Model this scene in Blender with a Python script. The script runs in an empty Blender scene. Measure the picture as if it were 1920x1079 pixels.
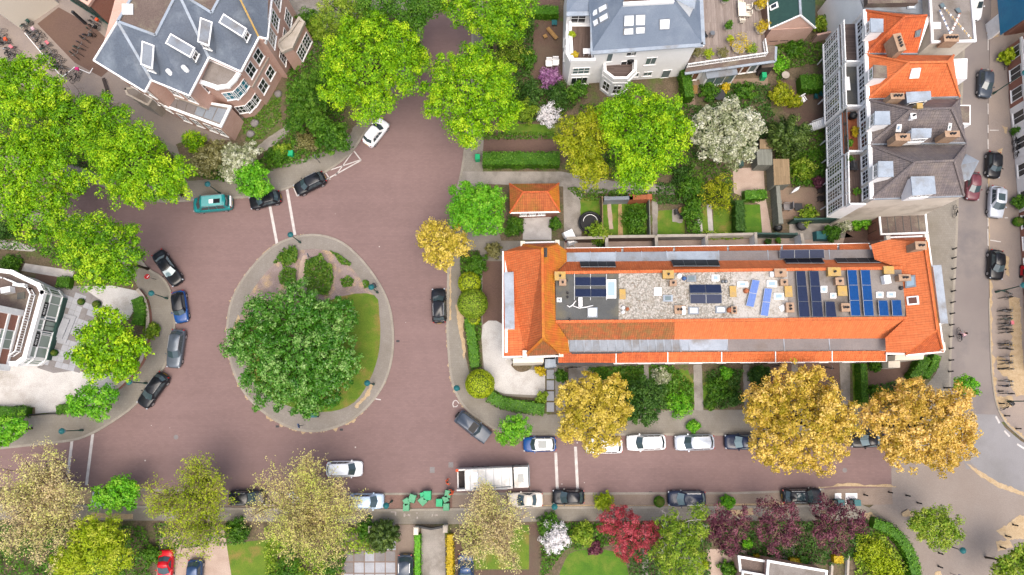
import bpy, bmesh, math, random
import numpy as np
from mathutils import Vector, Matrix
R = math.radians
rnd = random.Random(7)
NR = np.random.default_rng(11)
scene = bpy.context.scene
# ---------------------------------------------------------------- camera (drone, 24 mm equivalent, ten degrees off straight down)
TILT, HC, FPX = R(10.2), 84.0, 1280.0
cam_d = bpy.data.cameras.new('camera'); cam = bpy.data.objects.new('camera', cam_d)
scene.collection.objects.link(cam); scene.camera = cam
cam_d.sensor_width = 36; cam_d.lens = 24.0; cam_d.clip_start = 1; cam_d.clip_end = 2000
cam.location = (0, 0, HC); cam.rotation_euler = (TILT, 0, 0)
# ---------------------------------------------------------------- sky and sun (thin bright overcast)
SUN_EL, SUN_AZ = R(70), R(165)
world = bpy.data.worlds.new('World'); scene.world = world; world.use_nodes = True
wn = world.node_tree; wn.nodes.clear()
sky = wn.nodes.new('ShaderNodeTexSky'); sky.sky_type = 'NISHITA'; sky.sun_disc = False
sky.sun_elevation = SUN_EL; sky.sun_rotation = SUN_AZ; sky.dust_density = 6.0; sky.air_density = 1.0; sky.ozone_density = 0.6
bg = wn.nodes.new('ShaderNodeBackground'); bg.inputs['Strength'].default_value = 0.15
wo = wn.nodes.new('ShaderNodeOutputWorld')
wn.links.new(sky.outputs[0], bg.inputs['Color']); wn.links.new(bg.outputs[0], wo.inputs['Surface'])
sun_d = bpy.data.lights.new('sun', 'SUN'); sun_d.energy = 1.5; sun_d.angle = R(55); sun_d.color = (1.0, 0.95, 0.87)
sun = bpy.data.objects.new('sun', sun_d); scene.collection.objects.link(sun)
sun.rotation_euler = (R(90) - SUN_EL, 0, math.pi - SUN_AZ)
scene.view_settings.view_transform = 'Standard'; scene.view_settings.look = 'None'
scene.view_settings.gamma = 1.0; scene.view_settings.exposure = 0.85
scene.cycles.max_bounces = 6; scene.cycles.transparent_max_bounces = 4
scene.cycles.use_denoising = True

# ---------------------------------------------------------------- photograph pixel -> place in the world
CT, ST = math.cos(TILT), math.sin(TILT)
def P(px, py, z=0.0):
    x = (px - 960) / FPX; y = (539.5 - py) / FPX
    s = (HC - z) / (CT - y * ST)
    return Vector((x * s, (y * CT + ST) * s, z))
def PP(px, py, pl):                       # pixel ray onto the plane through three points
    a, b, c_ = pl; n = (b - a).cross(c_ - a)
    d = P(px, py, 0) - Vector((0, 0, HC)); o = Vector((0, 0, HC))
    return o + d * ((a - o).dot(n) / d.dot(n))
def ppm(px, py, z=0.0): return 1.0 / (P(px + .5, py, z) - P(px - .5, py, z)).length
def PX(pts, z=0.0): return [P(p[0], p[1], z) for p in pts]

# ---------------------------------------------------------------- object helpers
COL = scene.collection
ORI = {}
def reg(o, parent=None, org=None):
    COL.objects.link(o)
    if parent is not None: o.parent = parent
    ORI[o.name] = org if org is not None else (ORI[parent.name] if parent is not None else Vector((0, 0, 0)))
    return o
def tag(o, label=None, cat=None, group=None, kind=None):
    if label: o['label'] = label
    if cat: o['category'] = cat
    if group: o['group'] = group
    if kind: o['kind'] = kind
    return o
def thing(name, label, cat, loc, rz=0, group=None):
    o = bpy.data.objects.new(name, None); o.empty_display_size = .3
    loc = Vector(loc); reg(o, None, loc); o.location = loc; o.rotation_euler = (0, 0, rz)
    return tag(o, label, cat, group)
class MB:
    def __init__(s): s.v = []; s.f = []; s.sm = []
    def face(s, pts, smooth=False):
        n = len(s.v); s.v += [tuple(p) for p in pts]; s.f.append(tuple(range(n, n + len(pts)))); s.sm.append(smooth); return s
    def prism(s, pts, z0, z1, bottom=False):
        a = sum(pts[i][0] * pts[(i + 1) % len(pts)][1] - pts[(i + 1) % len(pts)][0] * pts[i][1] for i in range(len(pts)))
        if a < 0: pts = pts[::-1]
        n = len(s.v); k = len(pts)
        s.v += [(p[0], p[1], z0) for p in pts] + [(p[0], p[1], z1) for p in pts]
        s.f.append(tuple(range(n + k, n + 2 * k))); s.sm.append(False)
        if bottom: s.f.append(tuple(range(n + k - 1, n - 1, -1))); s.sm.append(False)
        for i in range(k):
            j = (i + 1) % k; s.f.append((n + i, n + j, n + k + j, n + k + i)); s.sm.append(False)
        return s
    def slab(s, pts, t, down=.03):          # flat polygon thickened along its normal
        pts = [Vector(p) for p in pts]; n = Vector((0, 0, 0))
        for i in range(len(pts)): n += (pts[i] - pts[0]).cross(pts[(i + 1) % len(pts)] - pts[0])
        if n.z < 0: pts = pts[::-1]; n = -n
        n.normalize(); b = len(s.v); k = len(pts)
        s.v += [tuple(p - n * down) for p in pts] + [tuple(p + n * t) for p in pts]
        s.f.append(tuple(range(b + k, b + 2 * k))); s.f.append(tuple(range(b + k - 1, b - 1, -1))); s.sm += [False, False]
        for i in range(k):
            j = (i + 1) % k; s.f.append((b + i, b + j, b + k + j, b + k + i)); s.sm.append(False)
        return s
    def box(s, c_, size, rz=0, top=1.0):
        x, y, z = [v / 2 for v in size]; ca, sa = math.cos(rz), math.sin(rz); n = len(s.v)
        for dz in (-z, z):
            k = top if dz > 0 else 1
            for dx, dy in ((-x, -y), (x, -y), (x, y), (-x, y)):
                dx *= k; dy *= k
                s.v.append((c_[0] + dx * ca - dy * sa, c_[1] + dx * sa + dy * ca, c_[2] + dz))
        for q in ((3, 2, 1, 0), (4, 5, 6, 7), (0, 1, 5, 4), (1, 2, 6, 5), (2, 3, 7, 6), (3, 0, 4, 7)):
            s.f.append(tuple(n + i for i in q)); s.sm.append(False)
        return s
    def bar(s, a, b, w, h=None, up=Vector((0, 0, 1))):      # square bar between two points
        a = Vector(a); b = Vector(b); h = h or w; d = (b - a)
        if d.length < 1e-6: return s
        d.normalize(); u = d.cross(up)
        if u.length < 1e-4: u = d.cross(Vector((1, 0, 0)))
        u.normalize(); v = u.cross(d); n = len(s.v)
        for p in (a, b):
            for i, j in ((-1, -1), (1, -1), (1, 1), (-1, 1)): s.v.append(tuple(p + u * (i * w / 2) + v * (j * h / 2)))
        for q in ((0, 1, 2, 3), (7, 6, 5, 4), (0, 4, 5, 1), (1, 5, 6, 2), (2, 6, 7, 3), (3, 7, 4, 0)):
            s.f.append(tuple(n + i for i in q)); s.sm.append(False)
        return s
    def tube(s, path, radii, sides=8, cap=True):
        path = [Vector(p) for p in path]; n = len(s.v)
        if not hasattr(radii, '__len__'): radii = [radii] * len(path)
        for i, p in enumerate(path):
            d = (path[min(i + 1, len(path) - 1)] - path[max(i - 1, 0)]).normalized()
            u = d.cross(Vector((0, 0, 1)))
            if u.length < .05: u = d.cross(Vector((1, 0, 0)))
            u.normalize(); v = u.cross(d)
            for k in range(sides):
                a = 2 * math.pi * k / sides; s.v.append(tuple(p + (u * math.cos(a) + v * math.sin(a)) * radii[i]))
        for i in range(len(path) - 1):
            for k in range(sides):
                m = (k + 1) % sides
                s.f.append((n + i * sides + k, n + i * sides + m, n + (i + 1) * sides + m, n + (i + 1) * sides + k)); s.sm.append(True)
        if cap:
            s.f.append(tuple(n + k for k in range(sides - 1, -1, -1))); s.sm.append(False)
            e = n + (len(path) - 1) * sides; s.f.append(tuple(e + k for k in range(sides))); s.sm.append(False)
        return s
    def lathe(s, c_, prof, sides=12):       # (radius, z) profile round a vertical axis
        n = len(s.v); c_ = Vector(c_)
        for r, z in prof:
            for k in range(sides):
                a = 2 * math.pi * k / sides; s.v.append((c_.x + r * math.cos(a), c_.y + r * math.sin(a), c_.z + z))
        for i in range(len(prof) - 1):
            for k in range(sides):
                m = (k + 1) % sides
                s.f.append((n + i * sides + k, n + i * sides + m, n + (i + 1) * sides + m, n + (i + 1) * sides + k)); s.sm.append(True)
        e = n + (len(prof) - 1) * sides
        s.f.append(tuple(e + k for k in range(sides))); s.sm.append(False)
        return s
    def mesh(s, name, m, org=Vector((0, 0, 0))):
        me = bpy.data.meshes.new(name)
        V = [(x - org[0], y - org[1], z - org[2]) for x, y, z in s.v]
        me.from_pydata(V, [], s.f); me.materials.append(MAT[m] if isinstance(m, str) else m)
        me.polygons.foreach_set('use_smooth', s.sm)
        uv = me.uv_layers.new(name='UVMap'); co = np.zeros(len(me.loops) * 2, dtype=np.float32)
        me.update()
        for p in me.polygons:
            n = p.normal; li = p.loop_start
            if abs(n.z) > .985: t = (1, 0, 0); b = (0, 1, 0)
            else:
                h = math.hypot(n.x, n.y); t = (-n.y / h, n.x / h, 0); b = (n.y * t[2] - n.z * t[1], n.z * t[0] - n.x * t[2], n.x * t[1] - n.y * t[0])
            for k, vi in enumerate(p.vertices):
                q = s.v[vi]
                co[(li + k) * 2] = q[0] * t[0] + q[1] * t[1] + q[2] * t[2]; co[(li + k) * 2 + 1] = q[0] * b[0] + q[1] * b[1] + q[2] * b[2]
        uv.data.foreach_set('uv', co)
        return me
    def build(s, name, m, parent=None, kind=None, label=None, cat=None, group=None):
        org = ORI[parent.name] if parent is not None else Vector((0, 0, 0))
        o = bpy.data.objects.new(name, s.mesh(name, m, org)); reg(o, parent, org)
        return tag(o, label, cat, group, kind)
def local_obj(name, me, parent, loc=(0, 0, 0), rz=0):      # placed in its parent's own coordinates
    o = bpy.data.objects.new(name, me); reg(o, parent, Vector((0, 0, 0))); o.location = loc; o.rotation_euler = (0, 0, rz); return o
def copy_tree(o, parent=None):
    c_ = o.copy(); COL.objects.link(c_); c_.parent = parent; ORI[c_.name] = ORI.get(o.name, Vector((0, 0, 0)))
    for ch in o.children: copy_tree(ch, c_)
    return c_
def smooth(pts, n=4, closed=True):          # Catmull-Rom
    out = []; k = len(pts)
    for i in range(k if closed else k - 1):
        g = lambda j: np.array(pts[j % k] if closed else pts[min(max(j, 0), k - 1)], float)
        p0, p1, p2, p3 = g(i - 1), g(i), g(i + 1), g(i + 2)
        for q in range(n):
            t = q / n
            out.append(tuple(.5 * (2 * p1 + (p2 - p0) * t + (2 * p0 - 5 * p1 + 4 * p2 - p3) * t * t + (3 * p1 - p0 - 3 * p2 + p3) * t ** 3)))
    if not closed: out.append(tuple(pts[-1]))
    return out
def wobble(pts, amp, step=6, closed=True, seed=1):           # irregular outline, pixels
    r = random.Random(seed); out = []; k = len(pts)
    for i in range(k if closed else k - 1):
        a = pts[i]; b = pts[(i + 1) % k]; n = max(1, int(math.hypot(b[0] - a[0], b[1] - a[1]) / step))
        for q in range(n): out.append((a[0] + (b[0] - a[0]) * q / n + r.gauss(0, amp), a[1] + (b[1] - a[1]) * q / n + r.gauss(0, amp)))
    return out
def sheet(name, px, z, m, kind='structure', parent=None, label=None, cat=None):
    return MB().face(sorted_up(PX(px, z))).build(name, m, parent, kind, label, cat)
def sorted_up(pts):
    a = sum(pts[i][0] * pts[(i + 1) % len(pts)][1] - pts[(i + 1) % len(pts)][0] * pts[i][1] for i in range(len(pts)))
    return pts if a > 0 else pts[::-1]
def rectpx(x0, y0, x1, y1, h=0): return [P(x0, y0, h), P(x1, y0, h), P(x1, y1, h), P(x0, y1, h)]
def offset_line(path, d):                    # world xy polyline shifted to its left by d
    out = []
    for i, p in enumerate(path):
        a = path[max(i - 1, 0)]; b = path[min(i + 1, len(path) - 1)]
        t = Vector((b[0] - a[0], b[1] - a[1])).normalized(); out.append(Vector((p[0] - t.y * d, p[1] + t.x * d, p[2] if len(p) > 2 else 0)))
    return out
def ribbon(mb, path, d0, d1, z0, z1):
    A = offset_line(path, d0); B = offset_line(path, d1)
    for i in range(len(path) - 1):
        q = [A[i], A[i + 1], B[i + 1], B[i]]
        if (q[1] - q[0]).cross(q[2] - q[0]).z < 0: q = q[::-1]
        mb.face([(p.x, p.y, z1) for p in q])
        if z1 - z0 > .01:
            for L in (A, B):
                mb.face([(L[i].x, L[i].y, z0), (L[i + 1].x, L[i + 1].y, z0), (L[i + 1].x, L[i + 1].y, z1), (L[i].x, L[i].y, z1)])
    return mb

# ---------------------------------------------------------------- materials
MAT = {}
K = 0.6
def S(r, g, b, k=None):
    k = K if k is None else k
    f = lambda v: (v / 255 / 12.92 if v / 255 <= .04045 else ((v / 255 + .055) / 1.055) ** 2.4) * k
    return (f(r), f(g), f(b), 1)
class NT:
    def __init__(s, name):
        s.m = bpy.data.materials.new(name); s.m.use_nodes = True; s.t = s.m.node_tree; s.t.nodes.clear(); MAT[name] = s.m
        s.out = s.n('ShaderNodeOutputMaterial')
    def n(s, typ, **kw):
        x = s.t.nodes.new(typ)
        for k, v in kw.items():
            if k.startswith('i_'): x.inputs[k[2:].replace('_', ' ')].default_value = v
            else: setattr(x, k, v)
        return x
    def l(s, a, b): s.t.links.new(a, b)
    def coord(s, kind='UV'): return s.n('ShaderNodeTexCoord').outputs[kind]
    def noise(s, vec, sc, det=4, rough=.6):
        x = s.n('ShaderNodeTexNoise', i_Scale=sc, i_Detail=det, i_Roughness=rough); s.l(vec, x.inputs['Vector']); return x.outputs['Fac']
    def ramp(s, fac, stops):
        x = s.n('ShaderNodeValToRGB'); cr = x.color_ramp
        while len(cr.elements) < len(stops): cr.elements.new(.5)
        for e, (p, c_) in zip(cr.elements, stops): e.position = p; e.color = c_
        s.l(fac, x.inputs[0]); return x.outputs[0]
    def mix(s, fac, a, b, mode='MIX'):
        x = s.n('ShaderNodeMix', data_type='RGBA', blend_type=mode)
        for v, i in ((fac, 0), (a, 6), (b, 7)):
            if hasattr(v, 'is_linked'): s.l(v, x.inputs[i])
            else: x.inputs[i].default_value = v
        return x.outputs[2]
    def math(s, op, a, b=0.0):
        x = s.n('ShaderNodeMath', operation=op)
        for v, i in ((a, 0), (b, 1)):
            if hasattr(v, 'is_linked'): s.l(v, x.inputs[i])
            else: x.inputs[i].default_value = v
        return x.outputs[0]
    def bump(s, h, strength, dist=.02):
        x = s.n('ShaderNodeBump', i_Strength=strength, i_Distance=dist); s.l(h, x.inputs['Height']); return x.outputs[0]
    def bsdf(s, col, rough=.85, nrm=None, spec=.3, metal=0, coat=0):
        x = s.n('ShaderNodeBsdfPrincipled', i_Metallic=metal); x.inputs['Specular IOR Level'].default_value = spec
        x.inputs['Coat Weight'].default_value = coat; x.inputs['Coat Roughness'].default_value = .05
        for v, i in ((col, 'Base Color'), (rough, 'Roughness')):
            if hasattr(v, 'is_linked'): s.l(v, x.inputs[i])
            else: x.inputs[i].default_value = v
        if nrm is not None: s.l(nrm, x.inputs['Normal'])
        s.l(x.outputs[0], s.out.inputs['Surface']); return x
def mat(name, c1, c2=None, sc=1.0, fine=0.12, fsc=18, rough=.85, bump=.3, spec=.3, metal=0, coat=0, lo=.35, hi=.65, coord='UV', c3=None, sc3=.25):
    n = NT(name); v = n.coord(coord); col = c1
    if c2 is not None: col = n.ramp(n.noise(v, sc, 5), [(lo, c1), (hi, c2)])
    if c3 is not None: col = n.mix(n.ramp(n.noise(v, sc3, 5), [(.5, (0, 0, 0, 1)), (.68, (1, 1, 1, 1))]), col, c3)
    nr = None
    if fine:
        f = n.noise(v, fsc, 3, .7); col = n.mix(1.0, col, n.ramp(f, [(.25, (1 - fine * 2,) * 3 + (1,)), (.75, (1 + fine * 1.4,) * 3 + (1,))]), 'MULTIPLY')
        if bump: nr = n.bump(f, bump)
    n.bsdf(col, rough, nr, spec, metal, coat); return n.m
def paver(name, c1, c2, gap, bw, bh, rot=0, off=.5, c3=None, sc3=.12, fine=.1, rough=.9, gapw=.012, big=None):
    n = NT(name); v0 = n.coord(); mp = n.n('ShaderNodeMapping'); mp.inputs['Rotation'].default_value = (0, 0, rot); n.l(v0, mp.inputs[0]); v = mp.outputs[0]
    b = n.n('ShaderNodeTexBrick', offset=off); b.inputs['Scale'].default_value = 1; b.inputs['Brick Width'].default_value = bw; b.inputs['Row Height'].default_value = bh
    b.inputs['Mortar Size'].default_value = gapw; b.inputs['Mortar Smooth'].default_value = .3; b.inputs['Bias'].default_value = 0
    b.inputs['Color1'].default_value = c1; b.inputs['Color2'].default_value = c2; b.inputs['Mortar'].default_value = gap; n.l(v, b.inputs['Vector'])
    col = b.outputs['Color']
    if c3 is not None: col = n.mix(n.ramp(n.noise(v0, sc3, 6, .65), [(.42, (0, 0, 0, 1)), (.7, (.85, .85, .85, 1))]), col, c3)
    f = n.noise(v0, 9, 4, .7); col = n.mix(1.0, col, n.ramp(f, [(.25, (1 - fine * 2,) * 3 + (1,)), (.75, (1 + fine * 1.4,) * 3 + (1,))]), 'MULTIPLY')
    n.bsdf(col, rough, n.bump(b.outputs['Fac'], -.35, .01)); return n.m
def tiles(name, c1, c2, c3=None, moss=.6, mossc=.35, cw=.26, rh=.36, depth=.05, dark=.55):
    n = NT(name); v = n.coord(); sp = n.n('ShaderNodeSeparateXYZ'); n.l(v, sp.inputs[0])
    u = n.math('MULTIPLY', sp.outputs[0], 1 / cw); w = n.math('MULTIPLY', sp.outputs[1], 1 / rh)
    fu = n.math('FRACT', u); fw = n.math('FRACT', w)
    hu = n.math('SINE', n.math('MULTIPLY', fu, math.pi)); hw = n.math('SUBTRACT', 1.0, fw)
    h = n.math('ADD', hu, n.math('MULTIPLY', hw, .6))
    cb = n.n('ShaderNodeCombineXYZ'); n.l(n.math('FLOOR', u), cb.inputs[0]); n.l(n.math('FLOOR', w), cb.inputs[1])
    wn_ = n.n('ShaderNodeTexWhiteNoise', noise_dimensions='2D'); n.l(cb.outputs[0], wn_.inputs[0])
    col = n.mix(wn_.outputs['Value'], c1, c2)
    if c3 is not None: col = n.mix(n.ramp(n.noise(v, mossc, 6, .7), [(moss - .1, (0, 0, 0, 1)), (moss + .12, (.85,) * 3 + (1,))]), col, c3)
    joint = n.math('MINIMUM', n.math('SMOOTHSTEP', fu, .0) if False else n.math('MULTIPLY', fu, 6.0), n.math('MULTIPLY', fw, 7.0))
    joint = n.math('MINIMUM', joint, 1.0)
    col = n.mix(joint, n.mix(1.0, col, (dark, dark, dark, 1), 'MULTIPLY'), col)
    f = n.noise(v, 1.6, 4, .7); col = n.mix(1.0, col, n.ramp(f, [(.3, (.86,) * 3 + (1,)), (.7, (1.1,) * 3 + (1,))]), 'MULTIPLY')
    mp = n.n('ShaderNodeMapping'); mp.inputs['Scale'].default_value = (2.2, .22, 1); n.l(v, mp.inputs[0]); col = n.mix(1.0, col, n.ramp(n.noise(mp.outputs[0], 1.3, 5, .7), [(.3, (.84,) * 3 + (1,)), (.72, (1.12,) * 3 + (1,))]), 'MULTIPLY')
    n.bsdf(col, .75, n.bump(h, .55, depth), .35); return n.m
def leafmat(name, stops, trans=.3, gloss=.25, rough=.5):
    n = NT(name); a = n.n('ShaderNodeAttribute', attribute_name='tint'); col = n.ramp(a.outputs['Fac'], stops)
    p = n.n('ShaderNodeBsdfPrincipled', i_Roughness=rough); p.inputs['Specular IOR Level'].default_value = gloss; n.l(col, p.inputs['Base Color'])
    if trans:
        t = n.n('ShaderNodeBsdfTranslucent'); n.l(col, t.inputs[0]); mx = n.n('ShaderNodeMixShader'); mx.inputs[0].default_value = trans
        n.l(p.outputs[0], mx.inputs[1]); n.l(t.outputs[0], mx.inputs[2]); n.l(mx.outputs[0], n.out.inputs['Surface'])
    else: n.l(p.outputs[0], n.out.inputs['Surface'])
    return n.m
def L3(a, b, c_, k=None): return [(.05, S(*a, k)), (.5, S(*b, k)), (.95, S(*c_, k))]

# ground
def road_mat():
    n = NT('road_asphalt'); v = n.coord()
    big = n.noise(v, .09, 5, .6); mid = n.noise(v, .7, 5, .7); fin = n.noise(v, 22, 2, .8)
    col = n.ramp(big, [(.3, S(139, 115, 112)), (.7, S(148, 123, 120))])
    col = n.mix(1.0, col, n.ramp(mid, [(.3, (.96,) * 3 + (1,)), (.7, (1.03,) * 3 + (1,))]), 'MULTIPLY')
    b = n.n('ShaderNodeTexBrick', offset=.5); b.inputs['Scale'].default_value = 1; b.inputs['Brick Width'].default_value = .42; b.inputs['Row Height'].default_value = .2; b.inputs['Mortar Size'].default_value = .02
    b.inputs['Color1'].default_value = (1.05, 1.05, 1.05, 1); b.inputs['Color2'].default_value = (.95, .95, .95, 1); b.inputs['Mortar'].default_value = (.94, .94, .94, 1); n.l(v, b.inputs['Vector']); col = n.mix(1.0, col, b.outputs['Color'], 'MULTIPLY')
    mp = n.n('ShaderNodeMapping'); mp.inputs['Scale'].default_value = (.03, .7, 1); n.l(v, mp.inputs[0]); col = n.mix(1.0, col, n.ramp(n.noise(mp.outputs[0], 1, 4, .6), [(.3, (.95,) * 3 + (1,)), (.7, (1.04,) * 3 + (1,))]), 'MULTIPLY')
    col = n.mix(1.0, col, n.ramp(fin, [(.25, (.88,) * 3 + (1,)), (.78, (1.1,) * 3 + (1,))]), 'MULTIPLY')
    spk = n.n('ShaderNodeTexVoronoi', i_Scale=.55); n.l(v, spk.inputs['Vector'])
    col = n.mix(n.math('MULTIPLY', n.math('LESS_THAN', spk.outputs['Distance'], .05), n.math('GREATER_THAN', n.noise(v, .31, 2), .56)), col, S(205, 195, 190))
    oil = n.ramp(n.noise(v, .5, 6, .75), [(.66, (0, 0, 0, 1)), (.76, (.35,) * 3 + (1,))])
    col = n.mix(oil, col, S(95, 76, 78))
    n.bsdf(col, .9, n.bump(fin, .4, .01), .25)
road_mat()
mat('soil', S(124, 108, 88), S(100, 90, 66), .8, .3, 5, c3=S(98, 116, 52), sc3=.4)
mat('bed_soil', S(168, 150, 146), S(150, 132, 126), .7, .22, 8, c3=S(205, 176, 132), sc3=.5)
mat('lawn', S(104, 138, 30), S(84, 124, 24), .9, .22, 14, c3=S(140, 140, 60), sc3=.4)
mat('lawn_bright', S(92, 134, 26), S(76, 120, 22), .8, .22, 10, c3=S(120, 140, 46), sc3=.5)
mat('lawn_dry', S(116, 140, 38), S(92, 126, 28), .55, .25, 9, c3=S(156, 132, 72), sc3=.4)
mat('straw', S(206, 174, 128), S(190, 156, 110), 1.5, .25, 10)
mat('litter', S(212, 188, 152), S(192, 166, 128), 2.0, .3, 14)
mat('gravel_white', S(226, 223, 220), S(208, 204, 200), .5, .2, 11, c3=S(186, 180, 172), sc3=.3)
mat('gravel_pink', S(206, 184, 168), S(190, 166, 150), .8, .16, 12)
mat('concrete', S(176, 168, 160), S(156, 150, 142), .6, .14, 10, c3=S(134, 126, 116), sc3=.3)
mat('path_pale', S(214, 208, 204), S(190, 184, 180), .9, .12, 12)
paver('pavement_slabs', S(158, 152, 142), S(150, 144, 135), S(138, 131, 122), .3, .3, 0, .5, S(134, 126, 112), .22)
paver('pavement_island', S(160, 153, 145), S(152, 145, 138), S(142, 134, 126), .3, .3, .3, .5, S(134, 126, 115), .2)
paver('street_brick', S(166, 154, 148), S(158, 146, 139), S(140, 128, 121), .21, .07, R(45), .5, S(178, 162, 148), .14)
paver('parking_brick', S(176, 158, 144), S(164, 146, 132), S(142, 126, 114), .21, .07, 0, .5, S(134, 118, 104), .2)
paver('parking_red', S(162, 130, 118), S(146, 116, 106), S(120, 96, 88), .21, .07, 0, .5)
paver('plaza_brick', S(168, 157, 149), S(160, 149, 141), S(148, 137, 128), .21, .1, R(20), .5, S(146, 132, 122), .08)
paver('brick_dark', S(128, 102, 92), S(116, 92, 82), S(96, 76, 68), .21, .1, 0, .5, S(122, 98, 84), .3)
paver('yard_brick', S(128, 102, 88), S(112, 90, 80), S(84, 68, 60), .21, .07, R(45), .5, S(110, 100, 82), .25)
paver('patio_brick', S(176, 148, 128), S(160, 134, 116), S(134, 112, 98), .21, .07, R(45), .5, S(150, 136, 116), .3)
mat('street_asphalt', S(140, 131, 128), S(152, 143, 138), .12, .14, 16, c3=S(130, 124, 124), sc3=.2)
mat('street_new', S(158, 156, 158), S(150, 148, 150), .2, .12, 14, c3=S(140, 138, 138), sc3=.15)
mat('kerb_stone', S(176, 168, 156), S(156, 148, 136), .6, .12, 8)
mat('road_paint', S(232, 228, 224), S(206, 198, 194), 1.5, .12, 12, bump=0)
mat('paint_worn', S(205, 196, 190), S(178, 164, 158), 3, .18, 14, bump=0)
mat('slab_grey', S(186, 188, 194), S(170, 172, 178), .8, .1, 10)
mat('slab_grey_dark', S(150, 146, 146), S(136, 130, 128), .8, .12, 10)
mat('slab_brown', S(150, 128, 116), S(132, 112, 100), .8, .12, 10)
# buildings
ORANGE = (S(246, 122, 62, .62), S(232, 104, 48, .62))
tiles('tiles_orange', S(252, 140, 80, .53), S(242, 124, 66, .53), S(214, 112, 60))
tiles('tiles_new', S(252, 142, 84, .54), S(248, 134, 76, .54), None, dark=.78)
tiles('tiles_lichen', S(244, 124, 56, .54), S(232, 122, 48, .54), S(230, 160, 44, .5), .5, .5)
tiles('tiles_mossy', S(206, 116, 66), S(186, 100, 58), S(150, 120, 70), .5, .9, dark=.45)
tiles('tiles_brown', S(212, 118, 66), S(190, 100, 56), S(160, 130, 50), .52, .35, dark=.42)
tiles('tiles_row', S(246, 128, 70, .53), S(232, 112, 58, .53), S(200, 100, 60, .5), .56, .5, dark=.5)
tiles('tiles_grey', S(134, 124, 124), S(118, 110, 112), S(148, 136, 128), .55, .5, dark=.5)
mat('slate_blue', S(124, 138, 156), S(112, 126, 146), .35, .08, 7, .6, c3=S(140, 152, 168), sc3=.22)
mat('slate_grey', S(108, 119, 134), S(94, 103, 118), .3, .12, 5, .6, c3=S(132, 143, 156), sc3=.3)
mat('zinc', S(158, 166, 176), S(140, 148, 158), .5, .08, 6, .6, c3=S(128, 124, 120), sc3=.35)
mat('zinc_pale', S(182, 194, 208), S(164, 176, 190), .6, .08, 6, .6, c3=S(146, 146, 146), sc3=.4)
mat('zinc_dull', S(146, 138, 136), S(132, 126, 126), .4, .1, 6, .7, c3=S(128, 116, 108), sc3=.3)
mat('bitumen', S(104, 106, 106), S(92, 94, 94), .5, .14, 9, c3=S(120, 116, 100), sc3=.3)
mat('bitumen_grey', S(156, 148, 142), S(142, 134, 128), .4, .12, 7, c3=S(124, 114, 104), sc3=.4)
mat('bitumen_brown', S(128, 112, 104), S(108, 92, 86), .35, .18, 6, c3=S(150, 140, 124), sc3=.35)
def pebble(name, base, alt, spot):
    n = NT(name); v = n.coord(); vo = n.n('ShaderNodeTexVoronoi', i_Scale=7); n.l(v, vo.inputs['Vector'])
    sp = n.n('ShaderNodeSeparateColor'); n.l(vo.outputs['Color'], sp.inputs[0])
    col = n.ramp(sp.outputs[0], [(.0, alt), (.4, base), (.85, S(208, 202, 194)), (1, spot)])
    col = n.mix(n.ramp(n.noise(v, .9, 8, .8), [(.5, (0, 0, 0, 1)), (.74, (.7,) * 3 + (1,))]), col, S(132, 116, 88))
    n.bsdf(col, .95, n.bump(vo.outputs['Distance'], .5, .05))
pebble('roof_gravel', S(172, 168, 158), S(140, 134, 124), S(140, 124, 108))
pebble('roof_gravel_white', S(200, 196, 190), S(178, 172, 164), S(186, 176, 164))
paver('brick_pink', S(222, 180, 164, .72), S(208, 164, 148, .72), S(210, 190, 178, .7), .22, .065, 0, .5, S(196, 158, 142, .7), .3, gapw=.008)
paver('brick_red', S(186, 124, 104), S(172, 110, 92), S(180, 150, 136), .22, .065, 0, .5, gapw=.008)
mat('render_white', S(246, 246, 246, .82), S(236, 236, 236, .82), .4, .03, 6, bump=.1)
mat('render_cream', S(224, 214, 200, .8), S(210, 200, 186, .8), .3, .05, 6, c3=S(196, 184, 168), sc3=.25)
mat('trim_white', S(248, 248, 248, .84), S(236, 236, 236, .84), 2, .03, 9, .5, bump=.1)
mat('trim_cream', S(226, 216, 200, .75), None, 1, .05, 9)
mat('stone_trim', S(206, 196, 184), S(184, 174, 160), 1, .1, 8)
mat('timber_dark', S(84, 74, 70), S(64, 56, 54), 2, .1, 9)
mat('green_paint', S(58, 92, 84), S(50, 82, 76), 2, .08, 9, .5)
mat('iron_black', S(40, 42, 46), S(30, 32, 36), 3, .1, 12, .5)
mat('blue_paint', S(60, 96, 150), None, 1, .05, 9, .5)
mat('terracotta', S(186, 112, 76), S(168, 98, 64), 2, .1, 9)
mat('chimney_brick', S(200, 168, 140), S(182, 150, 124), 2, .12, 7)
mat('lichen_yellow', S(214, 176, 92), S(196, 166, 116), 1.4, .15, 8)
mat('lead_dark', S(62, 62, 66), None, 1, .08, 9, .6)
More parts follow.
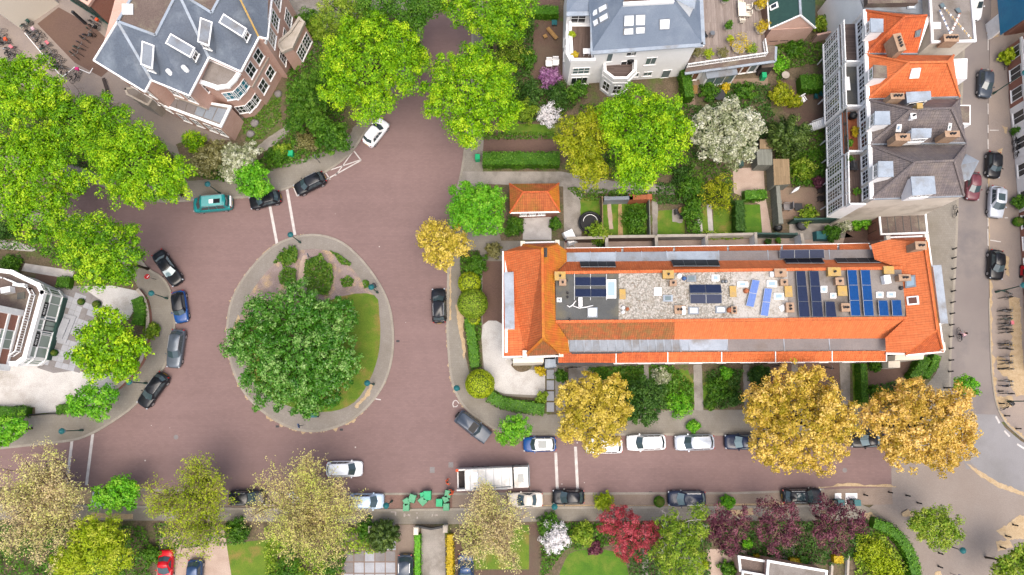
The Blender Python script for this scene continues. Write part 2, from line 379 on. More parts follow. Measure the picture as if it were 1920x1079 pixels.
def planks(name, c1, c2, gap, w=.14, rot=0):
    n = NT(name); v0 = n.coord(); mp = n.n('ShaderNodeMapping'); mp.inputs['Rotation'].default_value = (0, 0, rot); n.l(v0, mp.inputs[0]); v = mp.outputs[0]
    b = n.n('ShaderNodeTexBrick', offset=.37); b.inputs['Scale'].default_value = 1; b.inputs['Brick Width'].default_value = 3.2; b.inputs['Row Height'].default_value = w
    b.inputs['Mortar Size'].default_value = .008; b.inputs['Color1'].default_value = c1; b.inputs['Color2'].default_value = c2; b.inputs['Mortar'].default_value = gap; n.l(v, b.inputs['Vector'])
    st = n.n('ShaderNodeMapping'); st.inputs['Scale'].default_value = (.5, 5, 1); n.l(v, st.inputs[0])
    f = n.noise(st.outputs[0], 2.2, 4, .7); col = n.mix(1.0, b.outputs['Color'], n.ramp(f, [(.25, (.72,) * 3 + (1,)), (.75, (1.18,) * 3 + (1,))]), 'MULTIPLY')
    n.bsdf(col, .85, n.bump(b.outputs['Fac'], -.3, .01))
planks('deck_grey', S(176, 162, 154), S(150, 136, 128), S(104, 92, 86), .15, R(90))
planks('deck_brown', S(128, 108, 98), S(104, 86, 78), S(66, 54, 50), .14, R(90))
planks('deck_cross', S(120, 104, 98), S(98, 84, 80), S(66, 54, 50), .16, 0)
planks('shed_boards', S(168, 144, 112), S(150, 128, 98), S(110, 94, 74), .3, R(90))
planks('wood', S(186, 146, 92), S(160, 122, 74), S(100, 76, 50), .12, 0)
planks('fence_grey', S(150, 152, 142), S(134, 136, 126), S(96, 98, 90), .14, R(90))
def glass(name, c_, rough=.06, spec=.6):
    n = NT(name); n.bsdf(c_, rough, None, spec, 0, .4); return n.m
glass('pane_dark', S(52, 60, 66)); glass('pane_mid', S(112, 132, 136)); glass('pane_green', S(166, 182, 172), .15)
glass('pane_teal', S(64, 140, 160)); glass('pane_brown', S(120, 76, 56)); glass('skylight_white', S(236, 242, 250, .8), .2)
glass('skylight_blue', S(170, 196, 216), .12); glass('auto_glass', S(66, 84, 90), .04, .7); glass('auto_glass_pale', S(138, 162, 168), .05, .7)
def solar(name, c1, c2, line):
    n = NT(name); v = n.coord(); b = n.n('ShaderNodeTexBrick', offset=0); b.inputs['Scale'].default_value = 1
    b.inputs['Brick Width'].default_value = .16; b.inputs['Row Height'].default_value = .16; b.inputs['Mortar Size'].default_value = .004
    b.inputs['Color1'].default_value = c1; b.inputs['Color2'].default_value = c2; b.inputs['Mortar'].default_value = line; n.l(v, b.inputs['Vector'])
    n.bsdf(b.outputs['Color'], .4, None, .12)
solar('solar_dark', S(40, 50, 78), S(46, 56, 86), S(60, 70, 98)); solar('solar_blue', S(14, 70, 134), S(20, 78, 146), S(70, 110, 160))
solar('solar_black', S(38, 38, 46), S(44, 42, 48), S(56, 56, 64)); solar('solar_pale', S(98, 130, 200), S(106, 138, 208), S(170, 184, 220))
mat('truck_white', S(240, 238, 234, .76), S(226, 222, 216, .76), .9, .06, 6, .5, c3=S(206, 200, 190, .7), sc3=.5)
mat('tarp', S(40, 150, 200), S(24, 130, 184), .5, .06, 5, .5)
mat('alloy', S(206, 208, 212), None, 1, 0, 1, .35, metal=.6); mat('steel', S(150, 154, 158), None, 1, 0, 1, .4, metal=.7)
# foliage
leafmat('leaf_maple', L3((74, 124, 4), (132, 186, 8), (194, 222, 40), .82))
leafmat('leaf_maple_deep', L3((64, 116, 6), (122, 178, 10), (186, 216, 42), .8))
leafmat('leaf_maple_yellow', L3((128, 148, 14), (172, 184, 24), (212, 210, 60), .66))
leafmat('leaf_fresh', L3((84, 160, 24), (122, 202, 34), (170, 228, 70), .64))
leafmat('leaf_dark', L3((52, 112, 16), (88, 152, 34), (160, 200, 110), .7), .3, .4, .4)
leafmat('leaf_green', L3((56, 104, 18), (88, 142, 28), (128, 174, 54), .62))
leafmat('leaf_deep', L3((44, 84, 24), (70, 112, 36), (104, 144, 60), .66))
leafmat('leaf_conifer', L3((46, 70, 24), (76, 102, 36), (120, 142, 66), .68), .1)
leafmat('leaf_gold', L3((150, 138, 20), (214, 184, 74), (248, 220, 132), .9), .38)
leafmat('leaf_gold_tan', L3((160, 138, 36), (218, 184, 88), (246, 216, 140), .96), .4)
leafmat('leaf_gold_green', L3((154, 144, 28), (206, 184, 70), (238, 216, 118), .88), .35)
leafmat('leaf_tan', L3((222, 206, 146), (218, 218, 126), (196, 216, 84), 1.05), .5)
leafmat('leaf_tan_pink', L3((226, 206, 164), (222, 216, 146), (198, 212, 96), 1.05), .5)
leafmat('leaf_lime', L3((142, 172, 16), (184, 206, 28), (220, 228, 78), .66))
leafmat('leaf_birch', L3((96, 138, 26), (148, 182, 44), (196, 210, 84), .66))
leafmat('leaf_purple', L3((74, 36, 52), (112, 56, 74), (158, 98, 112), .68), .25)
leafmat('leaf_red', L3((150, 46, 56), (208, 76, 90), (232, 124, 134), .66))
leafmat('blossom_white', L3((120, 134, 80), (198, 202, 164), (240, 240, 220), .72))
leafmat('blossom_pure', L3((226, 222, 222), (246, 242, 244), (252, 250, 252), .84))
leafmat('blossom_purple', L3((146, 84, 140), (186, 130, 182), (222, 180, 216), .7))
leafmat('leaf_olive', L3((120, 118, 60), (158, 154, 92), (200, 196, 150), .62))
leafmat('leaf_yellow', L3((188, 160, 16), (226, 198, 34), (240, 222, 90), .7))
leafmat('leaf_hedge', L3((62, 112, 20), (98, 158, 34), (140, 190, 60), .62))
leafmat('leaf_weed', L3((70, 112, 26), (96, 144, 38), (140, 168, 62), .62))
mat('topiary_core', S(96, 112, 30), S(80, 98, 26), 3, .2, 12)
mat('bark', S(96, 82, 66), S(76, 66, 54), 2, .2, 9, coord='Object')
mat('bark_tan', S(176, 150, 122), S(152, 128, 104), 2, .15, 9, coord='Object')
mat('bark_pale', S(206, 200, 190), S(176, 168, 156), 2, .15, 9, coord='Object')
# ================================================================ GROUND
ZP = .12                                     # top of the pavements
gm = MB(); gm.face([(-320, -260, -.06), (320, -260, -.06), (320, 330, -.06), (-320, 330, -.06)])
gm.build('ground', 'soil', kind='structure')
road_px = [(-220, 300), (150, 300), (560, 300), (640, 120), (740, -60), (930, -60), (960, 300), (960, 760), (1672, 800), (1674, 916), (1550, 920), (1380, 925), (1000, 926), (700, 927), (480, 924), (300, 918), (100, 914), (-220, 914)]
sheet('road', road_px, 0.0, 'road_asphalt')
sheet('side_street', [(1835, -80), (1905, -80), (1880, 60), (1862, 300), (1860, 640), (1870, 740), (1884, 775), (1895, 790), (1790, 800), (1770, 780), (1780, 540), (1785, 300), (1800, 60)], 0.004, 'street_asphalt')
sheet('street_patch', [(1812, 776), (1868, 778), (1884, 802), (1915, 828), (1960, 850), (1960, 945), (1915, 928), (1868, 906), (1838, 885), (1815, 862), (1700, 860), (1700, 815), (1790, 800)], 0.008, 'street_new')
sheet('plaza', [(1670, 806), (1795, 800), (1815, 862), (1838, 885), (1868, 906), (1915, 928), (1980, 950), (1980, 1200), (1500, 1200), (1560, 1000), (1672, 924)], 0.005, 'plaza_brick')
sheet('parking_strip', [(124, 914), (300, 918), (480, 924), (700, 926), (1000, 926), (1380, 925), (1470, 922), (1550, 918), (1672, 914), (1674, 946), (1380, 951), (1010, 952), (860, 955), (720, 957), (300, 951), (120, 947)], 0.012, 'parking_brick')
sheet('parking_bay', [(722, 928), (848, 928), (848, 955), (722, 957)], 0.016, 'parking_red')
KERBS = []
def block(name, px, m='pavement_slabs', kerb=None, h=ZP):
    MB().prism(PX(px), -.05, h).build(name, m, kind='structure')
    if kerb: KERBS.append((kerb, h))
nw_k = smooth([(792, 30), (782, 84), (765, 125), (738, 170), (712, 208), (694, 234), (676, 262), (655, 290), (620, 317), (585, 335), (537, 354), (505, 362), (462, 370), (400, 374), (350, 377), (290, 378), (240, 365), (150, 335), (0, 300), (-120, 280)], 3, False)
block('pavement_north_west', nw_k + [(-220, 280), (-220, -120), (810, -120)], kerb=nw_k)
w_k = smooth([(-120, 362), (0, 380), (100, 400), (190, 422), (240, 458), (275, 502), (305, 522), (320, 548), (326, 580), (328, 605), (324, 642), (312, 680), (300, 700), (257, 756), (209, 792), (170, 814), (133, 826), (45, 836), (-60, 846), (-200, 850)], 3, False)
block('pavement_west', w_k + [(-260, 850), (-260, 360)], kerb=w_k)
e_k = smooth([(892, -60), (886, 40), (886, 120), (882, 200), (874, 262), (866, 320), (854, 370), (846, 420), (842, 470), (840, 540), (839, 605), (840, 640), (844, 690), (850, 722), (862, 750), (880, 772), (905, 790), (928, 804), (960, 812), (1000, 815)], 3, False) + [(1200, 815), (1450, 815), (1640, 815), (1672, 812)]
st_k = smooth([(1700, 806), (1755, 780), (1778, 740), (1780, 690), (1784, 600), (1790, 500), (1793, 430)], 3, False) + [(1796, 300), (1808, 60), (1816, -90)]
block('pavement_east', e_k + st_k, kerb=e_k)
KERBS.append((st_k, ZP))
isl = smooth([(427, 612), (437, 560), (468, 508), (512, 464), (556, 445), (600, 442), (642, 456), (680, 490), (712, 534), (730, 575), (737, 622), (735, 670), (722, 715), (700, 750), (672, 778), (640, 797), (600, 808), (560, 806), (520, 790), (480, 760), (450, 722), (432, 672)], 3)
block('traffic_island', isl, 'pavement_island', isl + [isl[0]])
s_k = [(-200, 946), (120, 948), (300, 951), (480, 955), (720, 957), (860, 955), (1010, 952), (1380, 951), (1560, 948)]
block('pavement_south', s_k + [(1610, 944), (1642, 958), (1694, 1004), (1720, 1070), (1724, 1190), (-240, 1190)], kerb=s_k)
se_k = [(1560, 948), (1612, 938), (1672, 922)]
sr_k = smooth([(1862, -90), (1856, 60), (1852, 300), (1853, 420), (1855, 560), (1858, 660), (1862, 720), (1870, 762), (1884, 790), (1904, 810), (1930, 828), (1990, 850)], 3, False)
block('pavement_street_side', sr_k + [(2100, 850), (2100, -120), (1862, -120)], 'street_brick', sr_k[12:], .06)
kb = MB()
for path, h in KERBS:
    w = PX(path)
    ribbon(kb, w, -.02, .14, -.02, h + .006); ribbon(kb, w, -.14, .02, -.02, h + .008)
kb.build('kerb', 'kerb_stone', kind='structure')

# ---- road markings (thin sheets)
mk = MB()
def line(a, b, w=.28, z=.008, mb=None): ribbon(mk if mb is None else mb, PX([a, b]), -w / 2, w / 2, z, z)
for a, b in (((506, 386), (520, 461)), ((538, 354), (553, 441)), ((135, 827), (125, 910)), ((174, 814), (162, 910)), ((1042, 849), (1045, 918)), ((1079, 838), (1083, 917))): line(a, b, .34)
line((664, 284), (677, 301), .16); line((677, 301), (612, 337), .16); line((620, 319), (676, 300), .14); line((629, 330), (660, 287), .13); line((609, 322), (619, 337), .14)
line((551, 353), (557, 368), .14); line((557, 368), (562, 366), .14)
line((702, 748), (714, 750), .12)
ws = [(851, 764), (849, 759), (850, 754), (853, 751), (857, 752)]                # wheelchair symbol
for a, b in zip(ws, ws[1:]): line(a, b, .12)
for a, b in (((857, 752), (859, 755)), ((859, 755), (861, 757)), ((852, 763), (856, 763)), ((856, 763), (858, 760))): line(a, b, .1)
for a, b in (((1883, 781), (1875, 792)) if False else ((1867, 781), (1874, 794)), ((1883, 808), (1893, 819)), ((1907, 833), (1921, 842))): line(a, b, .22, .014)
for y0, y1 in ((55, 70), (75, 95), (130, 150), (195, 215), (235, 250), (262, 280), (305, 330), (345, 365), (400, 425), (430, 462)):
    line((1852 - y0 * .001, y0), (1852, y1), .13, .07)
line((1855, 245), (1872, 245), .12, .07); line((1856, 451), (1876, 454), .12, .07); line((1883, 409), (1889, 409), .14, .07)
mk.build('road_marking', 'road_paint', kind='structure')
# parking bay numbers painted on the south pavement
tx = MB()
zt = ZP + .004
def strokes(segs, ox, oy, w=.09):
    for x0, y0, x1, y1 in segs: line((ox + x0, oy + y0), (ox + x1, oy + y1), w, zt, tx)
strokes([(0, 0, 9, 0), (9, 0, 9, 7)], 733, 959.6, .16)
for ox, g in ((757, [(0, 0, 3, 0), (3, 0, 3, 4), (0, 4, 3, 4), (0, 2, 3, 2)]), (809, [(2, 0, 2, 4), (0, 4, 2, 4)])):
    strokes(g, ox, 964); strokes([(5, 2.4, 5.8, 2.4)], ox, 964)
    strokes([(8.4, 0, 8.4, 4), (8.4, 0, 11.6, 4), (11.6, 0, 11.6, 4)], ox, 964)
strokes([(0, 0, 0, 2), (0.6, 8, .6, 12)], 782, 961, .14)
for ox in (1158, 1242): strokes([(0, 0, 3, 0), (0, 0, 0, 6)], ox, 955, .14)
tx.build('bay_number', 'paint_worn', kind='structure')
# utility covers and repair patches
sheet('road_patch', [(806, 876), (815, 876), (815, 887), (806, 887)], .005, 'slab_grey_dark'); sheet('road_patch', [(841, 867), (850, 867), (850, 877), (841, 877)], .005, 'slab_grey_dark')
sheet('road_patch', [(1806, 862), (1818, 862), (1827, 880), (1812, 880)], .012, 'slab_grey_dark')
for x, y in ((746, 640), (430, 640), (640, 806), (846, 640), (300, 640), (1150, 850) if False else (1220, 924), (1420, 818), (520, 800), (1000, 922)): sheet('drain_cover', [(x - 3, y - 2), (x + 3, y - 2), (x + 3, y + 2), (x - 3, y + 2)], .0105, 'lead_dark')
for x, y in ((1584, 882), (330, 820)): sheet('manhole_cover', [(x + 4.5 * math.cos(k * math.pi / 7), y + 4.5 * math.sin(k * math.pi / 7)) for k in range(14)], .0045, 'slab_grey_dark')
gs = MB(); ribbon(gs, PX([(180, 916), (480, 924), (700, 926.5), (1000, 926), (1380, 925), (1470, 922), (1545, 918)]), -.13, .13, .02, .02); gs.build('gutter_stones', 'kerb_stone', kind='structure')
# ---- leaf and seed drifts
lt = MB(); lr = random.Random(5)
def drift(path, w, z, side=1, gap=.35):
    pts = PX(smooth(path, 6, False)); run = []
    wv = 0
    for i, p in enumerate(pts):
        wv = max(0.0, wv * .6 + lr.gauss(.4, .55) * w * .5)
        run.append(max(.07, wv if lr.random() > gap * .3 else .07))
    for i in range(len(pts) - 1):
        t = (pts[i + 1] - pts[i]); t.z = 0
        if t.length < 1e-4: continue
        t.normalize(); nn = Vector((-t.y, t.x, 0)) * side
        lt.face(sorted_up([Vector((*pts[i].xy, z)), Vector((*pts[i + 1].xy, z)), Vector((*(pts[i + 1] + nn * run[i + 1]).xy, z)), Vector((*(pts[i] + nn * run[i]).xy, z))]))
PZ = [0]
def patch(px, z, amp=.9, step=4):
    PZ[0] += 1; z += .0012 * (PZ[0] % 9); lt.face(sorted_up(PX(wobble(px, amp, step, True, int(px[0][0])), z)))
drift(isl[40:] + isl[:14], .35, .005, 1); drift(isl[14:40], .16, .005, 1)
drift(w_k[27:45], .5, .005, -1, .1); drift(w_k[45:56], .3, .005, -1)
drift(nw_k[24:44], .22, .005, 1); drift(e_k[12:30], .12, .006, -1); drift(e_k[27:60], .3, .006, -1, .2); drift(sr_k[6:], .45, ZP - .05, 1, .05)
drift(s_k[1:5], .35, .02, 1, .1); drift(s_k[5:], .5, .022, 1, .1)
drift([(1535, 916), (1580, 912), (1640, 913), (1680, 914)], .5, .02, 1, .0)
for q in ([(1890, 555), (1912, 560), (1920, 700), (1925, 740), (1905, 745), (1888, 705), (1895, 660), (1898, 610)], [(1895, 565), (1916, 575), (1908, 590)], [(1870, 668), (1888, 676), (1902, 704), (1882, 706), (1868, 690)], [(1868, 745), (1896, 742), (1902, 760), (1880, 768), (1872, 756)], [(1884, 480), (1891, 482), (1892, 520), (1886, 515)], [(1848, 62), (1868, 58), (1872, 68), (1862, 72)], [(1878, 235), (1890, 240), (1886, 252)], [(1870, 282), (1880, 278), (1878, 292)]): patch(q, ZP - .05)
for q in ([(124, 915), (172, 917), (172, 944), (150, 946), (124, 944)], [(1880, 990), (1912, 965), (1925, 970), (1925, 1010), (1890, 1014), (1866, 996)], [(1868, 1016), (1892, 1012), (1898, 1026), (1872, 1034)], [(1754, 1072), (1764, 1070), (1768, 1085), (1752, 1085)]): patch(q, .022, .9 if q[0][0] > 1000 else .6)
for q in ([(1614, 966), (1632, 960), (1650, 976), (1664, 976), (1662, 988), (1640, 980)], [(172, 962), (250, 964), (250, 974), (170, 972)], [(70, 958), (126, 962), (124, 970), (70, 968)], [(1368, 957), (1412, 954), (1414, 966), (1380, 968)], [(1690, 962), (1702, 957), (1714, 962), (1710, 970), (1694, 968)], [(854, 570), (870, 590), (868, 625), (874, 660), (870, 674), (864, 640), (858, 612)], [(843, 500), (846, 500), (846, 600), (842, 600)], [(430, 634), (446, 590), (450, 594), (438, 640)], [(668, 766), (692, 742), (700, 722), (694, 720), (684, 742), (664, 762)]): patch(q, ZP + .012, .8)
patch([(1812, 868), (1830, 888), (1872, 914), (1925, 932), (1925, 926), (1872, 904), (1838, 884)], .016, .7)
lt.build('leaf_litter', 'litter', kind='stuff', label='tan drifts of fallen seeds and blossom along the kerbs and paving', cat='leaf litter')

# ---- island beds
sheet('island_bed', smooth([(452, 612), (462, 566), (488, 524), (524, 486), (560, 470), (600, 468), (632, 478), (664, 508), (690, 545), (702, 556), (640, 556), (590, 600), (520, 640)], 3), ZP + .008, 'bed_soil')
sheet('island_lawn', smooth([(640, 556), (702, 554), (711, 590), (713, 630), (708, 672), (692, 715), (664, 755), (620, 772), (560, 768), (500, 740), (470, 700), (452, 650), (452, 610), (520, 600)], 3), ZP + .012, 'lawn_dry')
sheet('island_path', wobble([(568, 478), (576, 480), (572, 512), (566, 535), (580, 560), (560, 560), (556, 530), (562, 500)], .6, 5), ZP + .016, 'gravel_pink')
# ---- gardens, yards, drives (sheets on the pavement blocks)
GB = ZP + .008
def G(name, px, m, dz=0, wob=0): return sheet(name, wobble(px, wob, 6) if wob else px, GB + dz, m)
# west house
G('garden_soil', [(-60, 400), (95, 420), (165, 450), (215, 480), (248, 520), (262, 545), (272, 585), (274, 640), (268, 676), (225, 730), (205, 740), (110, 772), (68, 780), (-80, 790)], 'soil')
G('forecourt', [(-60, 690), (120, 684), (160, 700), (228, 700), (224, 728), (205, 738), (118, 772), (66, 776), (66, 764), (-60, 764)], 'gravel_white', .004)
G('forecourt', [(125, 538), (210, 536), (258, 546), (266, 560), (240, 600), (190, 612), (148, 590), (110, 560)], 'gravel_white', .004)
G('garden_path', [(-40, 448), (30, 452), (70, 468), (60, 472), (-40, 464)], 'path_pale', .006); G('garden_path', [(46, 494), (140, 508), (134, 524), (40, 508)], 'path_pale', .006)
G('garden_bed', [(70, 512), (140, 524), (128, 542), (90, 545), (60, 530)], 'brick_dark', .004)
# north-west villa
G('villa_yard', [(-80, -40), (130, -40), (250, 130), (330, 200), (440, 270), (380, 300), (300, 260), (120, 190), (-80, 120)], 'street_brick', .0)
G('brick_court', [(110, 14), (175, 50), (235, 105), (190, 145), (140, 118), (70, 45)], 'brick_dark', .006)
G('villa_garden', [(430, 262), (470, 215), (500, 185), (545, 120), (590, 100), (650, 40), (740, 20), (755, 110), (700, 190), (660, 245), (640, 275), (560, 300), (500, 320), (470, 330), (350, 340), (330, 270)], 'soil', .004, .8)
G('villa_lawn', [(450, 230), (500, 185), (530, 180), (530, 225), (495, 265), (460, 268), (440, 262)], 'soil', .01, 1)
G('garden_path', [(490, 268), (530, 240), (545, 225), (552, 232), (535, 256), (500, 282), (470, 288)], 'concrete', .014, .6)
G('villa_drive', [(548, -20), (640, -20), (612, 24), (585, 34), (556, 20)], 'concrete', .012)
G('woodland_floor', [(-80, 120), (120, 190), (300, 262), (330, 300), (330, 345), (240, 345), (140, 310), (-80, 280)], 'soil', .004)
# north block
G('block_soil', [(905, -60), (1560, -60), (1640, 120), (1640, 440), (1060, 452), (940, 452), (905, 330), (908, 240)], 'soil', .0)
G('garden_bed', [(908, 252), (1045, 250), (1045, 290), (905, 291)], 'brick_dark', .004); G('grass_strip', [(944, 232), (1046, 234), (1046, 254), (944, 254)], 'lawn', .008)
G('alley', [(868, 322), (1052, 322), (1150, 340), (1300, 352), (1300, 366), (1092, 362), (1090, 452), (1058, 452), (1056, 350), (868, 344)], 'concrete', .004)
G('garage_court', [(982, 400), (1034, 400), (1034, 450), (980, 450)], 'path_pale', .008)
G('terrace_paving', [(995, 40), (1064, 40), (1064, 150), (1000, 150), (998, 90)], 'yard_brick', .004); G('terrace_paving', [(960, -20), (1050, -20), (1050, 22), (990, 22)], 'brick_dark', .004)
G('lawn', [(1088, 372), (1124, 372), (1124, 415), (1088, 415)], 'lawn', .006, .8)
G('lawn', [(1130, 378), (1212, 378), (1212, 450), (1128, 450)], 'lawn', .006, .4)
G('garden_path', [(1138, 382), (1146, 382), (1150, 430), (1142, 430)], 'gravel_pink', .01, .5); G('garden_path', [(1159, 380), (1166, 380), (1168, 450), (1159, 450)], 'straw', .01, .5)
G('garden_path', [(1222, 376), (1234, 380), (1232, 448), (1224, 448)], 'concrete', .01, .5)
G('lawn', [(1231, 396), (1262, 394), (1284, 402), (1284, 448), (1230, 448)], 'lawn', .006, .6); G('terrace_paving', [(1260, 392), (1282, 392), (1280, 418), (1260, 416)], 'concrete', .01, .6)
G('lawn', [(1316, 388), (1328, 388), (1332, 438), (1316, 438)], 'lawn_dry', .006); G('lawn', [(1337, 386), (1372, 386), (1372, 440), (1338, 440)], 'lawn_dry', .006)
G('garden_path', [(1307, 398), (1315, 398), (1318, 440), (1310, 440)], 'path_pale', .01); G('garden_path', [(1325, 384), (1334, 384), (1338, 440), (1329, 440)], 'path_pale', .01)
G('lawn', [(1387, 384), (1426, 384), (1429, 446), (1386, 446)], 'lawn_bright', .006)
G('gravel_terrace', [(1374, 316), (1432, 314), (1434, 362), (1448, 442), (1470, 446), (1430, 446), (1425, 384), (1376, 362)], 'gravel_pink', .008)
G('patio', [(1454, 352), (1545, 352), (1545, 410), (1462, 412)], 'patio_brick', .008); G('patio', [(1480, 418), (1560, 420), (1600, 445), (1480, 452)], 'concrete', .008)
G('back_yard', [(1058, 452), (1640, 446), (1640, 470), (1058, 474)], 'gravel_pink', .004)
G('patio', [(1452, 150), (1545, 150), (1545, 215), (1500, 222), (1470, 210)], 'yard_brick', .006); G('patio', [(1480, 195), (1545, 195), (1545, 235), (1480, 240)], 'yard_brick', .01)
G('garden_path', [(1285, 152), (1440, 146), (1440, 160), (1300, 166), (1305, 205), (1290, 205)], 'patio_brick', .008); G('terrace_paving', [(1290, 160), (1308, 160), (1308, 176), (1290, 176)], 'wood', .012)
G('patio', [(1595, 402), (1650, 400), (1650, 460), (1580, 460)], 'brick_dark', .008)
# west end and south front gardens of the terrace
G('drive', [(905, 490), (945, 490), (945, 610), (905, 612)], 'brick_dark', .004)
G('gravel_court', smooth([(905, 610), (942, 608), (945, 660), (980, 690), (1020, 700), (1024, 738), (975, 740), (936, 736), (920, 720), (908, 690)], 3), 'gravel_white', .008)
G('flower_bed', smooth([(960, 682), (996, 682), (992, 694), (976, 698), (964, 692)], 3), 'soil', .014)
G('planting_bed', [(862, 470), (900, 470), (905, 690), (940, 742), (1022, 748), (1024, 776), (960, 772), (905, 742), (880, 700), (866, 640)], 'soil', .0)
G('front_garden', [(1024, 690), (1765, 672), (1755, 700), (1720, 745), (1640, 765), (1450, 768), (1240, 770), (1100, 776), (1026, 778)], 'soil', .002)
G('lawn', [(1100, 692), (1200, 690), (1290, 694), (1310, 730), (1330, 712), (1390, 704), (1380, 740), (1340, 752), (1270, 756), (1180, 760)], 'lawn', .006, 1.5)
for a, b in ((1040, 1058), (1207, 1216), (1300, 1316), (1393, 1405), (1484, 1496)): G('garden_path', [(a, 684), (b, 684), (b + 3, 770), (a + 2, 770)], 'concrete', .012, .4)
G('front_yard', [(1066, 688), (1118, 686), (1118, 720), (1066, 720)], 'concrete', .012); G('front_yard', [(1440, 680), (1574, 678), (1574, 720), (1440, 720)], 'brick_dark', .008)
G('garden_path', [(1574, 680), (1594, 680), (1594, 760), (1578, 760)], 'concrete', .012); G('lawn', [(1598, 682), (1626, 682), (1630, 762), (1600, 762)], 'lawn', .012); G('front_yard', [(1630, 680), (1710, 672), (1700, 700), (1650, 740), (1632, 740)], 'brick_dark', .012)
# south gardens
G('south_gardens', [(-80, 974), (480, 978), (700, 983), (900, 983), (1010, 978), (1300, 976), (1560, 978), (1640, 970), (1690, 1010), (1710, 1190), (-80, 1190)], 'soil', .0)
G('lawn', smooth([(1060, 1050), (1090, 1032), (1150, 1034), (1175, 1060), (1170, 1120), (1050, 1120)], 3), 'lawn_bright', .006); G('lawn_dry', [(425, 1020), (520, 1010), (520, 1120), (425, 1120)], 'lawn_dry', .006)
G('lawn_dry', [(880, 985), (1000, 985), (1000, 1068), (890, 1068)], 'lawn_dry', .006); G('garden_path', [(992, 985), (1010, 980), (1010, 1120), (890, 1120), (890, 1070), (992, 1070)], 'yard_brick', .01)
G('drive', [(745, 984), (778, 984), (778, 1120), (745, 1120)], 'parking_brick', .01); G('drive', [(790, 990), (834, 990), (836, 1120), (790, 1120)], 'concrete', .01); G('drive', [(854, 1000), (888, 1000), (888, 1120), (854, 1120)], 'yard_brick', .01)
G('drive', [(640, 1000), (745, 1000), (745, 1120), (640, 1120)], 'parking_brick', .006); G('drive', [(300, 1000), (420, 990), (440, 1120), (290, 1120)], 'gravel_pink', .010)
G('garden_path', [(72, 1030), (86, 1030), (82, 1120), (66, 1120)], 'brick_dark', .01); G('garden_path', [(1204, 985), (1216, 985), (1216, 1120), (1204, 1120)], 'concrete', .012); G('drive', [(1325, 1030), (1400, 1030), (1400, 1120), (1325, 1120)], 'gravel_pink', .012)
G('garden_path', [(1468, 1020), (1490, 1020), (1490, 1060), (1468, 1060)], 'concrete', .012)
# ---- paving one can pick apart
def slab_grid(owner, px0, px1, px2, px3, nu, nv, m, z, gap=.05, skip=None, jit=.0):
    a, b, c_, d = [P(*q, z) for q in (px0, px1, px2, px3)]
    r = random.Random(int(px0[0]))
    for i in range(nu):
        for j in range(nv):
            if skip and skip(i, j): continue
            f = lambda u, v: (a * (1 - u) + b * u) * (1 - v) + (d * (1 - u) + c_ * u) * v
            q = [f(i / nu, j / nv), f((i + 1) / nu, j / nv), f((i + 1) / nu, (j + 1) / nv), f(i / nu, (j + 1) / nv)]
            cc = sum(q, Vector()) / 4; s = 1 - gap
            q = [cc + (p - cc) * s for p in q]; dz = r.uniform(0, .006)
            mm = m if isinstance(m, str) else r.choice(m)
            MB().prism(q, z - .01, z + .012 + dz).build('paving_slab', mm, owner)
own = G('slab_drive', [(640, 1022), (746, 1022), (746, 1120), (640, 1120)], 'slab_brown', .012)
slab_grid(own, (644, 1033), (742, 1033), (742, 1118), (644, 1118), 5, 4, ['slab_grey', 'slab_grey_dark'], GB + .014, .1)
slab_grid(own, (724, 1013), (743, 1013), (743, 1033), (724, 1033), 1, 1, 'slab_grey', GB + .014, .1)
own = G('slab_terrace', [(100, 540), (150, 536), (192, 566), (188, 690), (100, 700), (70, 690)], 'slab_grey_dark', .008)
slab_grid(own, (122, 540), (192, 568), (150, 700), (66, 680), 7, 13, ['slab_grey', 'slab_grey', 'slab_grey_dark'], GB + .010, .04)
own = G('stepping_path', [(1022, 690), (1042, 690), (1042, 776), (1022, 776)], 'soil', .010)
slab_grid(own, (1024, 692), (1040, 692), (1040, 774), (1024, 774), 1, 4, 'slab_grey', GB + .012, .14)
# ================================================================ FOLIAGE
def quad_mesh(name, Q, tint, m):
    n = len(Q); me = bpy.data.meshes.new(name)
    me.vertices.add(n * 4); me.loops.add(n * 4); me.polygons.add(n)
    me.vertices.foreach_set('co', Q.reshape(-1).astype(np.float32))
    me.loops.foreach_set('vertex_index', np.arange(n * 4, dtype=np.int32))
    me.polygons.foreach_set('loop_start', np.arange(0, n * 4, 4, dtype=np.int32))
    me.polygons.foreach_set('loop_total', np.full(n, 4, dtype=np.int32))
    me.materials.append(MAT[m]); me.update()
    at = me.attributes.new('tint', 'FLOAT', 'FACE'); at.data.foreach_set('value', np.clip(tint, 0, 1).astype(np.float32))
    return me
def unit(a): return a / (np.linalg.norm(a, axis=1, keepdims=True) + 1e-9)
def leaves(C, N, size, aspect=.62, dirs=None):          # one bent-diamond card per leaf
    n = len(C); N = unit(N)
    r = NR.normal(size=(n, 3)) if dirs is None else dirs
    T = unit(np.cross(N, r) if dirs is None else dirs - N * np.sum(dirs * N, 1, keepdims=True)); B = np.cross(N, T)
    s = (size if np.ndim(size) else np.full(n, size))[:, None] * .5
    dr = N * s * NR.uniform(-.25, .25, (n, 1))
    return np.stack([C - T * s, C - B * s * aspect + dr, C + T * s, C + B * s * aspect + dr], 1)
def sph(n, zmin=-1.0):
    z = NR.uniform(zmin, 1, n); a = NR.uniform(0, 2 * math.pi, n); r = np.sqrt(1 - z * z)
    return np.stack([r * np.cos(a), r * np.sin(a), z], 1)
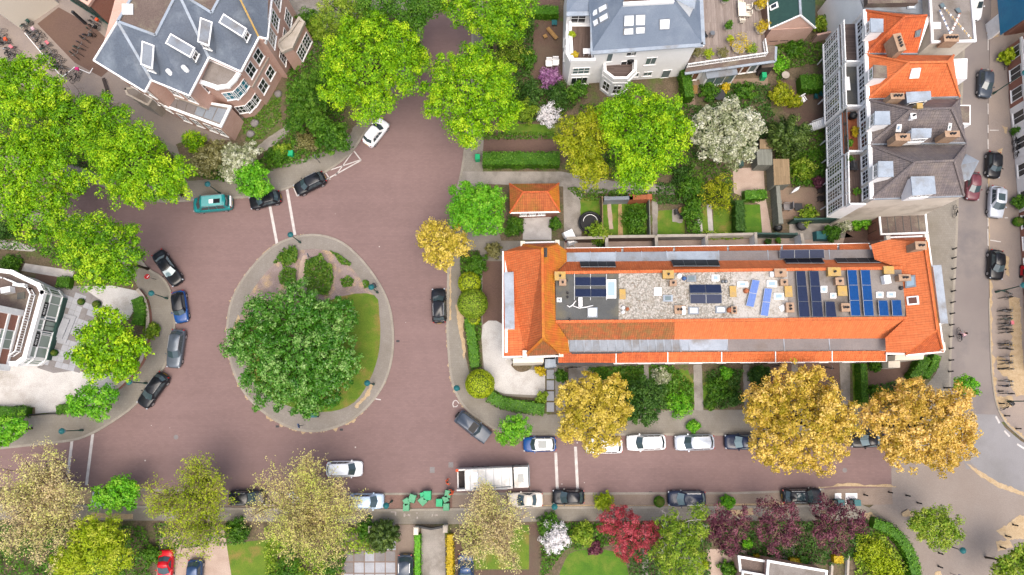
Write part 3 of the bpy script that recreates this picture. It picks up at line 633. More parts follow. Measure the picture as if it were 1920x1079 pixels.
def crown_arrays(lobes, clump=.75, per=46, leaf=.34, fill=1.0, aspect=.62, up=.22, lump=.16, inner=.45, droop=0, tintw=.31):
    Q = []; Tn = []
    for li, (c_, r, rz) in enumerate(lobes):
        c_ = np.array(c_); n = max(5, int(fill * 3.1 * (r * (r + rz) * .5) / (clump * clump)))
        d = sph(n, -.45); ph = NR.uniform(0, 6.28, 6)
        lum = 1 + lump * (np.sin(d[:, 0] * 4 + ph[0]) * np.sin(d[:, 1] * 4 + ph[1]) + .6 * np.sin(d[:, 0] * 9 + ph[2]) * np.sin(d[:, 1] * 8 + ph[3]) + .5 * np.sin(d[:, 2] * 7 + ph[4]))
        rad = NR.uniform(.74, 1.0, n) * lum
        K_ = c_ + d * rad[:, None] * np.array([r, r, rz])
        keep = np.ones(n, bool)
        for lj, (c2, r2, rz2) in enumerate(lobes):
            if lj != li: keep &= (np.sum(((K_ - np.array(c2)) / np.array([r2, r2, rz2])) ** 2, 1) > .5)
        K_ = K_[keep]; d = d[keep]; n = len(K_)
        if n == 0: continue
        cr = clump * NR.uniform(.6, 1.25, n); ct_ = NR.normal(0, tintw * .6, n) + .2 * np.sin(K_[:, 0] * .8 + ph[5]) * np.sin(K_[:, 1] * .8 + ph[0])
        m = per; idx = np.repeat(np.arange(n), m); dd = sph(n * m, -.4)
        rr = NR.uniform(.35, 1.05, n * m)
        C = K_[idx] + dd * (cr[idx] * rr)[:, None] * np.array([1, 1, .8])
        C[:, 2] -= droop * NR.uniform(0, 1, n * m) * rr
        N = dd * .75 + d[idx] * .25 + np.array([0, 0, up]) + NR.normal(0, .38, (n * m, 3))
        Q.append(leaves(C, N, leaf * NR.uniform(.65, 1.3, n * m), aspect))
        Tn.append(.5 + ct_[idx] + NR.normal(0, tintw * .6, n * m))
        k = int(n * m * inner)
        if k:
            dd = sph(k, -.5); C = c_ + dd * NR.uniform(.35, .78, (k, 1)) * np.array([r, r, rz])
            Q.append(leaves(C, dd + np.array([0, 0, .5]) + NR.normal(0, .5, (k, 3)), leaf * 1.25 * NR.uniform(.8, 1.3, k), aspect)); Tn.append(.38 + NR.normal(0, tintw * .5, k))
    return np.concatenate(Q), np.concatenate(Tn)
def limb(mb, a, b, r0, r1, bend=.12, sides=6, seg=4):
    a = Vector(a); b = Vector(b); L = (b - a).length; off = Vector((rnd.gauss(0, 1), rnd.gauss(0, 1), rnd.gauss(0, .3))) * L * bend
    pts = []; 
    for i in range(seg + 1):
        t = i / seg; pts.append(a.lerp(b, t) + off * math.sin(math.pi * t))
    mb.tube(pts, [r0 + (r1 - r0) * i / seg for i in range(seg + 1)], sides); return pts
def lobes3(lob, hc, zr):
    out = []
    for q in lob:
        px, py, r = q[:3]; h = hc + (q[3] if len(q) > 3 else 0); p = P(px, py, h); rm = r / ppm(px, py, h)
        out.append(((p.x, p.y, p.z), rm, rm * zr))
    return out
def tree(name, label, lob, m, h=9.0, zr=.7, cat='tree', group=None, base=None, bark='bark', twigs=0, twigmat=None, **kw):
    """lob: crown lobes as photo pixels (x, y, radius[, height offset]); h: height of the crown's middle"""
    L = lobes3(lob, h, zr)
    w = sum(l[1] ** 2 for l in L); cx = sum(l[0][0] * l[1] ** 2 for l in L) / w; cy = sum(l[0][1] * l[1] ** 2 for l in L) / w
    b = Vector((cx, cy, ZP)) if base is None else P(base[0], base[1], ZP)
    t = thing(name, label, cat, b, 0, group)
    Q, T = crown_arrays(L, **kw); Q = Q - np.array(b)
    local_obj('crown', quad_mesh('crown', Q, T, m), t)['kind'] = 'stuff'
    tr = MB(); rm = max(l[1] for l in L); r0 = .05 + rm * .045
    fork = Vector((cx, cy, max(.8, h - rm * zr * .55)))
    limb(tr, b - Vector((0, 0, .1)), fork, r0, r0 * .7, .03, 8)
    for c_, r, rz in L:
        for k in range(3 if len(L) < 3 else 2):
            d = Vector((rnd.uniform(-1, 1), rnd.uniform(-1, 1), rnd.uniform(.1, .9))); e = Vector(c_) + Vector((d.x * r * .7, d.y * r * .7, d.z * rz * .75))
            limb(tr, fork, e, r0 * .5, .03, .1, 5)
    tr.build('trunk', bark, t)
    if twigs: add_twigs(t, L, fork, twigs, twigmat or bark)
    return t
def add_twigs(t, L, fork, n, m, rad=.022, name='branches'):
    tw = MB(); org = fork
    for c_, r, rz in L:
        for k in range(n):
            d = sph(1, -.1)[0]; e = Vector(c_) + Vector((d[0] * r, d[1] * r, d[2] * rz)) * rnd.uniform(.8, 1.08)
            pts = limb(tw, org.lerp(Vector(c_), rnd.uniform(.2, .9)), e, rad * 2.4, rad, .12, 3, 4)
            for p in pts[1:]:
                for q in range(2):
                    v = Vector((rnd.gauss(0, 1), rnd.gauss(0, 1), rnd.gauss(.3, .6))).normalized() * rnd.uniform(.5, 1.3) * min(1.2, r * .4)
                    tw.tube([p, p + v * .5 + Vector((0, 0, .1)), p + v], [rad * 1.2, rad * .9, rad * .5], 3, False)
    tw.build(name, m, t)
def bare_tree(name, label, lob, m, h=7.5, zr=.6, bark='bark_tan', density=1.0, leafn=1.0, leaf=.2, group=None, trunk_px=None, cat='tree', twr=.016):
    L = lobes3(lob, h, zr); w = sum(l[1] ** 2 for l in L); cx = sum(l[0][0] * l[1] ** 2 for l in L) / w; cy = sum(l[0][1] * l[1] ** 2 for l in L) / w
    b = Vector((cx, cy, ZP)) if trunk_px is None else P(*trunk_px, ZP)
    t = thing(name, label, cat, b, 0, group); tr = MB(); rm = max(l[1] for l in L); r0 = .12 + rm * .035
    fork = Vector((b.x * .6 + cx * .4, b.y * .6 + cy * .4, h * .38)); limb(tr, b - Vector((0, 0, .1)), fork, r0, r0 * .75, .04, 8)
    tips = []; tw = MB()
    for c_, r, rz in L:
        c_ = Vector(c_); nb = int(7 * density * max(.6, r / 4))
        for k in range(nb):
            d = sph(1, -.15)[0]; e = c_ + Vector((d[0] * r, d[1] * r, d[2] * rz)) * rnd.uniform(.55, .98)
            pts = limb(tr, fork, e, r0 * .42, .022, .10, 5, 6)
            for p in pts[2:]:
                for q in range(int(3 * density + rnd.random())):
                    v = (Vector((rnd.gauss(0, 1), rnd.gauss(0, 1), rnd.gauss(.15, .5))).normalized()) * rnd.uniform(.8, 1.9) * min(1.15, r * .3 + .2)
                    mid = p + v * .5 + Vector((rnd.gauss(0, .12), rnd.gauss(0, .12), .1)); end = p + v
                    tw.tube([p, mid, end], [twr * 1.7, twr * 1.2, twr * .7], 3, False); tips.append(tuple(end)); tips.append(tuple(mid))
                    for s in range(3):
                        st = p.lerp(end, rnd.uniform(.25, .95)); v2 = Vector((rnd.gauss(0, 1), rnd.gauss(0, 1), rnd.gauss(.2, .5))).normalized() * rnd.uniform(.35, .9)
                        tw.tube([st, st + v2], [twr * .9, twr * .5], 3, False); tips.append(tuple(st + v2)); tips.append(tuple(st + v2 * .55))
    tr.build('trunk', 'bark', t); tw.build('twigs', bark, t)
    tips = np.array(tips); k = int(len(tips) * 2.2 * leafn); C = tips[NR.integers(0, len(tips), k)] + NR.normal(0, .14, (k, 3))
    Q = leaves(C, NR.normal(0, .6, (k, 3)) + np.array([0, 0, .7]), leaf * .72 * NR.uniform(.6, 1.4, k), .6) - np.array(b)
    ph = NR.uniform(0, 6, 2); T = .42 + .22 * np.sin(C[:, 0] * .9 + ph[0]) * np.sin(C[:, 1] * .8 + ph[1]) + NR.normal(0, .2, k)
    local_obj('crown', quad_mesh('crown', Q, T, m), t)['kind'] = 'stuff'
    return t
def shrub(label, px, py, r, m, h=None, name='shrub', cat='shrub', zr=.85, clump=None, leaf=.2, per=30, aspect=.62, lobes=None, group=None, **kw):
    rm = r / ppm(px, py, .8); hh = h if h else rm * zr
    lob = lobes or [(px, py, r)]
    L = []
    for q in lob:
        p = P(q[0], q[1], hh * .55); rr = q[2] / ppm(q[0], q[1], hh * .5); L.append(((p.x, p.y, ZP + hh * .42), rr * .92, hh * .6))
    b = Vector((L[0][0][0], L[0][0][1], ZP)); t = thing(name, label, cat, b, 0, group)
    Q, T = crown_arrays(L, clump=clump or max(.22, rm * .24), per=per, leaf=leaf, aspect=aspect, **kw)
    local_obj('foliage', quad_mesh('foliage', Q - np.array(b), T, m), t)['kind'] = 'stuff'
    st = MB()
    for k in range(4): limb(st, b, (L[0][0][0] + rnd.gauss(0, rm * .3), L[0][0][1] + rnd.gauss(0, rm * .3), ZP + hh * .7), .035, .012, .05, 4, 2)
    st.build('stem', 'bark', t); return t
def topiary(label, px, py, r, m, name='topiary_shrub', leaf=.13, zr=1.0, flat=0):     # clipped ball
    rm = r / ppm(px, py, r * .06); c_ = P(px, py, rm * zr); n = int(1500 * rm * rm + 300)
    d = sph(n, -.6); C = np.array(c_) + d * np.array([rm, rm, rm * zr]) * NR.uniform(.93, 1.03, (n, 1))
    C[:, 2] = np.maximum(C[:, 2], ZP); b = Vector((c_.x, c_.y, ZP))
    Q = leaves(C, d + NR.normal(0, .35, (n, 3)), leaf * 1.25 * NR.uniform(.7, 1.3, n), .7)
    t = thing(name, label, 'shrub', b); local_obj('foliage', quad_mesh('foliage', Q - np.array(b), .5 + NR.normal(0, .2, n), m), t)['kind'] = 'stuff'
    cb = MB().lathe(b, [(rm * .5, 0), (rm * .9, rm * zr * .6), (rm * .92, rm * zr * 1.1), (rm * .6, rm * zr * 1.75), (.02, rm * zr * 1.92)], 12); cb.build('stem', 'topiary_core', t); return t
def hedge(label, path, wpx, h, m='leaf_hedge', name='hedge', dens=1.2, leaf=.19, closed=False):
    w = PX(smooth(path, 4, False) if len(path) > 2 else path, 0); wd = wpx / ppm(*path[0]); Q = []; T = []
    for i in range(len(w) - 1):
        a = w[i]; b = w[i + 1]; L = (b - a).length
        if L < .01: continue
        t = (b - a).normalized(); nn = Vector((-t.y, t.x, 0))
        n = int(dens * L * (wd + 2 * h) * 46); u = NR.uniform(0, 1, n); s = NR.uniform(-1, 1, n) * (wd / 2 + h)
        top = np.abs(s) < wd / 2; off = np.where(top, s, np.sign(s) * wd / 2); z = np.where(top, h, h - (np.abs(s) - wd / 2))
        C = np.array(a)[None] + u[:, None] * np.array(b - a)[None] + off[:, None] * np.array(nn)[None]; C[:, 2] = z + ZP
        N = np.where(top[:, None], np.array([0, 0, 1.0])[None], (np.sign(s)[:, None] * np.array(nn)[None]))
        C += N * (NR.normal(0, .07, (n, 1)) + .1 * (np.sin(C[:, :1] * 2.3) * np.sin(C[:, 1:2] * 2.9 + C[:, 2:3] * 2)))
        Q.append(leaves(C, N + NR.normal(0, .4, (n, 3)), leaf * NR.uniform(.7, 1.4, n), .65)); T.append(.5 + .14 * np.sin(C[:, 0] * 1.7) * np.sin(C[:, 1] * 1.9) + NR.normal(0, .2, n))
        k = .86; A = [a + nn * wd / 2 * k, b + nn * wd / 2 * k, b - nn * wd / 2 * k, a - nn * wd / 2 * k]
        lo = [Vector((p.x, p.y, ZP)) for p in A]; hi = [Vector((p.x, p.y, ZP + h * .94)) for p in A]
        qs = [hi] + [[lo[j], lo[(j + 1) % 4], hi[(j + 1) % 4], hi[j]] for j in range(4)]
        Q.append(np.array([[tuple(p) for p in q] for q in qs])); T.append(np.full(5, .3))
    o0 = w[0].copy(); o0.z = ZP; Q = np.concatenate(Q) - np.array(o0); T = np.concatenate(T)
    o = bpy.data.objects.new(name, quad_mesh(name, Q, T, m)); reg(o, None, o0); o.location = o0
    return tag(o, label, 'hedge')
def inpoly(x, y, poly):
    c_ = np.zeros(len(x), bool); j = len(poly) - 1
    for i in range(len(poly)):
        xi, yi = poly[i]; xj, yj = poly[j]
        with np.errstate(divide='ignore', invalid='ignore'):
            c_ ^= ((yi > y) != (yj > y)) & (x < (xj - xi) * (y - yi) / (yj - yi + 1e-12) + xi)
        j = i
    return c_
def cover(label, px, m, h=.6, dens=60, leaf=.27, name='undergrowth', bumps=.8, aspect=.6, cat='undergrowth', hole=.0):
    W = PX(px); poly = [(p.x, p.y) for p in W]; xs = [p[0] for p in poly]; ys = [p[1] for p in poly]
    area = abs(sum(poly[i][0] * poly[(i + 1) % len(poly)][1] - poly[(i + 1) % len(poly)][0] * poly[i][1] for i in range(len(poly)))) / 2
    bb = (max(xs) - min(xs)) * (max(ys) - min(ys)); h *= 1.4; n = int(dens * 1.3 * bb); x = NR.uniform(min(xs), max(xs), n); y = NR.uniform(min(ys), max(ys), n)
    f = inpoly(x, y, poly); x = x[f]; y = y[f]; n = len(x); ph = NR.uniform(0, 6, 6)
    g = np.sin(x * 1.7 / bumps + ph[0]) * np.sin(y * 1.9 / bumps + ph[1]) + .6 * np.sin(x * 3.7 / bumps + ph[2] + y) * np.sin(y * 3.1 / bumps + ph[3])
    keep = g > (-1.6 + hole * 1.6); x = x[keep]; y = y[keep]; g = g[keep]; n = len(x)
    z = ZP + h * np.clip(.55 + .4 * g, .08, 1.2) * NR.uniform(.45, 1.05, n)
    C = np.stack([x, y, z], 1); Q = leaves(C, NR.normal(0, .5, (n, 3)) + np.array([0, 0, .8]), leaf * NR.uniform(.7, 1.4, n), aspect)
    o = bpy.data.objects.new(name, quad_mesh(name, Q, .48 + .12 * g + NR.normal(0, .2, n), m)); reg(o)
    return tag(o, label, cat, None, 'stuff')

MP = dict(clump=.75, per=86, leaf=.24)
GN = 'tall maples round the junction'
tree('maple_tree', 'huge bright green maple between brick villa and north road', [(695, 120, 78), (642, 110, 46), (735, 90, 50, 1), (700, 65, 42), (640, 165, 42), (700, 190, 44), (755, 135, 46), (782, 105, 28, -2), (665, 60, 30)], 'leaf_maple', 9.5, .7, group=GN, **MP)
tree('maple_tree', 'bright green maple just east of the north road', [(885, 170, 72), (848, 200, 48), (922, 195, 50), (880, 124, 42, 1), (928, 146, 40), (880, 240, 38), (824, 165, 32), (950, 215, 30, -1), (848, 136, 36)], 'leaf_maple', 9.5, .7, group=GN, **MP)
tree('maple_tree', 'maple at the top edge over the north road, west one', [(752, 14, 54), (705, 8, 42), (800, 14, 36), (768, 50, 26), (825, -5, 30)], 'leaf_green', 9, .7, group=GN, **MP)
tree('maple_tree', 'maple at the top edge over the north road, east one', [(908, 12, 62), (868, 22, 38), (944, 42, 42), (970, 8, 36), (922, 62, 26)], 'leaf_maple_deep', 9, .7, group=GN, **MP)
tree('feathery_tree', 'pale feathery tree at the top edge beside brick villa', [(640, 25, 46), (680, 45, 30), (660, 5, 40), (610, 50, 26, -2)], 'leaf_birch', 6.5, .8, group=GN, clump=.6, per=44, leaf=.26, aspect=.4)
tree('maple_tree', 'spreading maple directly west of the teal camper van', [(250, 308, 64), (298, 330, 46), (205, 302, 46), (260, 265, 40, 1), (325, 352, 28, -1), (250, 362, 34, -1), (340, 322, 24)], 'leaf_maple', 10.5, .7, group=GN, **MP)
tree('maple_tree', 'maple whose crown covers the road mouth by the no entry sign', [(190, 465, 60), (158, 438, 38), (232, 472, 38), (182, 508, 36), (132, 472, 28), (232, 515, 28, -1), (238, 440, 22, -1)], 'leaf_maple_deep', 10, .7, group=GN, **MP)
tree('maple_tree', 'maple at the left edge below the parked bicycles', [(48, 165, 60), (92, 178, 38), (18, 205, 42), (60, 130, 30), (20, 140, 34)], 'leaf_maple', 10, .7, group=GN, **MP)
tree('maple_tree', 'twiggy maple south of the villa yard', [(140, 222, 54), (186, 212, 38), (104, 205, 34), (220, 224, 32), (122, 262, 36), (165, 262, 34)], 'leaf_maple_deep', 9, .7, group=GN, twigs=6, **MP)
tree('maple_tree', 'maple at the left edge level with the teal camper van', [(30, 300, 62), (76, 328, 46), (20, 356, 44), (62, 268, 38), (105, 305, 32)], 'leaf_maple', 10, .7, group=GN, **MP)
tree('maple_tree', 'lower maple left of the no entry sign tree', [(68, 408, 46), (38, 392, 38), (106, 420, 32), (84, 444, 26), (142, 345, 26), (110, 372, 28)], 'leaf_maple_deep', 9, .7, group=GN, **MP)
tree('maple_tree', 'green maple in the white house forecourt', [(205, 640, 50), (175, 640, 34), (235, 655, 34), (205, 605, 30, .5), (190, 690, 30), (235, 690, 26), (150, 670, 22), (262, 650, 16)], 'leaf_maple', 5.5, .75, clump=.65, per=46, leaf=.3)
tree('young_maple', 'small maple at the south corner of the white forecourt', [(172, 752, 34), (200, 745, 24), (145, 756, 22), (190, 770, 18)], 'leaf_fresh', 4, .75, clump=.55, per=46, leaf=.26)
tree('young_maple', 'small maple at the left edge by the south west lamp', [(14, 800, 30), (40, 795, 16), (5, 825, 20)], 'leaf_fresh', 4, .75, clump=.55, per=46, leaf=.26)
tree('chestnut_tree', 'large dark green chestnut on the traffic island', [(560, 650, 92), (500, 640, 62), (610, 620, 60), (560, 580, 52), (520, 710, 60), (600, 715, 56), (455, 645, 36), (640, 680, 36), (575, 755, 30, -1), (490, 585, 36), (640, 590, 30)], 'leaf_dark', 5.5, .55, base=(575, 640), clump=.55, per=46, leaf=.32, aspect=.5, fill=1.0, inner=.4)
tree('lime_tree', 'round bright green tree north of the golden roadside tree', [(895, 388, 46), (870, 370, 28), (920, 375, 28), (875, 415, 26), (915, 415, 28), (860, 395, 20)], 'leaf_fresh', 6, .75, clump=.55, per=66, leaf=.23)
tree('golden_tree', 'small golden tree on the pavement east of the roundabout', [(828, 455, 38), (810, 435, 24), (850, 450, 26), (830, 490, 20), (865, 465, 18), (815, 480, 20), (800, 452, 16)], 'leaf_gold_green', 6, .75, clump=.45, per=34, leaf=.24, inner=.35, twigs=1)
tree('golden_tree', 'golden tree nearest the gravel court on the east road', [(1110, 770, 52), (1075, 745, 34), (1145, 740, 34), (1075, 800, 34), (1140, 800, 36), (1115, 830, 24), (1110, 725, 26), (1165, 770, 20)], 'leaf_gold_green', 7, .72, clump=.48, per=48, leaf=.24, inner=.35, twigs=1)
tree('golden_tree', 'middle and broadest golden tree on the east road', [(1495, 790, 76), (1445, 765, 50), (1545, 770, 50), (1490, 725, 40), (1450, 830, 46), (1540, 835, 46), (1495, 860, 30), (1580, 800, 32), (1412, 770, 26), (1525, 705, 22)], 'leaf_gold', 8.6, .75, clump=.52, per=46, leaf=.25, inner=.35, twigs=1)
tree('golden_tree', 'golden tree at the corner with the side street', [(1725, 800, 74), (1675, 790, 50), (1780, 795, 50), (1720, 745, 40), (1690, 840, 40), (1760, 845, 40), (1640, 790, 24), (1805, 830, 28), (1790, 750, 28)], 'leaf_gold_tan', 8.6, .75, clump=.52, per=46, leaf=.25, inner=.35, twigs=1)
tree('maple_tree', 'yellow green maple behind the garage with orange hipped roof', [(1098, 270, 42), (1080, 235, 30), (1110, 320, 34), (1080, 310, 26), (1120, 230, 28), (1060, 270, 22)], 'leaf_maple_yellow', 8, .7, clump=.6, per=60, leaf=.24)
tree('maple_tree', 'big bright green maple in the garden south of the white villa', [(1205, 260, 68), (1160, 215, 42), (1240, 220, 46), (1250, 280, 42), (1195, 325, 44), (1165, 280, 36), (1195, 190, 34), (1275, 245, 26)], 'leaf_maple', 9, .7, clump=.75, per=84, leaf=.24)
tree('blossom_tree', 'white blossom tree in the garden below the deck', [(1365, 245, 50), (1330, 235, 34), (1400, 240, 34), (1365, 280, 34), (1340, 275, 28), (1395, 275, 30), (1365, 210, 26), (1315, 260, 18)], 'blossom_white', 6.5, .72, clump=.5, per=44, leaf=.26, inner=.3)
tree('blossom_tree', 'white blossom tree by the pavement near black parked cars', [(445, 298, 32), (470, 285, 18), (430, 325, 18), (460, 315, 16)], 'blossom_white', 4, .8, clump=.42, per=40, leaf=.24)
tree('olive_tree', 'olive grey shrubby tree beside the white blossom by the pavement', [(392, 300, 30), (375, 315, 18), (405, 280, 18)], 'leaf_olive', 3.6, .8, clump=.42, per=40, leaf=.22)
tree('young_maple', 'round bright green tree hiding the front of a black car', [(476, 335, 32), (462, 320, 18), (490, 350, 18), (470, 358, 16)], 'leaf_fresh', 4, .8, clump=.5, per=44, leaf=.26)
tree('feathery_tree', 'feathery light green larch beside the brick villa garden', [(570, 165, 28), (590, 190, 30), (560, 205, 24), (555, 235, 22), (600, 145, 24), (585, 225, 22)], 'leaf_green', 4.6, .85, clump=.45, per=44, leaf=.28, aspect=.3)
tree('young_maple', 'dense green tree behind the white hatchback', [(622, 255, 32), (640, 265, 20), (605, 240, 22)], 'leaf_green', 4.5, .8, clump=.5, per=44, leaf=.26)
tree('dark_tree', 'dark green tree in the front garden east of the nearest golden tree', [(1210, 755, 40), (1190, 770, 24), (1228, 738, 24), (1205, 725, 22)], 'leaf_deep', 4, .75, clump=.5, per=42, leaf=.26)
tree('street_tree', 'little wispy light green street tree by the blue and white car', [(962, 806, 28), (975, 800, 20), (950, 815, 18)], 'leaf_fresh', 3.6, .8, clump=.42, per=44, leaf=.2, inner=.3)
tree('street_tree', 'small bright green tree beside the side street near the corner', [(1812, 724, 18), (1800, 726, 14), (1822, 720, 13), (1822, 735, 12)], 'leaf_fresh', 4.4, .8, clump=.45, per=46, leaf=.24)
tree('lime_tree', 'bright lime street tree standing alone on the brick plaza', [(1752, 988, 38), (1735, 975, 26), (1775, 990, 28), (1755, 1010, 24), (1790, 1000, 16), (1715, 985, 14)], 'leaf_birch', 5.5, .75, base=(1705, 978), clump=.55, per=50, leaf=.28, aspect=.4)
tree('lime_tree', 'green tree in the bottom right corner of the plaza', [(1905, 1062, 30), (1890, 1080, 26), (1930, 1050, 26), (1880, 1060, 14)], 'leaf_birch', 5, .75, clump=.55, per=46, leaf=.28)
tree('red_tree', 'crimson flowering tree in the south garden', [(1172, 990, 34), (1145, 980, 22), (1200, 1005, 28), (1175, 1025, 24), (1222, 1000, 20), (1160, 965, 18), (1195, 1030, 18)], 'leaf_red', 4.2, .75, clump=.42, per=40, leaf=.26, aspect=.3, inner=.15, twigs=4)
PU = dict(clump=.5, per=44, leaf=.2, inner=.2, fill=.95, twigs=5, twigmat='bark_tan')
tree('purple_tree', 'purple leaved tree nearest the lime green birch', [(1366, 990, 34), (1350, 972, 22), (1385, 975, 22), (1368, 1018, 24), (1342, 1000, 18)], 'leaf_purple', 5.2, .75, **PU)
tree('purple_tree', 'middle of the three purple leaved trees', [(1455, 982, 36), (1440, 958, 24), (1475, 962, 22), (1450, 1012, 26), (1474, 1006, 20), (1432, 1000, 18)], 'leaf_purple', 5.2, .75, **PU)
tree('purple_tree', 'purple leaved tree beside the curved hedge', [(1565, 980, 38), (1545, 955, 24), (1592, 975, 28), (1562, 1010, 26), (1542, 1000, 18), (1612, 985, 14)], 'leaf_purple', 5.2, .75, **PU)
tree('birch_tree', 'lime green birch with white limbs in the south garden', [(1272, 1020, 42), (1255, 985, 26), (1300, 990, 26), (1290, 1050, 34), (1250, 1050, 32), (1310, 965, 18)], 'leaf_birch', 6, .75, bark='bark_pale', twigs=4, twigmat='bark_pale', clump=.55, per=44, leaf=.26, aspect=.4)
tree('lime_tree', 'feathery lime green tree at the bottom edge left of the red car', [(175, 1030, 50), (145, 1045, 34), (205, 1010, 34), (215, 1050, 34), (165, 1000, 30), (120, 1060, 26)], 'leaf_lime', 6, .75, clump=.55, per=46, leaf=.3, aspect=.35)
tree('young_maple', 'bright green small tree over the parking strip near the left edge', [(190, 932, 20), (212, 925, 20), (232, 912, 18), (240, 935, 20), (210, 945, 16), (250, 920, 13)], 'leaf_fresh', 4.4, .8, clump=.5, per=46, leaf=.26)
bare_tree('budding_tree', 'budding tan tree filling the bottom left corner', [(60, 925, 70), (110, 890, 46), (40, 990, 56), (110, 960, 44), (90, 1030, 36), (10, 910, 46), (70, 860, 36), (130, 915, 34)], 'leaf_tan_pink', 7, .6, density=1.5, leafn=1.1, leaf=.24)
bare_tree('budding_tree', 'yellow green budding tree over the south pavement left of the black car', [(345, 915, 56), (390, 890, 38), (310, 920, 40), (350, 965, 44), (330, 1005, 36), (385, 1010, 36), (365, 870, 26), (405, 935, 30), (295, 965, 26)], 'leaf_lime', 7, .6, density=1.2, leafn=1.3, leaf=.24)
bare_tree('budding_tree', 'wide budding tan tree spreading over three white cars', [(560, 912, 56), (525, 895, 38), (600, 890, 36), (635, 925, 34), (520, 960, 52), (590, 985, 62), (650, 985, 40), (530, 1020, 40), (620, 1030, 44), (665, 955, 22), (575, 865, 20)], 'leaf_tan', 7.5, .6, density=1.35, leafn=1.0, leaf=.22, trunk_px=(575, 965))
bare_tree('budding_tree', 'budding tan tree overhanging the refuse truck', [(925, 968, 44), (888, 955, 32), (965, 958, 32), (920, 1010, 48), (880, 1005, 34), (970, 1015, 34), (950, 1042, 30), (880, 1042, 24), (905, 920, 14)], 'leaf_tan_pink', 7, .6, density=1.3, leafn=1.0, leaf=.22)
def conifer(label, px, py, r, name='conifer'):
    rm = r / ppm(px, py, 3); c_ = P(px, py, rm * 1.1); b = Vector((c_.x, c_.y, ZP)); t = thing(name, label, 'conifer', b); n = 80
    d = sph(n, -.3); K_ = np.array(c_) + d * np.array([rm, rm, rm * 1.1]) * .88; Q = []; T = []
    for i in range(n):
        m = 100; dd = sph(m, -.6); C = K_[i] + (dd * np.array([.3, .3, .3]) + d[i] * NR.uniform(-.4, .5, (m, 1))) * rm * .55
        Q.append(leaves(C, dd + d[i] * .5, .24 * NR.uniform(.7, 1.3, m), .6)); T.append(np.full(m, .5) + NR.normal(0, .18) + NR.normal(0, .12, m))
    local_obj('crown', quad_mesh('crown', np.concatenate(Q) - np.array(b), np.concatenate(T), 'leaf_conifer'), t)['kind'] = 'stuff'
    MB().lathe(b, [(rm * .2, 0), (rm * .7, rm * .4), (rm * .8, rm * 1.1), (rm * .4, rm * 1.8), (.02, rm * 2)], 10).build('trunk', 'leaf_conifer', t)
conifer('dark round conifer between gate piers on the south pavement', 721, 1004, 25); conifer('dark conifer beside the tan garden shed', 1478, 258, 35)
# hedges
hedge('tall dark hedge along the alley north of the hipped garage', [(906, 306), (1048, 306)], 26, 1.6, 'leaf_green'); hedge('low hedge west of the white villa terrace', [(998, 31), (1046, 31)], 18, 1.4)
hedge('hedge curving along the pavement by the gravel court', [(880, 600), (886, 640), (892, 690)], 18, 1.1); hedge('wide hedge in front of the gravel court, south side', [(918, 742), (950, 758), (1020, 768)], 22, 1.1)
hedge('curved clipped hedge bordering the brick plaza', [(1628, 978), (1662, 992), (1686, 1018), (1700, 1048), (1712, 1110)], 20, 1.3); hedge('clipped hedge inside the white forecourt wall', [(266, 562), (272, 585), (268, 612)], 22, 1.2)
hedge('hedge at the south west edge of the gravel forecourt', [(-20, 772), (62, 772)], 18, 1.1, 'leaf_green'); hedge('short hedge left of the forecourt gate', [(116, 768), (142, 766)], 16, 1.0, 'leaf_green'); hedge('square clipped hedge north of the white house terrace', [(116, 531), (140, 533)], 20, 1.0, 'leaf_green')
hedge('bright green clipped hedge between two south drives', [(785, 1000), (785, 1100)], 11, 1.0, 'leaf_fresh'); hedge('yellow clipped hedge between two south drives', [(845, 1000), (845, 1100)], 12, 1.0, 'leaf_yellow')
hedge('tall hedge beside the bright rectangular lawn', [(1378, 384), (1380, 440)], 18, 1.8, 'leaf_deep'); hedge('leafy hedge along the north end of the bright lawn', [(1390, 372), (1430, 370)], 18, 1.3); hedge('hedge beside the lawn strip at the terrace east end', [(1606, 684), (1608, 755)], 11, 1.6, 'leaf_green')
hedge('curved hedge at the south east corner of the terrace', [(1745, 668), (1738, 690), (1724, 708)], 13, 1.3); hedge('round leafy hedge inside the south east corner garden', [(1722, 672), (1716, 690), (1700, 712)], 20, 1.5, 'leaf_green'); hedge('thick shiny hedge on the row house garden patio', [(1492, 165), (1538, 165)], 30, 1.6, 'leaf_green')
hedge('hedge under the balustrade beside the white villa corner', [(1278, 145), (1282, 170), (1286, 195)], 18, 2.0, 'leaf_green'); hedge('small square hedge nearest the purple trees', [(1410, 1045), (1420, 1045)], 14, .9, 'leaf_yellow'); hedge('small square hedge between purple trees', [(1476, 1052), (1496, 1052)], 16, .9, 'leaf_yellow'); hedge('clipped hedge before the flat grey roof', [(1500, 1040), (1500, 1068)], 14, 1.0, 'leaf_green'); hedge('yellow clipped square beside the last purple tree', [(1557, 1046), (1574, 1046)], 14, .9, 'leaf_yellow')
for l, x, y, r, m in (('clipped ball shrub, northernmost by the drive', 880, 531, 21, 'leaf_lime'), ('largest clipped ball shrub by the drive', 886, 570, 28, 'leaf_birch'), ('small clipped yellow ball by the drive', 888, 599, 12, 'leaf_lime'), ('round yellow shrub at the hedge corner by the gravel court', 900, 720, 27, 'leaf_lime'), ('tiny clipped ball on the grey slab terrace', 152, 566, 6, 'leaf_deep'), ('square box planter shrub on the slab terrace', 181, 571, 7, 'leaf_deep'), ('clipped ball beside the white house steps', 102, 662, 6, 'leaf_deep'), ('small green ball shrub on the parking strip', 1236, 941, 10, 'leaf_green'), ('tiny green ball shrub on the side street wall', 1909, 416, 9, 'leaf_green')): topiary(l, x, y, r, m)
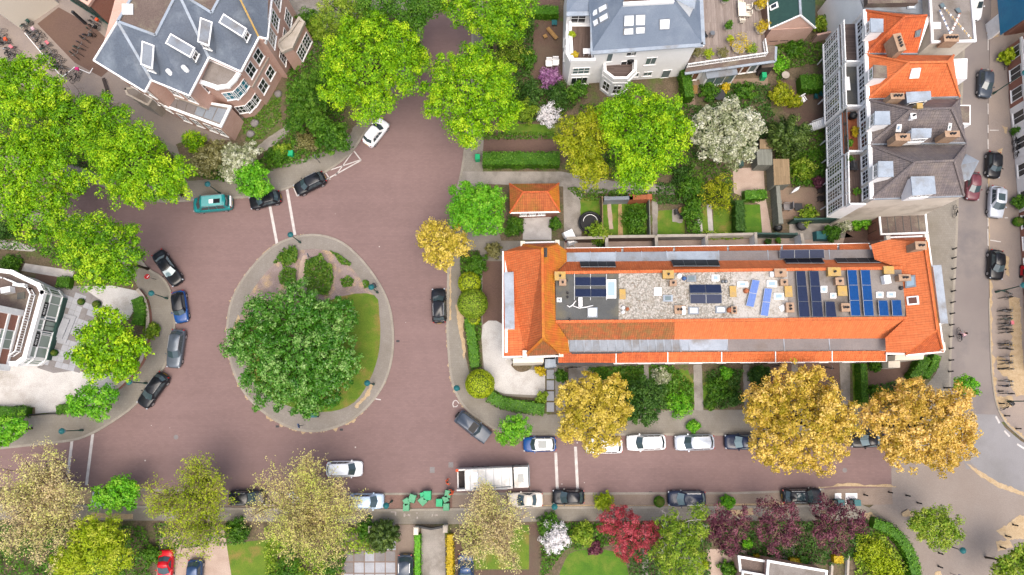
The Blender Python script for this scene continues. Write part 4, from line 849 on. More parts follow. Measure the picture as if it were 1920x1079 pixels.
SH = [('yellow green loose shrub on the parking strip opposite the crimson tree', 1132, 941, 20, 'leaf_lime', 1.6), ('fresh green shrub on the parking strip near purple trees', 1364, 942, 15, 'leaf_fresh', 1.4), ('tiny shrub on the north pavement of the east road', 1300, 800, 13, 'leaf_fresh', 1.2), ('rhododendron with purple flowers beside the white villa', 1030, 146, 24, 'blossom_purple', 2), ('dark round shrub south of the purple rhododendron', 1046, 178, 28, 'leaf_deep', 2.6), ('white flowering shrub above the green hedge', 1031, 216, 26, 'blossom_pure', 2), ('dark green shrub at the foot of the white villa', 1083, 170, 22, 'leaf_green', 2.4), ('deep green shrub left of the dark round shrub', 996, 178, 26, 'leaf_deep', 3), ('yellow olive shrub beside the north road garden', 960, 90, 34, 'leaf_birch', 3.5), ('dark shrub beside the villa terrace', 985, 40, 22, 'leaf_deep', 3), ('green shrub west of the villa terrace', 988, 110, 20, 'leaf_green', 2.4), ('olive green shrub above the white flowering shrub', 985, 210, 26, 'leaf_birch', 2.4), ('pink white magnolia in the south garden', 1042, 1010, 32, 'blossom_pure', 3), ('low green shrub behind the magnolia', 1030, 985, 24, 'leaf_green', 1.8), ('yellow green shrub right of the magnolia', 1092, 1000, 24, 'leaf_birch', 2.2), ('small purple shrub in the south lawn', 1114, 1027, 15, 'leaf_purple', 1.2), ('yellow flowering shrub inside the curved hedge', 1640, 1040, 36, 'leaf_lime', 2.2), ('second yellow shrub inside the curved hedge, bottom edge', 1668, 1072, 32, 'leaf_lime', 2.2), ('leafy shrub north of the brick villa corner', 580, 35, 24, 'leaf_green', 2.4), ('orange tinged shrub at the brick villa side', 590, 60, 24, 'leaf_birch', 2.4), ('glossy shrub by the villa garden path', 520, 290, 22, 'leaf_green', 1.8), ('yellow tinged shrub by the pavement north of black cars', 530, 282, 16, 'leaf_birch', 1.8), ('mixed shrub between larch and white hatchback', 575, 262, 24, 'leaf_olive', 2.6), ('bright bush beside the brick villa porch', 365, 265, 24, 'leaf_maple', 3), ('green shrub on the pavement behind golden roadside tree', 893, 495, 26, 'leaf_green', 2.6), ('pale wisteria shrub beside the terrace west end', 925, 470, 16, 'leaf_olive', 2), ('dark bush left of the garage court', 965, 425, 20, 'leaf_green', 2.2), ('narrow bush right of the garage court', 1042, 420, 12, 'leaf_green', 1.6), ('round shrub left of the stepping slabs', 1014, 696, 11, 'leaf_yellow', 1.2), ('shrub at the hedge end near stepping slabs', 1016, 745, 12, 'leaf_birch', 1.2), ('ivy green shrub beside the terrace porch', 1052, 705, 13, 'leaf_green', 1.5), ('white flowered bush in the second front garden', 1240, 705, 18, 'blossom_white', 1.4), ('lush green bush in the third front garden', 1345, 730, 26, 'leaf_green', 1.6), ('dark bush beside the third garden path', 1378, 748, 14, 'leaf_deep', 1.4), ('light bush in the third garden by the terrace', 1362, 700, 13, 'leaf_fresh', 1.2), ('small bush at the third garden pavement edge', 1332, 758, 12, 'leaf_weed', 1.0), ('leafy bush in the second front garden by the pavement', 1275, 760, 26, 'leaf_fresh', 1.5), ('round bush in the fourth front garden', 1425, 705, 20, 'leaf_deep', 1.8), ('yellow bush in the fourth front garden', 1432, 710, 9, 'leaf_yellow', 1.2), ('round bush near terrace east end path', 1642, 685, 12, 'leaf_green', 1.4), ('tall shrub between golden trees at the lawn strip', 1642, 735, 14, 'leaf_green', 2), ('light green tree like shrub beside the trampoline', 1120, 438, 24, 'leaf_birch', 2.6), ('dense green bush in the second back garden', 1190, 415, 28, 'leaf_green', 2.2), ('large feathery yellow green bush in the back gardens', 1348, 366, 38, 'leaf_maple_yellow', 3.4), ('bushy green shrub left of the pale garden paths', 1298, 395, 24, 'leaf_green', 3), ('green bush left of the big feathery one', 1296, 350, 28, 'leaf_green', 2.8), ('bushes at the foot of the big garden maple', 1280, 330, 24, 'leaf_deep', 2), ('apple green shrub beside the tan shed', 1505, 318, 24, 'leaf_birch', 2.4), ('dark red shrub beside the white verandas', 1535, 342, 12, 'leaf_purple', 1.6), ('green shrub at the patio edge by the veranda', 1515, 405, 22, 'leaf_birch', 1.6), ('bright shrub below the cream end wall', 1612, 412, 22, 'leaf_fresh', 2), ('white flowering shrub below the cream end wall', 1582, 424, 15, 'blossom_white', 1.8), ('green shrub left of the white flowering one', 1560, 438, 18, 'leaf_green', 2), ('yellow green tree like shrub by the white garden chairs', 1465, 175, 24, 'leaf_maple_yellow', 2.6), ('second yellow bush by the white garden chairs', 1490, 190, 14, 'leaf_maple_yellow', 1.8), ('green border shrub below the brick gable', 1490, 92, 22, 'leaf_green', 1.2), ('leafy border shrub at the patio corner', 1460, 120, 18, 'leaf_fresh', 1.4), ('bamboo clump right of the green roof', 1540, 45, 16, 'leaf_birch', 2), ('green shrub by the conservatory', 1330, 170, 20, 'leaf_green', 1.4), ('yellow shrub by the conservatory', 1360, 165, 9, 'leaf_yellow', 1.1), ('dark border shrub right of the conservatory', 1395, 172, 22, 'leaf_green', 1.3), ('white rose bush by the west garden path', 20, 495, 22, 'leaf_green', 1.5), ('dark blue green bush at the left edge', 8, 432, 24, 'leaf_deep', 2.4), ('green shrub at the forecourt wall', 285, 620, 16, 'leaf_birch', 1.6), ('green shrub by the red car', 285, 1040, 20, 'leaf_green', 1.6), ('leafy shrub right of the yellow green budding tree', 445, 995, 26, 'leaf_green', 1.6), ('green bush left of the gate piers', 690, 995, 22, 'leaf_green', 1.5), ('green shrub on the south garden strip', 625, 1060, 22, 'leaf_green', 1.6), ('dark shrubs under the wide budding tree', 540, 1065, 34, 'leaf_green', 1.6), ('round shrub beside the flat roof house', 1365, 1068, 18, 'leaf_green', 1.4), ('small shrub between the purple trees', 1400, 1020, 10, 'leaf_fresh', 1.2), ('green shrub below the birch', 1310, 1060, 18, 'leaf_lime', 1.4), ('shrub in front of the side street houses', 1888, 105, 14, 'leaf_lime', 1.8), ('leafy shrub on the side street near the silver car', 1912, 380, 14, 'leaf_green', 1.6), ('vine shrub on the side street house wall', 1905, 245, 8, 'leaf_green', 1.4), ('blue grey shrub under the budding tree by the truck', 875, 1012, 16, 'leaf_olive', 1.2), ('green clump on the island, west', 540, 482, 20, 'leaf_weed', .8)]
for l, x, y, r, m, h in SH: shrub(l, x, y, r, m, h)
# ground cover (nobody could count it)
for l, q, m, h, d, hole in (
    ('tall green weeds in the middle of the island bed', [(576, 490), (588, 484), (606, 478), (612, 492), (626, 500), (626, 530), (618, 556), (580, 550), (572, 520)], 'leaf_weed', .9, 110, 0),
    ('green weeds at the north west of the island bed', [(512, 496), (530, 476), (556, 462), (562, 480), (556, 494), (530, 490)], 'leaf_weed', .7, 110, 0),
    ('green weeds beside the chestnut on the island', [(524, 520), (536, 502), (556, 506), (558, 530), (530, 536)], 'leaf_weed', .7, 110, 0),
    ('green weeds at the north east of the island bed', [(618, 470), (636, 478), (660, 494), (656, 500), (640, 496), (634, 486)], 'leaf_weed', .5, 100, 0),
    ('small weed clump near the island lawn', [(640, 526), (654, 518), (664, 526), (660, 538), (644, 540)], 'leaf_weed', .6, 100, 0),
    ('tiny weed clump at the island kerb', [(682, 528), (692, 526), (694, 538), (684, 542)], 'leaf_weed', .5, 100, 0),
    ('undergrowth below the maples west of the road', [(-40, 410), (160, 455), (230, 500), (250, 540), (150, 510), (60, 470), (-40, 470)], 'leaf_green', .7, 26, .35),
    ('woodland undergrowth south of the villa yard', [(-60, 150), (110, 200), (330, 290), (330, 340), (200, 330), (-60, 260)], 'leaf_deep', .8, 26, .2),
    ('undergrowth round the brick villa garden', [(560, 60), (640, 60), (660, 150), (640, 250), (560, 300), (500, 318), (500, 290), (540, 250), (540, 160)], 'leaf_green', .9, 40, .1),
    ('undergrowth along the pavement north of the black cars', [(350, 330), (430, 345), (520, 320), (600, 300), (640, 280), (600, 280), (500, 300), (400, 300)], 'leaf_green', .7, 36, .2),
    ('garden plants west of the white villa', [(925, 20), (1000, 45), (1000, 150), (1060, 160), (1080, 200), (1040, 232), (945, 232), (935, 120)], 'leaf_deep', .9, 44, .05),
    ('garden plants under the big garden maple', [(1085, 200), (1290, 190), (1300, 320), (1200, 345), (1090, 330)], 'leaf_green', .7, 26, .2),
    ('garden plants below the white blossom tree', [(1295, 300), (1370, 310), (1374, 345), (1290, 372)], 'leaf_weed', .5, 30, .4),
    ('bed plants along the east pavement', [(862, 480), (905, 485), (903, 600), (898, 690), (884, 700), (874, 600)], 'leaf_green', .5, 50, .1),
    ('plants in the first front garden', [(1100, 690), (1205, 686), (1205, 745), (1180, 765), (1120, 740)], 'leaf_green', .7, 60, .05),
    ('plants in the second front garden', [(1218, 686), (1260, 686), (1298, 720), (1298, 765), (1220, 768)], 'leaf_green', .7, 60, .1),
    ('plants in the third front garden', [(1322, 698), (1350, 690), (1390, 694), (1384, 730), (1392, 758), (1350, 768), (1320, 760), (1328, 730)], 'leaf_deep', .7, 60, .3),
    ('plants in the fourth front garden', [(1406, 690), (1440, 688), (1440, 765), (1408, 766)], 'leaf_deep', .7, 60, .05),
    ('plants in the second back garden', [(1172, 386), (1210, 384), (1206, 415), (1210, 442), (1180, 446), (1170, 420)], 'leaf_green', .7, 50, .25),
    ('overgrown plants between back gardens', [(1284, 376), (1312, 372), (1312, 445), (1284, 445)], 'leaf_green', 1.2, 70, 0),
    ('plants under the large feathery bush', [(1230, 345), (1370, 345), (1372, 385), (1230, 385)], 'leaf_deep', .8, 50, .1),
    ('plants along the wall behind the back gardens', [(1310, 436), (1390, 436), (1390, 450), (1310, 452)], 'leaf_birch', .7, 60, .1),
    ('border plants in the row house garden', [(1452, 88), (1540, 82), (1545, 120), (1470, 132), (1456, 170)], 'leaf_weed', .6, 44, .25),
    ('plants round the tan shed', [(1485, 290), (1540, 280), (1540, 345), (1490, 350)], 'leaf_green', .8, 50, .1),
    ('plants by the conservatory path', [(1308, 162), (1440, 158), (1445, 205), (1330, 205)], 'leaf_deep', .6, 40, .2),
    ('shrubby plants at the bottom left corner', [(-40, 980), (70, 985), (280, 985), (290, 1100), (-40, 1100)], 'leaf_green', .9, 34, .1),
    ('plants under the yellow green budding tree', [(290, 980), (470, 985), (460, 1020), (300, 1030)], 'leaf_weed', .5, 34, .2),
    ('plants under the wide budding tree', [(500, 985), (690, 990), (720, 1035), (640, 1040), (640, 1090), (500, 1090)], 'leaf_birch', .8, 40, .15),
    ('south garden plants left of the crimson tree', [(1014, 980), (1160, 978), (1160, 1020), (1060, 1030), (1014, 1090)], 'leaf_green', .7, 50, .1),
    ('plants below the crimson tree and birch', [(1170, 980), (1330, 978), (1330, 1090), (1180, 1090)], 'leaf_deep', .7, 40, .15),
    ('plants below the purple trees', [(1330, 978), (1625, 975), (1640, 1030), (1560, 1060), (1350, 1040)], 'leaf_deep', .6, 40, .1),
    ('plants inside the curved hedge', [(1600, 1000), (1650, 995), (1690, 1050), (1700, 1100), (1600, 1100)], 'leaf_birch', .7, 60, 0),
    ('patchy grass on the brick villa corner lawn', [(452, 228), (500, 186), (528, 182), (528, 224), (495, 262), (462, 266)], 'leaf_weed', .1, 60, .45),
    ('garden plants in the north block, alley side', [(1060, 352), (1230, 362), (1230, 380), (1090, 378)], 'leaf_weed', .4, 40, .3),
    ('garden plants round the row house patios', [(1452, 240), (1545, 240), (1545, 352), (1485, 352), (1452, 300)], 'leaf_weed', .5, 40, .3),
    ('plants below the conservatory garden', [(1290, 200), (1450, 205), (1450, 262), (1420, 300), (1300, 300)], 'leaf_deep', .5, 36, .25),
    ('low plants on the strip by the north road garden', [(905, 250), (1045, 250), (1045, 262), (905, 264)], 'leaf_weed', .3, 50, .2),
    ('front plants at the south east corner garden', [(1650, 720), (1720, 705), (1730, 720), (1680, 765), (1640, 765)], 'leaf_deep', .5, 50, .2),
    ): cover(l, q, m, h, d, hole=hole)
# ================================================================ BUILDINGS
WC = {}
def win_mesh(w, h, cols, rows, fm, pm, bar=.06, deep=.07):
    k = (round(w, 2), round(h, 2), cols, rows, fm, pm)
    if k not in WC:
        f = MB(); b = .09
        for x0, x1, z0, z1 in ((0, w, 0, b), (0, w, h - b, h), (0, b, b, h - b), (w - b, w, b, h - b)): f.box(((x0 + x1) / 2 - w / 2, -deep / 2, (z0 + z1) / 2), (x1 - x0, deep, z1 - z0))
        for i in range(1, cols): f.box((-w / 2 + w * i / cols, -deep / 2 + .008, h / 2), (bar, deep - .02, h - 2 * b))
        for j in range(1, rows): f.box((0, -deep / 2 + .012, h * j / rows), (w - 2 * b, deep - .03, bar))
        f.box((0, -deep * .9, -.04), (w + .16, deep * 2, .07))
        p = MB().face([(-w / 2 + b, -.02, b), (w / 2 - b, -.02, b), (w / 2 - b, -.02, h - b), (-w / 2 + b, -.02, h - b)])
        WC[k] = (f.mesh('window', fm), p.mesh('pane', pm))
    return WC[k]
def win(par, A, B, f, z, w, h, cols=2, rows=1, pane='pane_dark', frame='trim_white', name='window'):   # on the wall A->B, outside to its right
    d = Vector((B[0] - A[0], B[1] - A[1], 0)); rz = math.atan2(d.y, d.x); p = Vector((A[0] + d.x * f, A[1] + d.y * f, z)) - ORI[par.name]
    fm, pm = win_mesh(w, h, cols, rows, frame, pane)
    o = bpy.data.objects.new(name, fm); reg(o, par); o.location = p; o.rotation_euler = (0, 0, rz)
    q = bpy.data.objects.new('pane', pm); reg(q, o); return o
def walls(par, pts, z0, z1, m, name='wall'): return MB().prism([(p[0], p[1]) for p in pts], z0, z1).build(name, m, par)
def RF(par, m, faces, name='roof', thick=.0):
    o = None
    for f in faces:
        pts = [P(*q) if not isinstance(q, Vector) else q for q in f]
        n = Vector()
        for i in range(1, len(pts) - 1): n += (pts[i] - pts[0]).cross(pts[i + 1] - pts[0])
        b = MB().face(pts if n.z > 0 else pts[::-1]).build(name, m, par); o = o or b
    return o
def caps(par, m, lines, r=.13, name='ridge_tiles'):
    mb = MB()
    for l in lines:
        pts = [P(*q) if not isinstance(q, Vector) else q for q in l]
        for a, b in zip(pts, pts[1:]): mb.bar(a + Vector((0, 0, .04)), b + Vector((0, 0, .04)), r * 2, r * 1.1)
    return mb.build(name, m, par)
def gutter(par, m, lines, w=.22, h=.2, name='gutter'):
    mb = MB()
    for l in lines:
        pts = [P(*q) if not isinstance(q, Vector) else q for q in l]
        for a, b in zip(pts, pts[1:]): mb.bar(a, b, w, h)
    return mb.build(name, m, par)
def chimney(par, px, py, h, sx, sy, up, m='chimney_brick', pots=2, rz=0):
    up *= .7; c_ = P(px, py, h + up) - ORI[par.name]; b = MB(); b.box((0, 0, -up / 2 - .3), (sx, sy, up + .6)); b.box((0, 0, .05), (sx + .12, sy + .12, .1))
    o = local_obj('chimney', b.mesh('chimney', m), par, c_, rz)
    for i in range(pots):
        q = MB().lathe((0, 0, 0), [(.13, 0), (.12, .3), (.09, .3), (.09, .1)], 8)
        k = (i - (pots - 1) / 2) * .34; local_obj('chimney_pot', q.mesh('chimney_pot', 'lead_dark'), o, (k if sx >= sy else 0, k if sy > sx else 0, .1))
    return o
def skylight(par, q, t=.14, frame='trim_white', pane='skylight_blue', inset=.14, name='skylight'):
    q = [P(*p) if not isinstance(p, Vector) else p for p in q]; c_ = sum(q, Vector()) / len(q)
    o = MB().slab(q, t).build(name, frame, par); L = min((q[1] - q[0]).length, (q[2] - q[1]).length); s = 1 - 2 * inset / max(L, .5)
    MB().slab([c_ + (p - c_) * s for p in q], t + .03, -.01).build('pane', pane, o); return o
def sky4(par, x0, y0, x1, y1, h, **kw): return skylight(par, rectpx(x0, y0, x1, y1, h), **kw)
def panels(par, q, nu, nv, m, t=.06, lift=.1, gap=.02):
    a, b, c_, d = [P(*p) if not isinstance(p, Vector) else p for p in q]
    n = (b - a).cross(d - a); n = (n if n.z > 0 else -n).normalized()
    for i in range(nu):
        for j in range(nv):
            f = lambda u, v: ((a * (1 - u) + b * u) * (1 - v) + (d * (1 - u) + c_ * u) * v) + n * lift
            qq = [f((i + gap) / nu, (j + gap) / nv), f((i + 1 - gap) / nu, (j + gap) / nv), f((i + 1 - gap) / nu, (j + 1 - gap) / nv), f((i + gap) / nu, (j + 1 - gap) / nv)]
            o = MB().slab(qq, t, .0).build('solar_panel', m, par)
            fr = MB()
            for k in range(4): fr.bar(qq[k], qq[(k + 1) % 4], .05, .09)
            fr.build('frame', 'steel' if m in ('solar_dark', 'solar_black') else 'alloy', o)
def dormer(par, q, h, down, m_top, side=3, m_wall='trim_white', cols=2, rows=2, pane='pane_dark', wh=.8):
    """flat-roofed dormer; q: four photo pixels of its roof, clockwise from top left; side: which edge carries the window"""
    pts = [P(x, y, h) for x, y in q]; o = MB().prism(pts, h - down, h - .05).build('dormer', m_wall, par)
    c_ = sum(pts, Vector()) / 4; MB().slab([c_ + (p - c_) * 1.08 for p in pts], .06, .04).build('dormer_roof', m_top, o)
    a, b = pts[side], pts[(side + 1) % 4]
    if (b - a).cross(c_ - a).z < 0: a, b = b, a
    L = (b - a).length; win(o, a, b, .5, h - .15 - min(wh, down * .75), L * .8, min(wh, down * .75), cols, rows, pane)
    return o
def parapet(par, pts, z, h, w, m='trim_white', name='parapet', closed=True):
    mb = MB(); k = len(pts)
    for i in range(k if closed else k - 1):
        a = Vector((pts[i][0], pts[i][1], z + h / 2)); b = Vector((pts[(i + 1) % k][0], pts[(i + 1) % k][1], z + h / 2)); d = (b - a).normalized() * w * .5
        mb.bar(a - d, b + d, w, h + .002 * (i % 2))
    return mb.build(name, m, par)
def balustrade(par, pts, z, h, m='trim_white', step=.22, closed=False, name='balustrade'):
    mb = MB(); k = len(pts)
    for i in range(k if closed else k - 1):
        a = Vector((pts[i][0], pts[i][1], z)); b = Vector((pts[(i + 1) % k][0], pts[(i + 1) % k][1], z)); L = (b - a).length; n = max(1, int(L / step)); up = Vector((0, 0, 1))
        mb.bar(a + up * h, b + up * h, .12, .1); mb.bar(a + up * .12, b + up * .12, .09, .08)
        for j in range(n + 1):
            p = a.lerp(b, j / n); s = .14 if j % 10 == 0 else .06; mb.bar(p + up * .02, p + up * (h + (.08 if j % 10 == 0 else 0)), s, s)
    return mb.build(name, m, par)
def inset(pts, d):
    c_ = sum((Vector((p[0], p[1], 0)) for p in pts), Vector()) / len(pts); out = []
    for p in pts:
        v = Vector((p[0], p[1], 0)) - c_; out.append(c_ + v * (1 - d / max(v.length, .1)))
    return out

# ---------------------------------------------------------------- long terrace with orange roofs
T = thing('terrace_building', 'long terrace with orange tiled roofs, solar panels and gravelled flat roof', 'building', P(1350, 580, 0))
yl = lambda x, l: l[0][1] + (l[1][1] - l[0][1]) * (x - l[0][0]) / (l[1][0] - l[0][0])
FS, FN = ((1042, 603), (1700, 596)), ((1040, 513), (1690, 504))
ZSi, ZSo, SSt, SSb = ((1065, 638), (1660, 635)), ((1068, 660), (1665, 656)), ((1046, 662), (1662, 658)), ((1046, 682), (1662, 678))
ZNi, ZNo, SNb = ((1063, 491), (1640, 487)), ((1062, 474), (1640, 468)), ((1062, 466), (1630, 457))
E = lambda l, h: [(l[0][0], l[0][1], h), (l[1][0], l[1][1], h)]
def seg(l, x, h): return (x, yl(x, l), h)
HF, HZ, HR = 10.0, 7.3, 11.7
foot = [P(946, 474, 7), P(1040, 470, 7), P(1060, 470, 6), P(1632, 461, 6), P(1668, 450, 7), P(1738, 450, 7), P(1766, 655, 7), P(1664, 661, 7), P(1662, 672, 6), P(1046, 676, 6), P(1044, 664, 7), P(946, 666, 7)]
walls(T, foot, 0, 6.1, 'render_white'); walls(T, [P(1046, 658, 7), P(1064, 476, 7), P(1636, 471, 7), P(1663, 653, 7)], 6.0, 7.05, 'render_cream', 'upper_wall')
walls(T, inset([P(944, 472, 7), P(1062, 468, 7), P(1066, 660, 7), P(944, 666, 7)], .3), 6.0, 6.98, 'render_white', 'pavilion_wall'); walls(T, inset([P(1638, 468, 7), P(1738, 448, 7), P(1767, 657, 7), P(1664, 661, 7)], .3), 6.0, 6.98, 'render_white', 'pavilion_wall')
# flat roofs
for x0, x1, m in ((1042, 1160, 'bitumen'), (1160, 1375, 'roof_gravel'), (1375, 1477, 'roof_gravel_white'), (1477, 1697, 'bitumen_grey')):
    RF(T, m, [[seg(FN, x0, HF), seg(FN, x1, HF), seg(FS, x1, HF), seg(FS, x0, HF)]], 'flat_roof')
# mansard slopes
for x0, x1, m in ((1065, 1265, 'tiles_mossy'), (1265, 1660, 'tiles_new')):
    a = 1042 if x0 == 1065 else x0; b = 1700 if x1 == 1660 else x1
    RF(T, m, [[seg(FS, a, HF), seg(FS, b, HF), seg(ZSi, x1, HZ), seg(ZSi, x0, HZ)]], 'roof')
for x0, x1, m in ((1063, 1350, 'tiles_orange'), (1350, 1640, 'tiles_new')):
    a = 1040 if x0 == 1063 else x0; b = 1690 if x1 == 1640 else x1
    RF(T, m, [[seg(FN, a, HF), seg(FN, b, HF), seg(ZNi, x1, HZ), seg(ZNi, x0, HZ)]], 'roof')
rr = RF(T, 'tiles_orange', [[seg(FS, 1042, HF + .02), seg(FS, 1700, HF + .02), P(1700, 599, HF + .15), P(1042, 607, HF + .15)]], 'roof_edge')
caps(T, 'tiles_orange', [[(1042, 604, HF + .05), (1700, 597, HF + .05)], [(1040, 512, HF + .05), (1690, 503, HF + .05)]], .16)
# zinc box roofs, seam by seam
for x0, x1, m in ((1068, 1275, 'zinc'), (1275, 1365, 'zinc_pale'), (1365, 1662, 'zinc_dull')): RF(T, m, [[seg(ZSi, x0, HZ), seg(ZSi, x1, HZ), seg(ZSo, x1, HZ - .08), seg(ZSo, x0, HZ - .08)]], 'zinc_roof')
for x0, x1, m in ((1062, 1155, 'zinc_pale'), (1155, 1250, 'zinc'), (1250, 1348, 'zinc_pale'), (1348, 1640, 'zinc_dull')): RF(T, m, [[seg(ZNi, x0, HZ), seg(ZNi, x1, HZ), seg(ZNo, x1, HZ - .08), seg(ZNo, x0, HZ - .08)]], 'zinc_roof')
sx = MB().bar((0, -.72, 0), (0, .72, 0), .09, .1).mesh('standing_seam', 'zinc_pale')
for x in list(range(1080, 1280, 15)) + [1277, 1292, 1364, 1470, 1555]:
    c_ = (P(*seg(ZSi, x, HZ)) + P(*seg(ZSo, x, HZ - .08))) / 2 - ORI[T.name]; local_obj('standing_seam', sx, T, c_)
sx2 = MB().bar((0, -.62, 0), (0, .62, 0), .07, .08).mesh('standing_seam', 'zinc_pale')
for x in (1107, 1155, 1203, 1250, 1348, 1440, 1555):
    c_ = (P(*seg(ZNi, x, HZ)) + P(*seg(ZNo, x, HZ - .08))) / 2 - ORI[T.name]; local_obj('standing_seam', sx2, T, c_)
# lower eaves strips, bay by bay
bays = [1046, 1155, 1252, 1353, 1454, 1560, 1662]
for a, b in zip(bays, bays[1:]):
    RF(T, 'tiles_row' if a < 1200 else 'tiles_orange', [[seg(SSt, a + 1, HZ - .25), seg(SSt, b - 1, HZ - .25), seg(SSb, b - 1, 6.05), seg(SSb, a + 1, 6.05)]], 'eaves_roof')
    gutter(T, 'trim_white', [[seg(SSt, b, HZ - .18), seg(SSb, b, 6.12)]], .09, .1, 'verge_board')
    RF(T, 'tiles_orange', [[(a + 14, yl(a + 14, ZNo) + 1, HZ - .3), (min(b + 10, 1632), yl(b, ZNo) + 1, HZ - .3), (min(b + 10, 1628), yl(b, SNb), 6.05), (a + 14, yl(a + 14, SNb), 6.05)]], 'eaves_roof')
gutter(T, 'trim_white', [[seg(SSb, 1046, 6.0), seg(SSb, 1662, 6.0)], [seg(SNb, 1062, 6.0), seg(SNb, 1630, 6.0)], ], .1, .12)
gutter(T, 'zinc_dull', [[seg(ZSo, 1068, HZ - .1), seg(ZSo, 1664, HZ - .1)]], .1, .1)
gutter(T, 'lead_dark', [[(1072, 662, HZ - .12), (1166, 661, HZ - .12)], [(1044, 664, HZ - .2), (1044, 683, 6.1), (1150, 682, 6.02)]], .26, .12, 'lead_flashing')
# west pavilion
aN, aS = (1017, 467, HR), (1019, 635, HR)
RF(T, 'tiles_orange', [[(943, 472, 6.95), (978, 461, 7.6), aN, aS, (986, 667, 7.1), (943, 669, 6.95)]])
plW = [P(*aN), P(*aS), P(1042, 603, HF)]
RF(T, 'tiles_lichen', [[aN, aS, (1042, 603, HF), (1040, 513, HF)], [aN, (1040, 513, HF), PP(1063, 490, plW), PP(1062, 470, plW), PP(1046, 458, plW)], [aS, PP(1051, 665, plW), PP(1068, 662, plW), PP(1065, 638, plW), (1042, 603, HF)]])
RF(T, 'tiles_mossy', [[(984, 668, 7.05), (1052, 665, 7.05), aS]]); RF(T, 'tiles_orange', [[(978, 458, 7.5), (1046, 456, 7.5), aN]])
caps(T, 'tiles_lichen', [[aN, aS], [aS, (985, 668, 7.1)], [aS, (1051, 665, 7.1)], [aN, (980, 460, 7.6)], [aN, (1046, 458, 7.6)]], .15)
gutter(T, 'trim_white', [[(943, 472, 6.9), (943, 670, 6.9), (984, 669, 6.95)], [(978, 456, 7.4), (978, 464, 7.6)], [(978, 456, 7.4), (1047, 454, 7.4), (1047, 462, 7.6)], [(984, 671, 6.9), (1052, 668, 6.9)]], .16, .25)
for x, y in ((980, 460), (1045, 458), (984, 665), (1052, 662), (1665, 450), (1737, 447), (1697, 650), (1767, 650)): 
    MB().box(P(x, y, 7.6) - Vector((0, 0, .1)), (.5, .9, .5)).build('corner_bracket', 'trim_cream', T)
bx_ = MB().prism([P(946, 512, 8.1), P(963, 511, 8.1), P(965, 616, 8.1), P(948, 616, 8.1)], 6.6, 8.06); bo = bx_.build('dormer', 'trim_white', T); RF(bo, 'zinc_pale', [[(945, 511, 8.15), (963, 510, 8.15), (965, 617, 8.15), (947, 617, 8.15)]], 'dormer_roof')
wa, wb = P(946, 474, 7), P(946, 666, 7)
for f in (.12, .3, .5, .7, .88): win(T, wa, wb, f, 3.6, 1.3, 1.7, 2, 2); win(T, wa, wb, f, .7, 1.3, 2.0, 2, 2)
wa, wb = P(1046, 676, 6), P(1662, 672, 6)
for k in range(12): win(T, wa, wb, (k + .5) / 12, 3.2, 1.5, 1.6, 3, 2); win(T, wa, wb, (k + .5) / 12, .5, 1.5 if k % 2 else 1.0, 2.2, 2, 2, 'pane_dark' if k % 2 else 'pane_brown')
wa, wb = P(1766, 655, 7), P(1738, 450, 7)
for f in (.15, .35, .55, .75, .9): win(T, wa, wb, f, 3.4, 1.4, 1.8, 2, 2); win(T, wa, wb, f, .5, 1.8, 2.2, 2, 1)
MB().prism([P(962, 674, 3), P(1018, 674, 3), P(1018, 682, 3), P(962, 683, 3)], 0, 4.8).build('bay_window', 'trim_cream', T); MB().prism([P(1022, 674, 3), P(1043, 674, 3), P(1043, 688, 3), P(1022, 690, 3)], 0, 3.2).build('porch', 'zinc_pale', T)
MB().prism([P(1665, 668, 3), P(1718, 667, 3), P(1716, 676, 3), P(1664, 678, 3)], 0, 4.6).build('bay_window', 'trim_cream', T); MB().prism([P(1664, 676, 2.6), P(1686, 676, 2.6), P(1686, 690, 2.6), P(1664, 690, 2.6)], 0, 2.8).build('porch', 'trim_cream', T)
# east pavilion
eN, eS = (1733, 456, HR), (1757, 619, HR)
plE = [P(*eN), P(*eS), P(1700, 596, HF)]
RF(T, 'tiles_new', [[eN, eS, (1700, 596, HF), (1690, 504, HF)], [eN, (1690, 504, HF), PP(1640, 487, plE), PP(1633, 459, plE), PP(1668, 449, plE)], [eS, (1700, 596, HF), PP(1660, 634, plE), PP(1661, 661, plE), PP(1700, 662, plE)]])
RF(T, 'tiles_row', [[eS, (1698, 665, 7.05), (1768, 659, 7.05)], [eN, (1667, 448, 7.4), (1737, 445, 7.4)]]); RF(T, 'tiles_lichen', [[eN, eS, (1768, 659, 6.95), (1739, 449, 6.95)]])
caps(T, 'tiles_orange', [[eN, eS], [eS, (1698, 665, 7.1)], [eS, (1768, 659, 7.1)], [eN, (1668, 449, 7.5)], [(1700, 596, HF), (1660, 634, HZ)], [(1690, 504, HF), (1640, 487, HZ)]], .12)
gutter(T, 'trim_white', [[(1739, 447, 6.9), (1769, 660, 6.9), (1698, 667, 6.95)], [(1661, 664, 7.0), (1700, 664, 7.0)], [(1666, 446, 7.3), (1738, 443, 7.3)]], .16, .25)
bo = MB().prism([P(1750, 500, 7.7), P(1764, 498, 7.7), P(1777, 606, 7.7), P(1764, 606, 7.7)], 6.0, 7.66).build('dormer', 'trim_white', T); RF(bo, 'zinc_pale', [[(1749, 498, 7.75), (1765, 497, 7.75), (1778, 607, 7.75), (1763, 607, 7.75)]], 'dormer_roof')
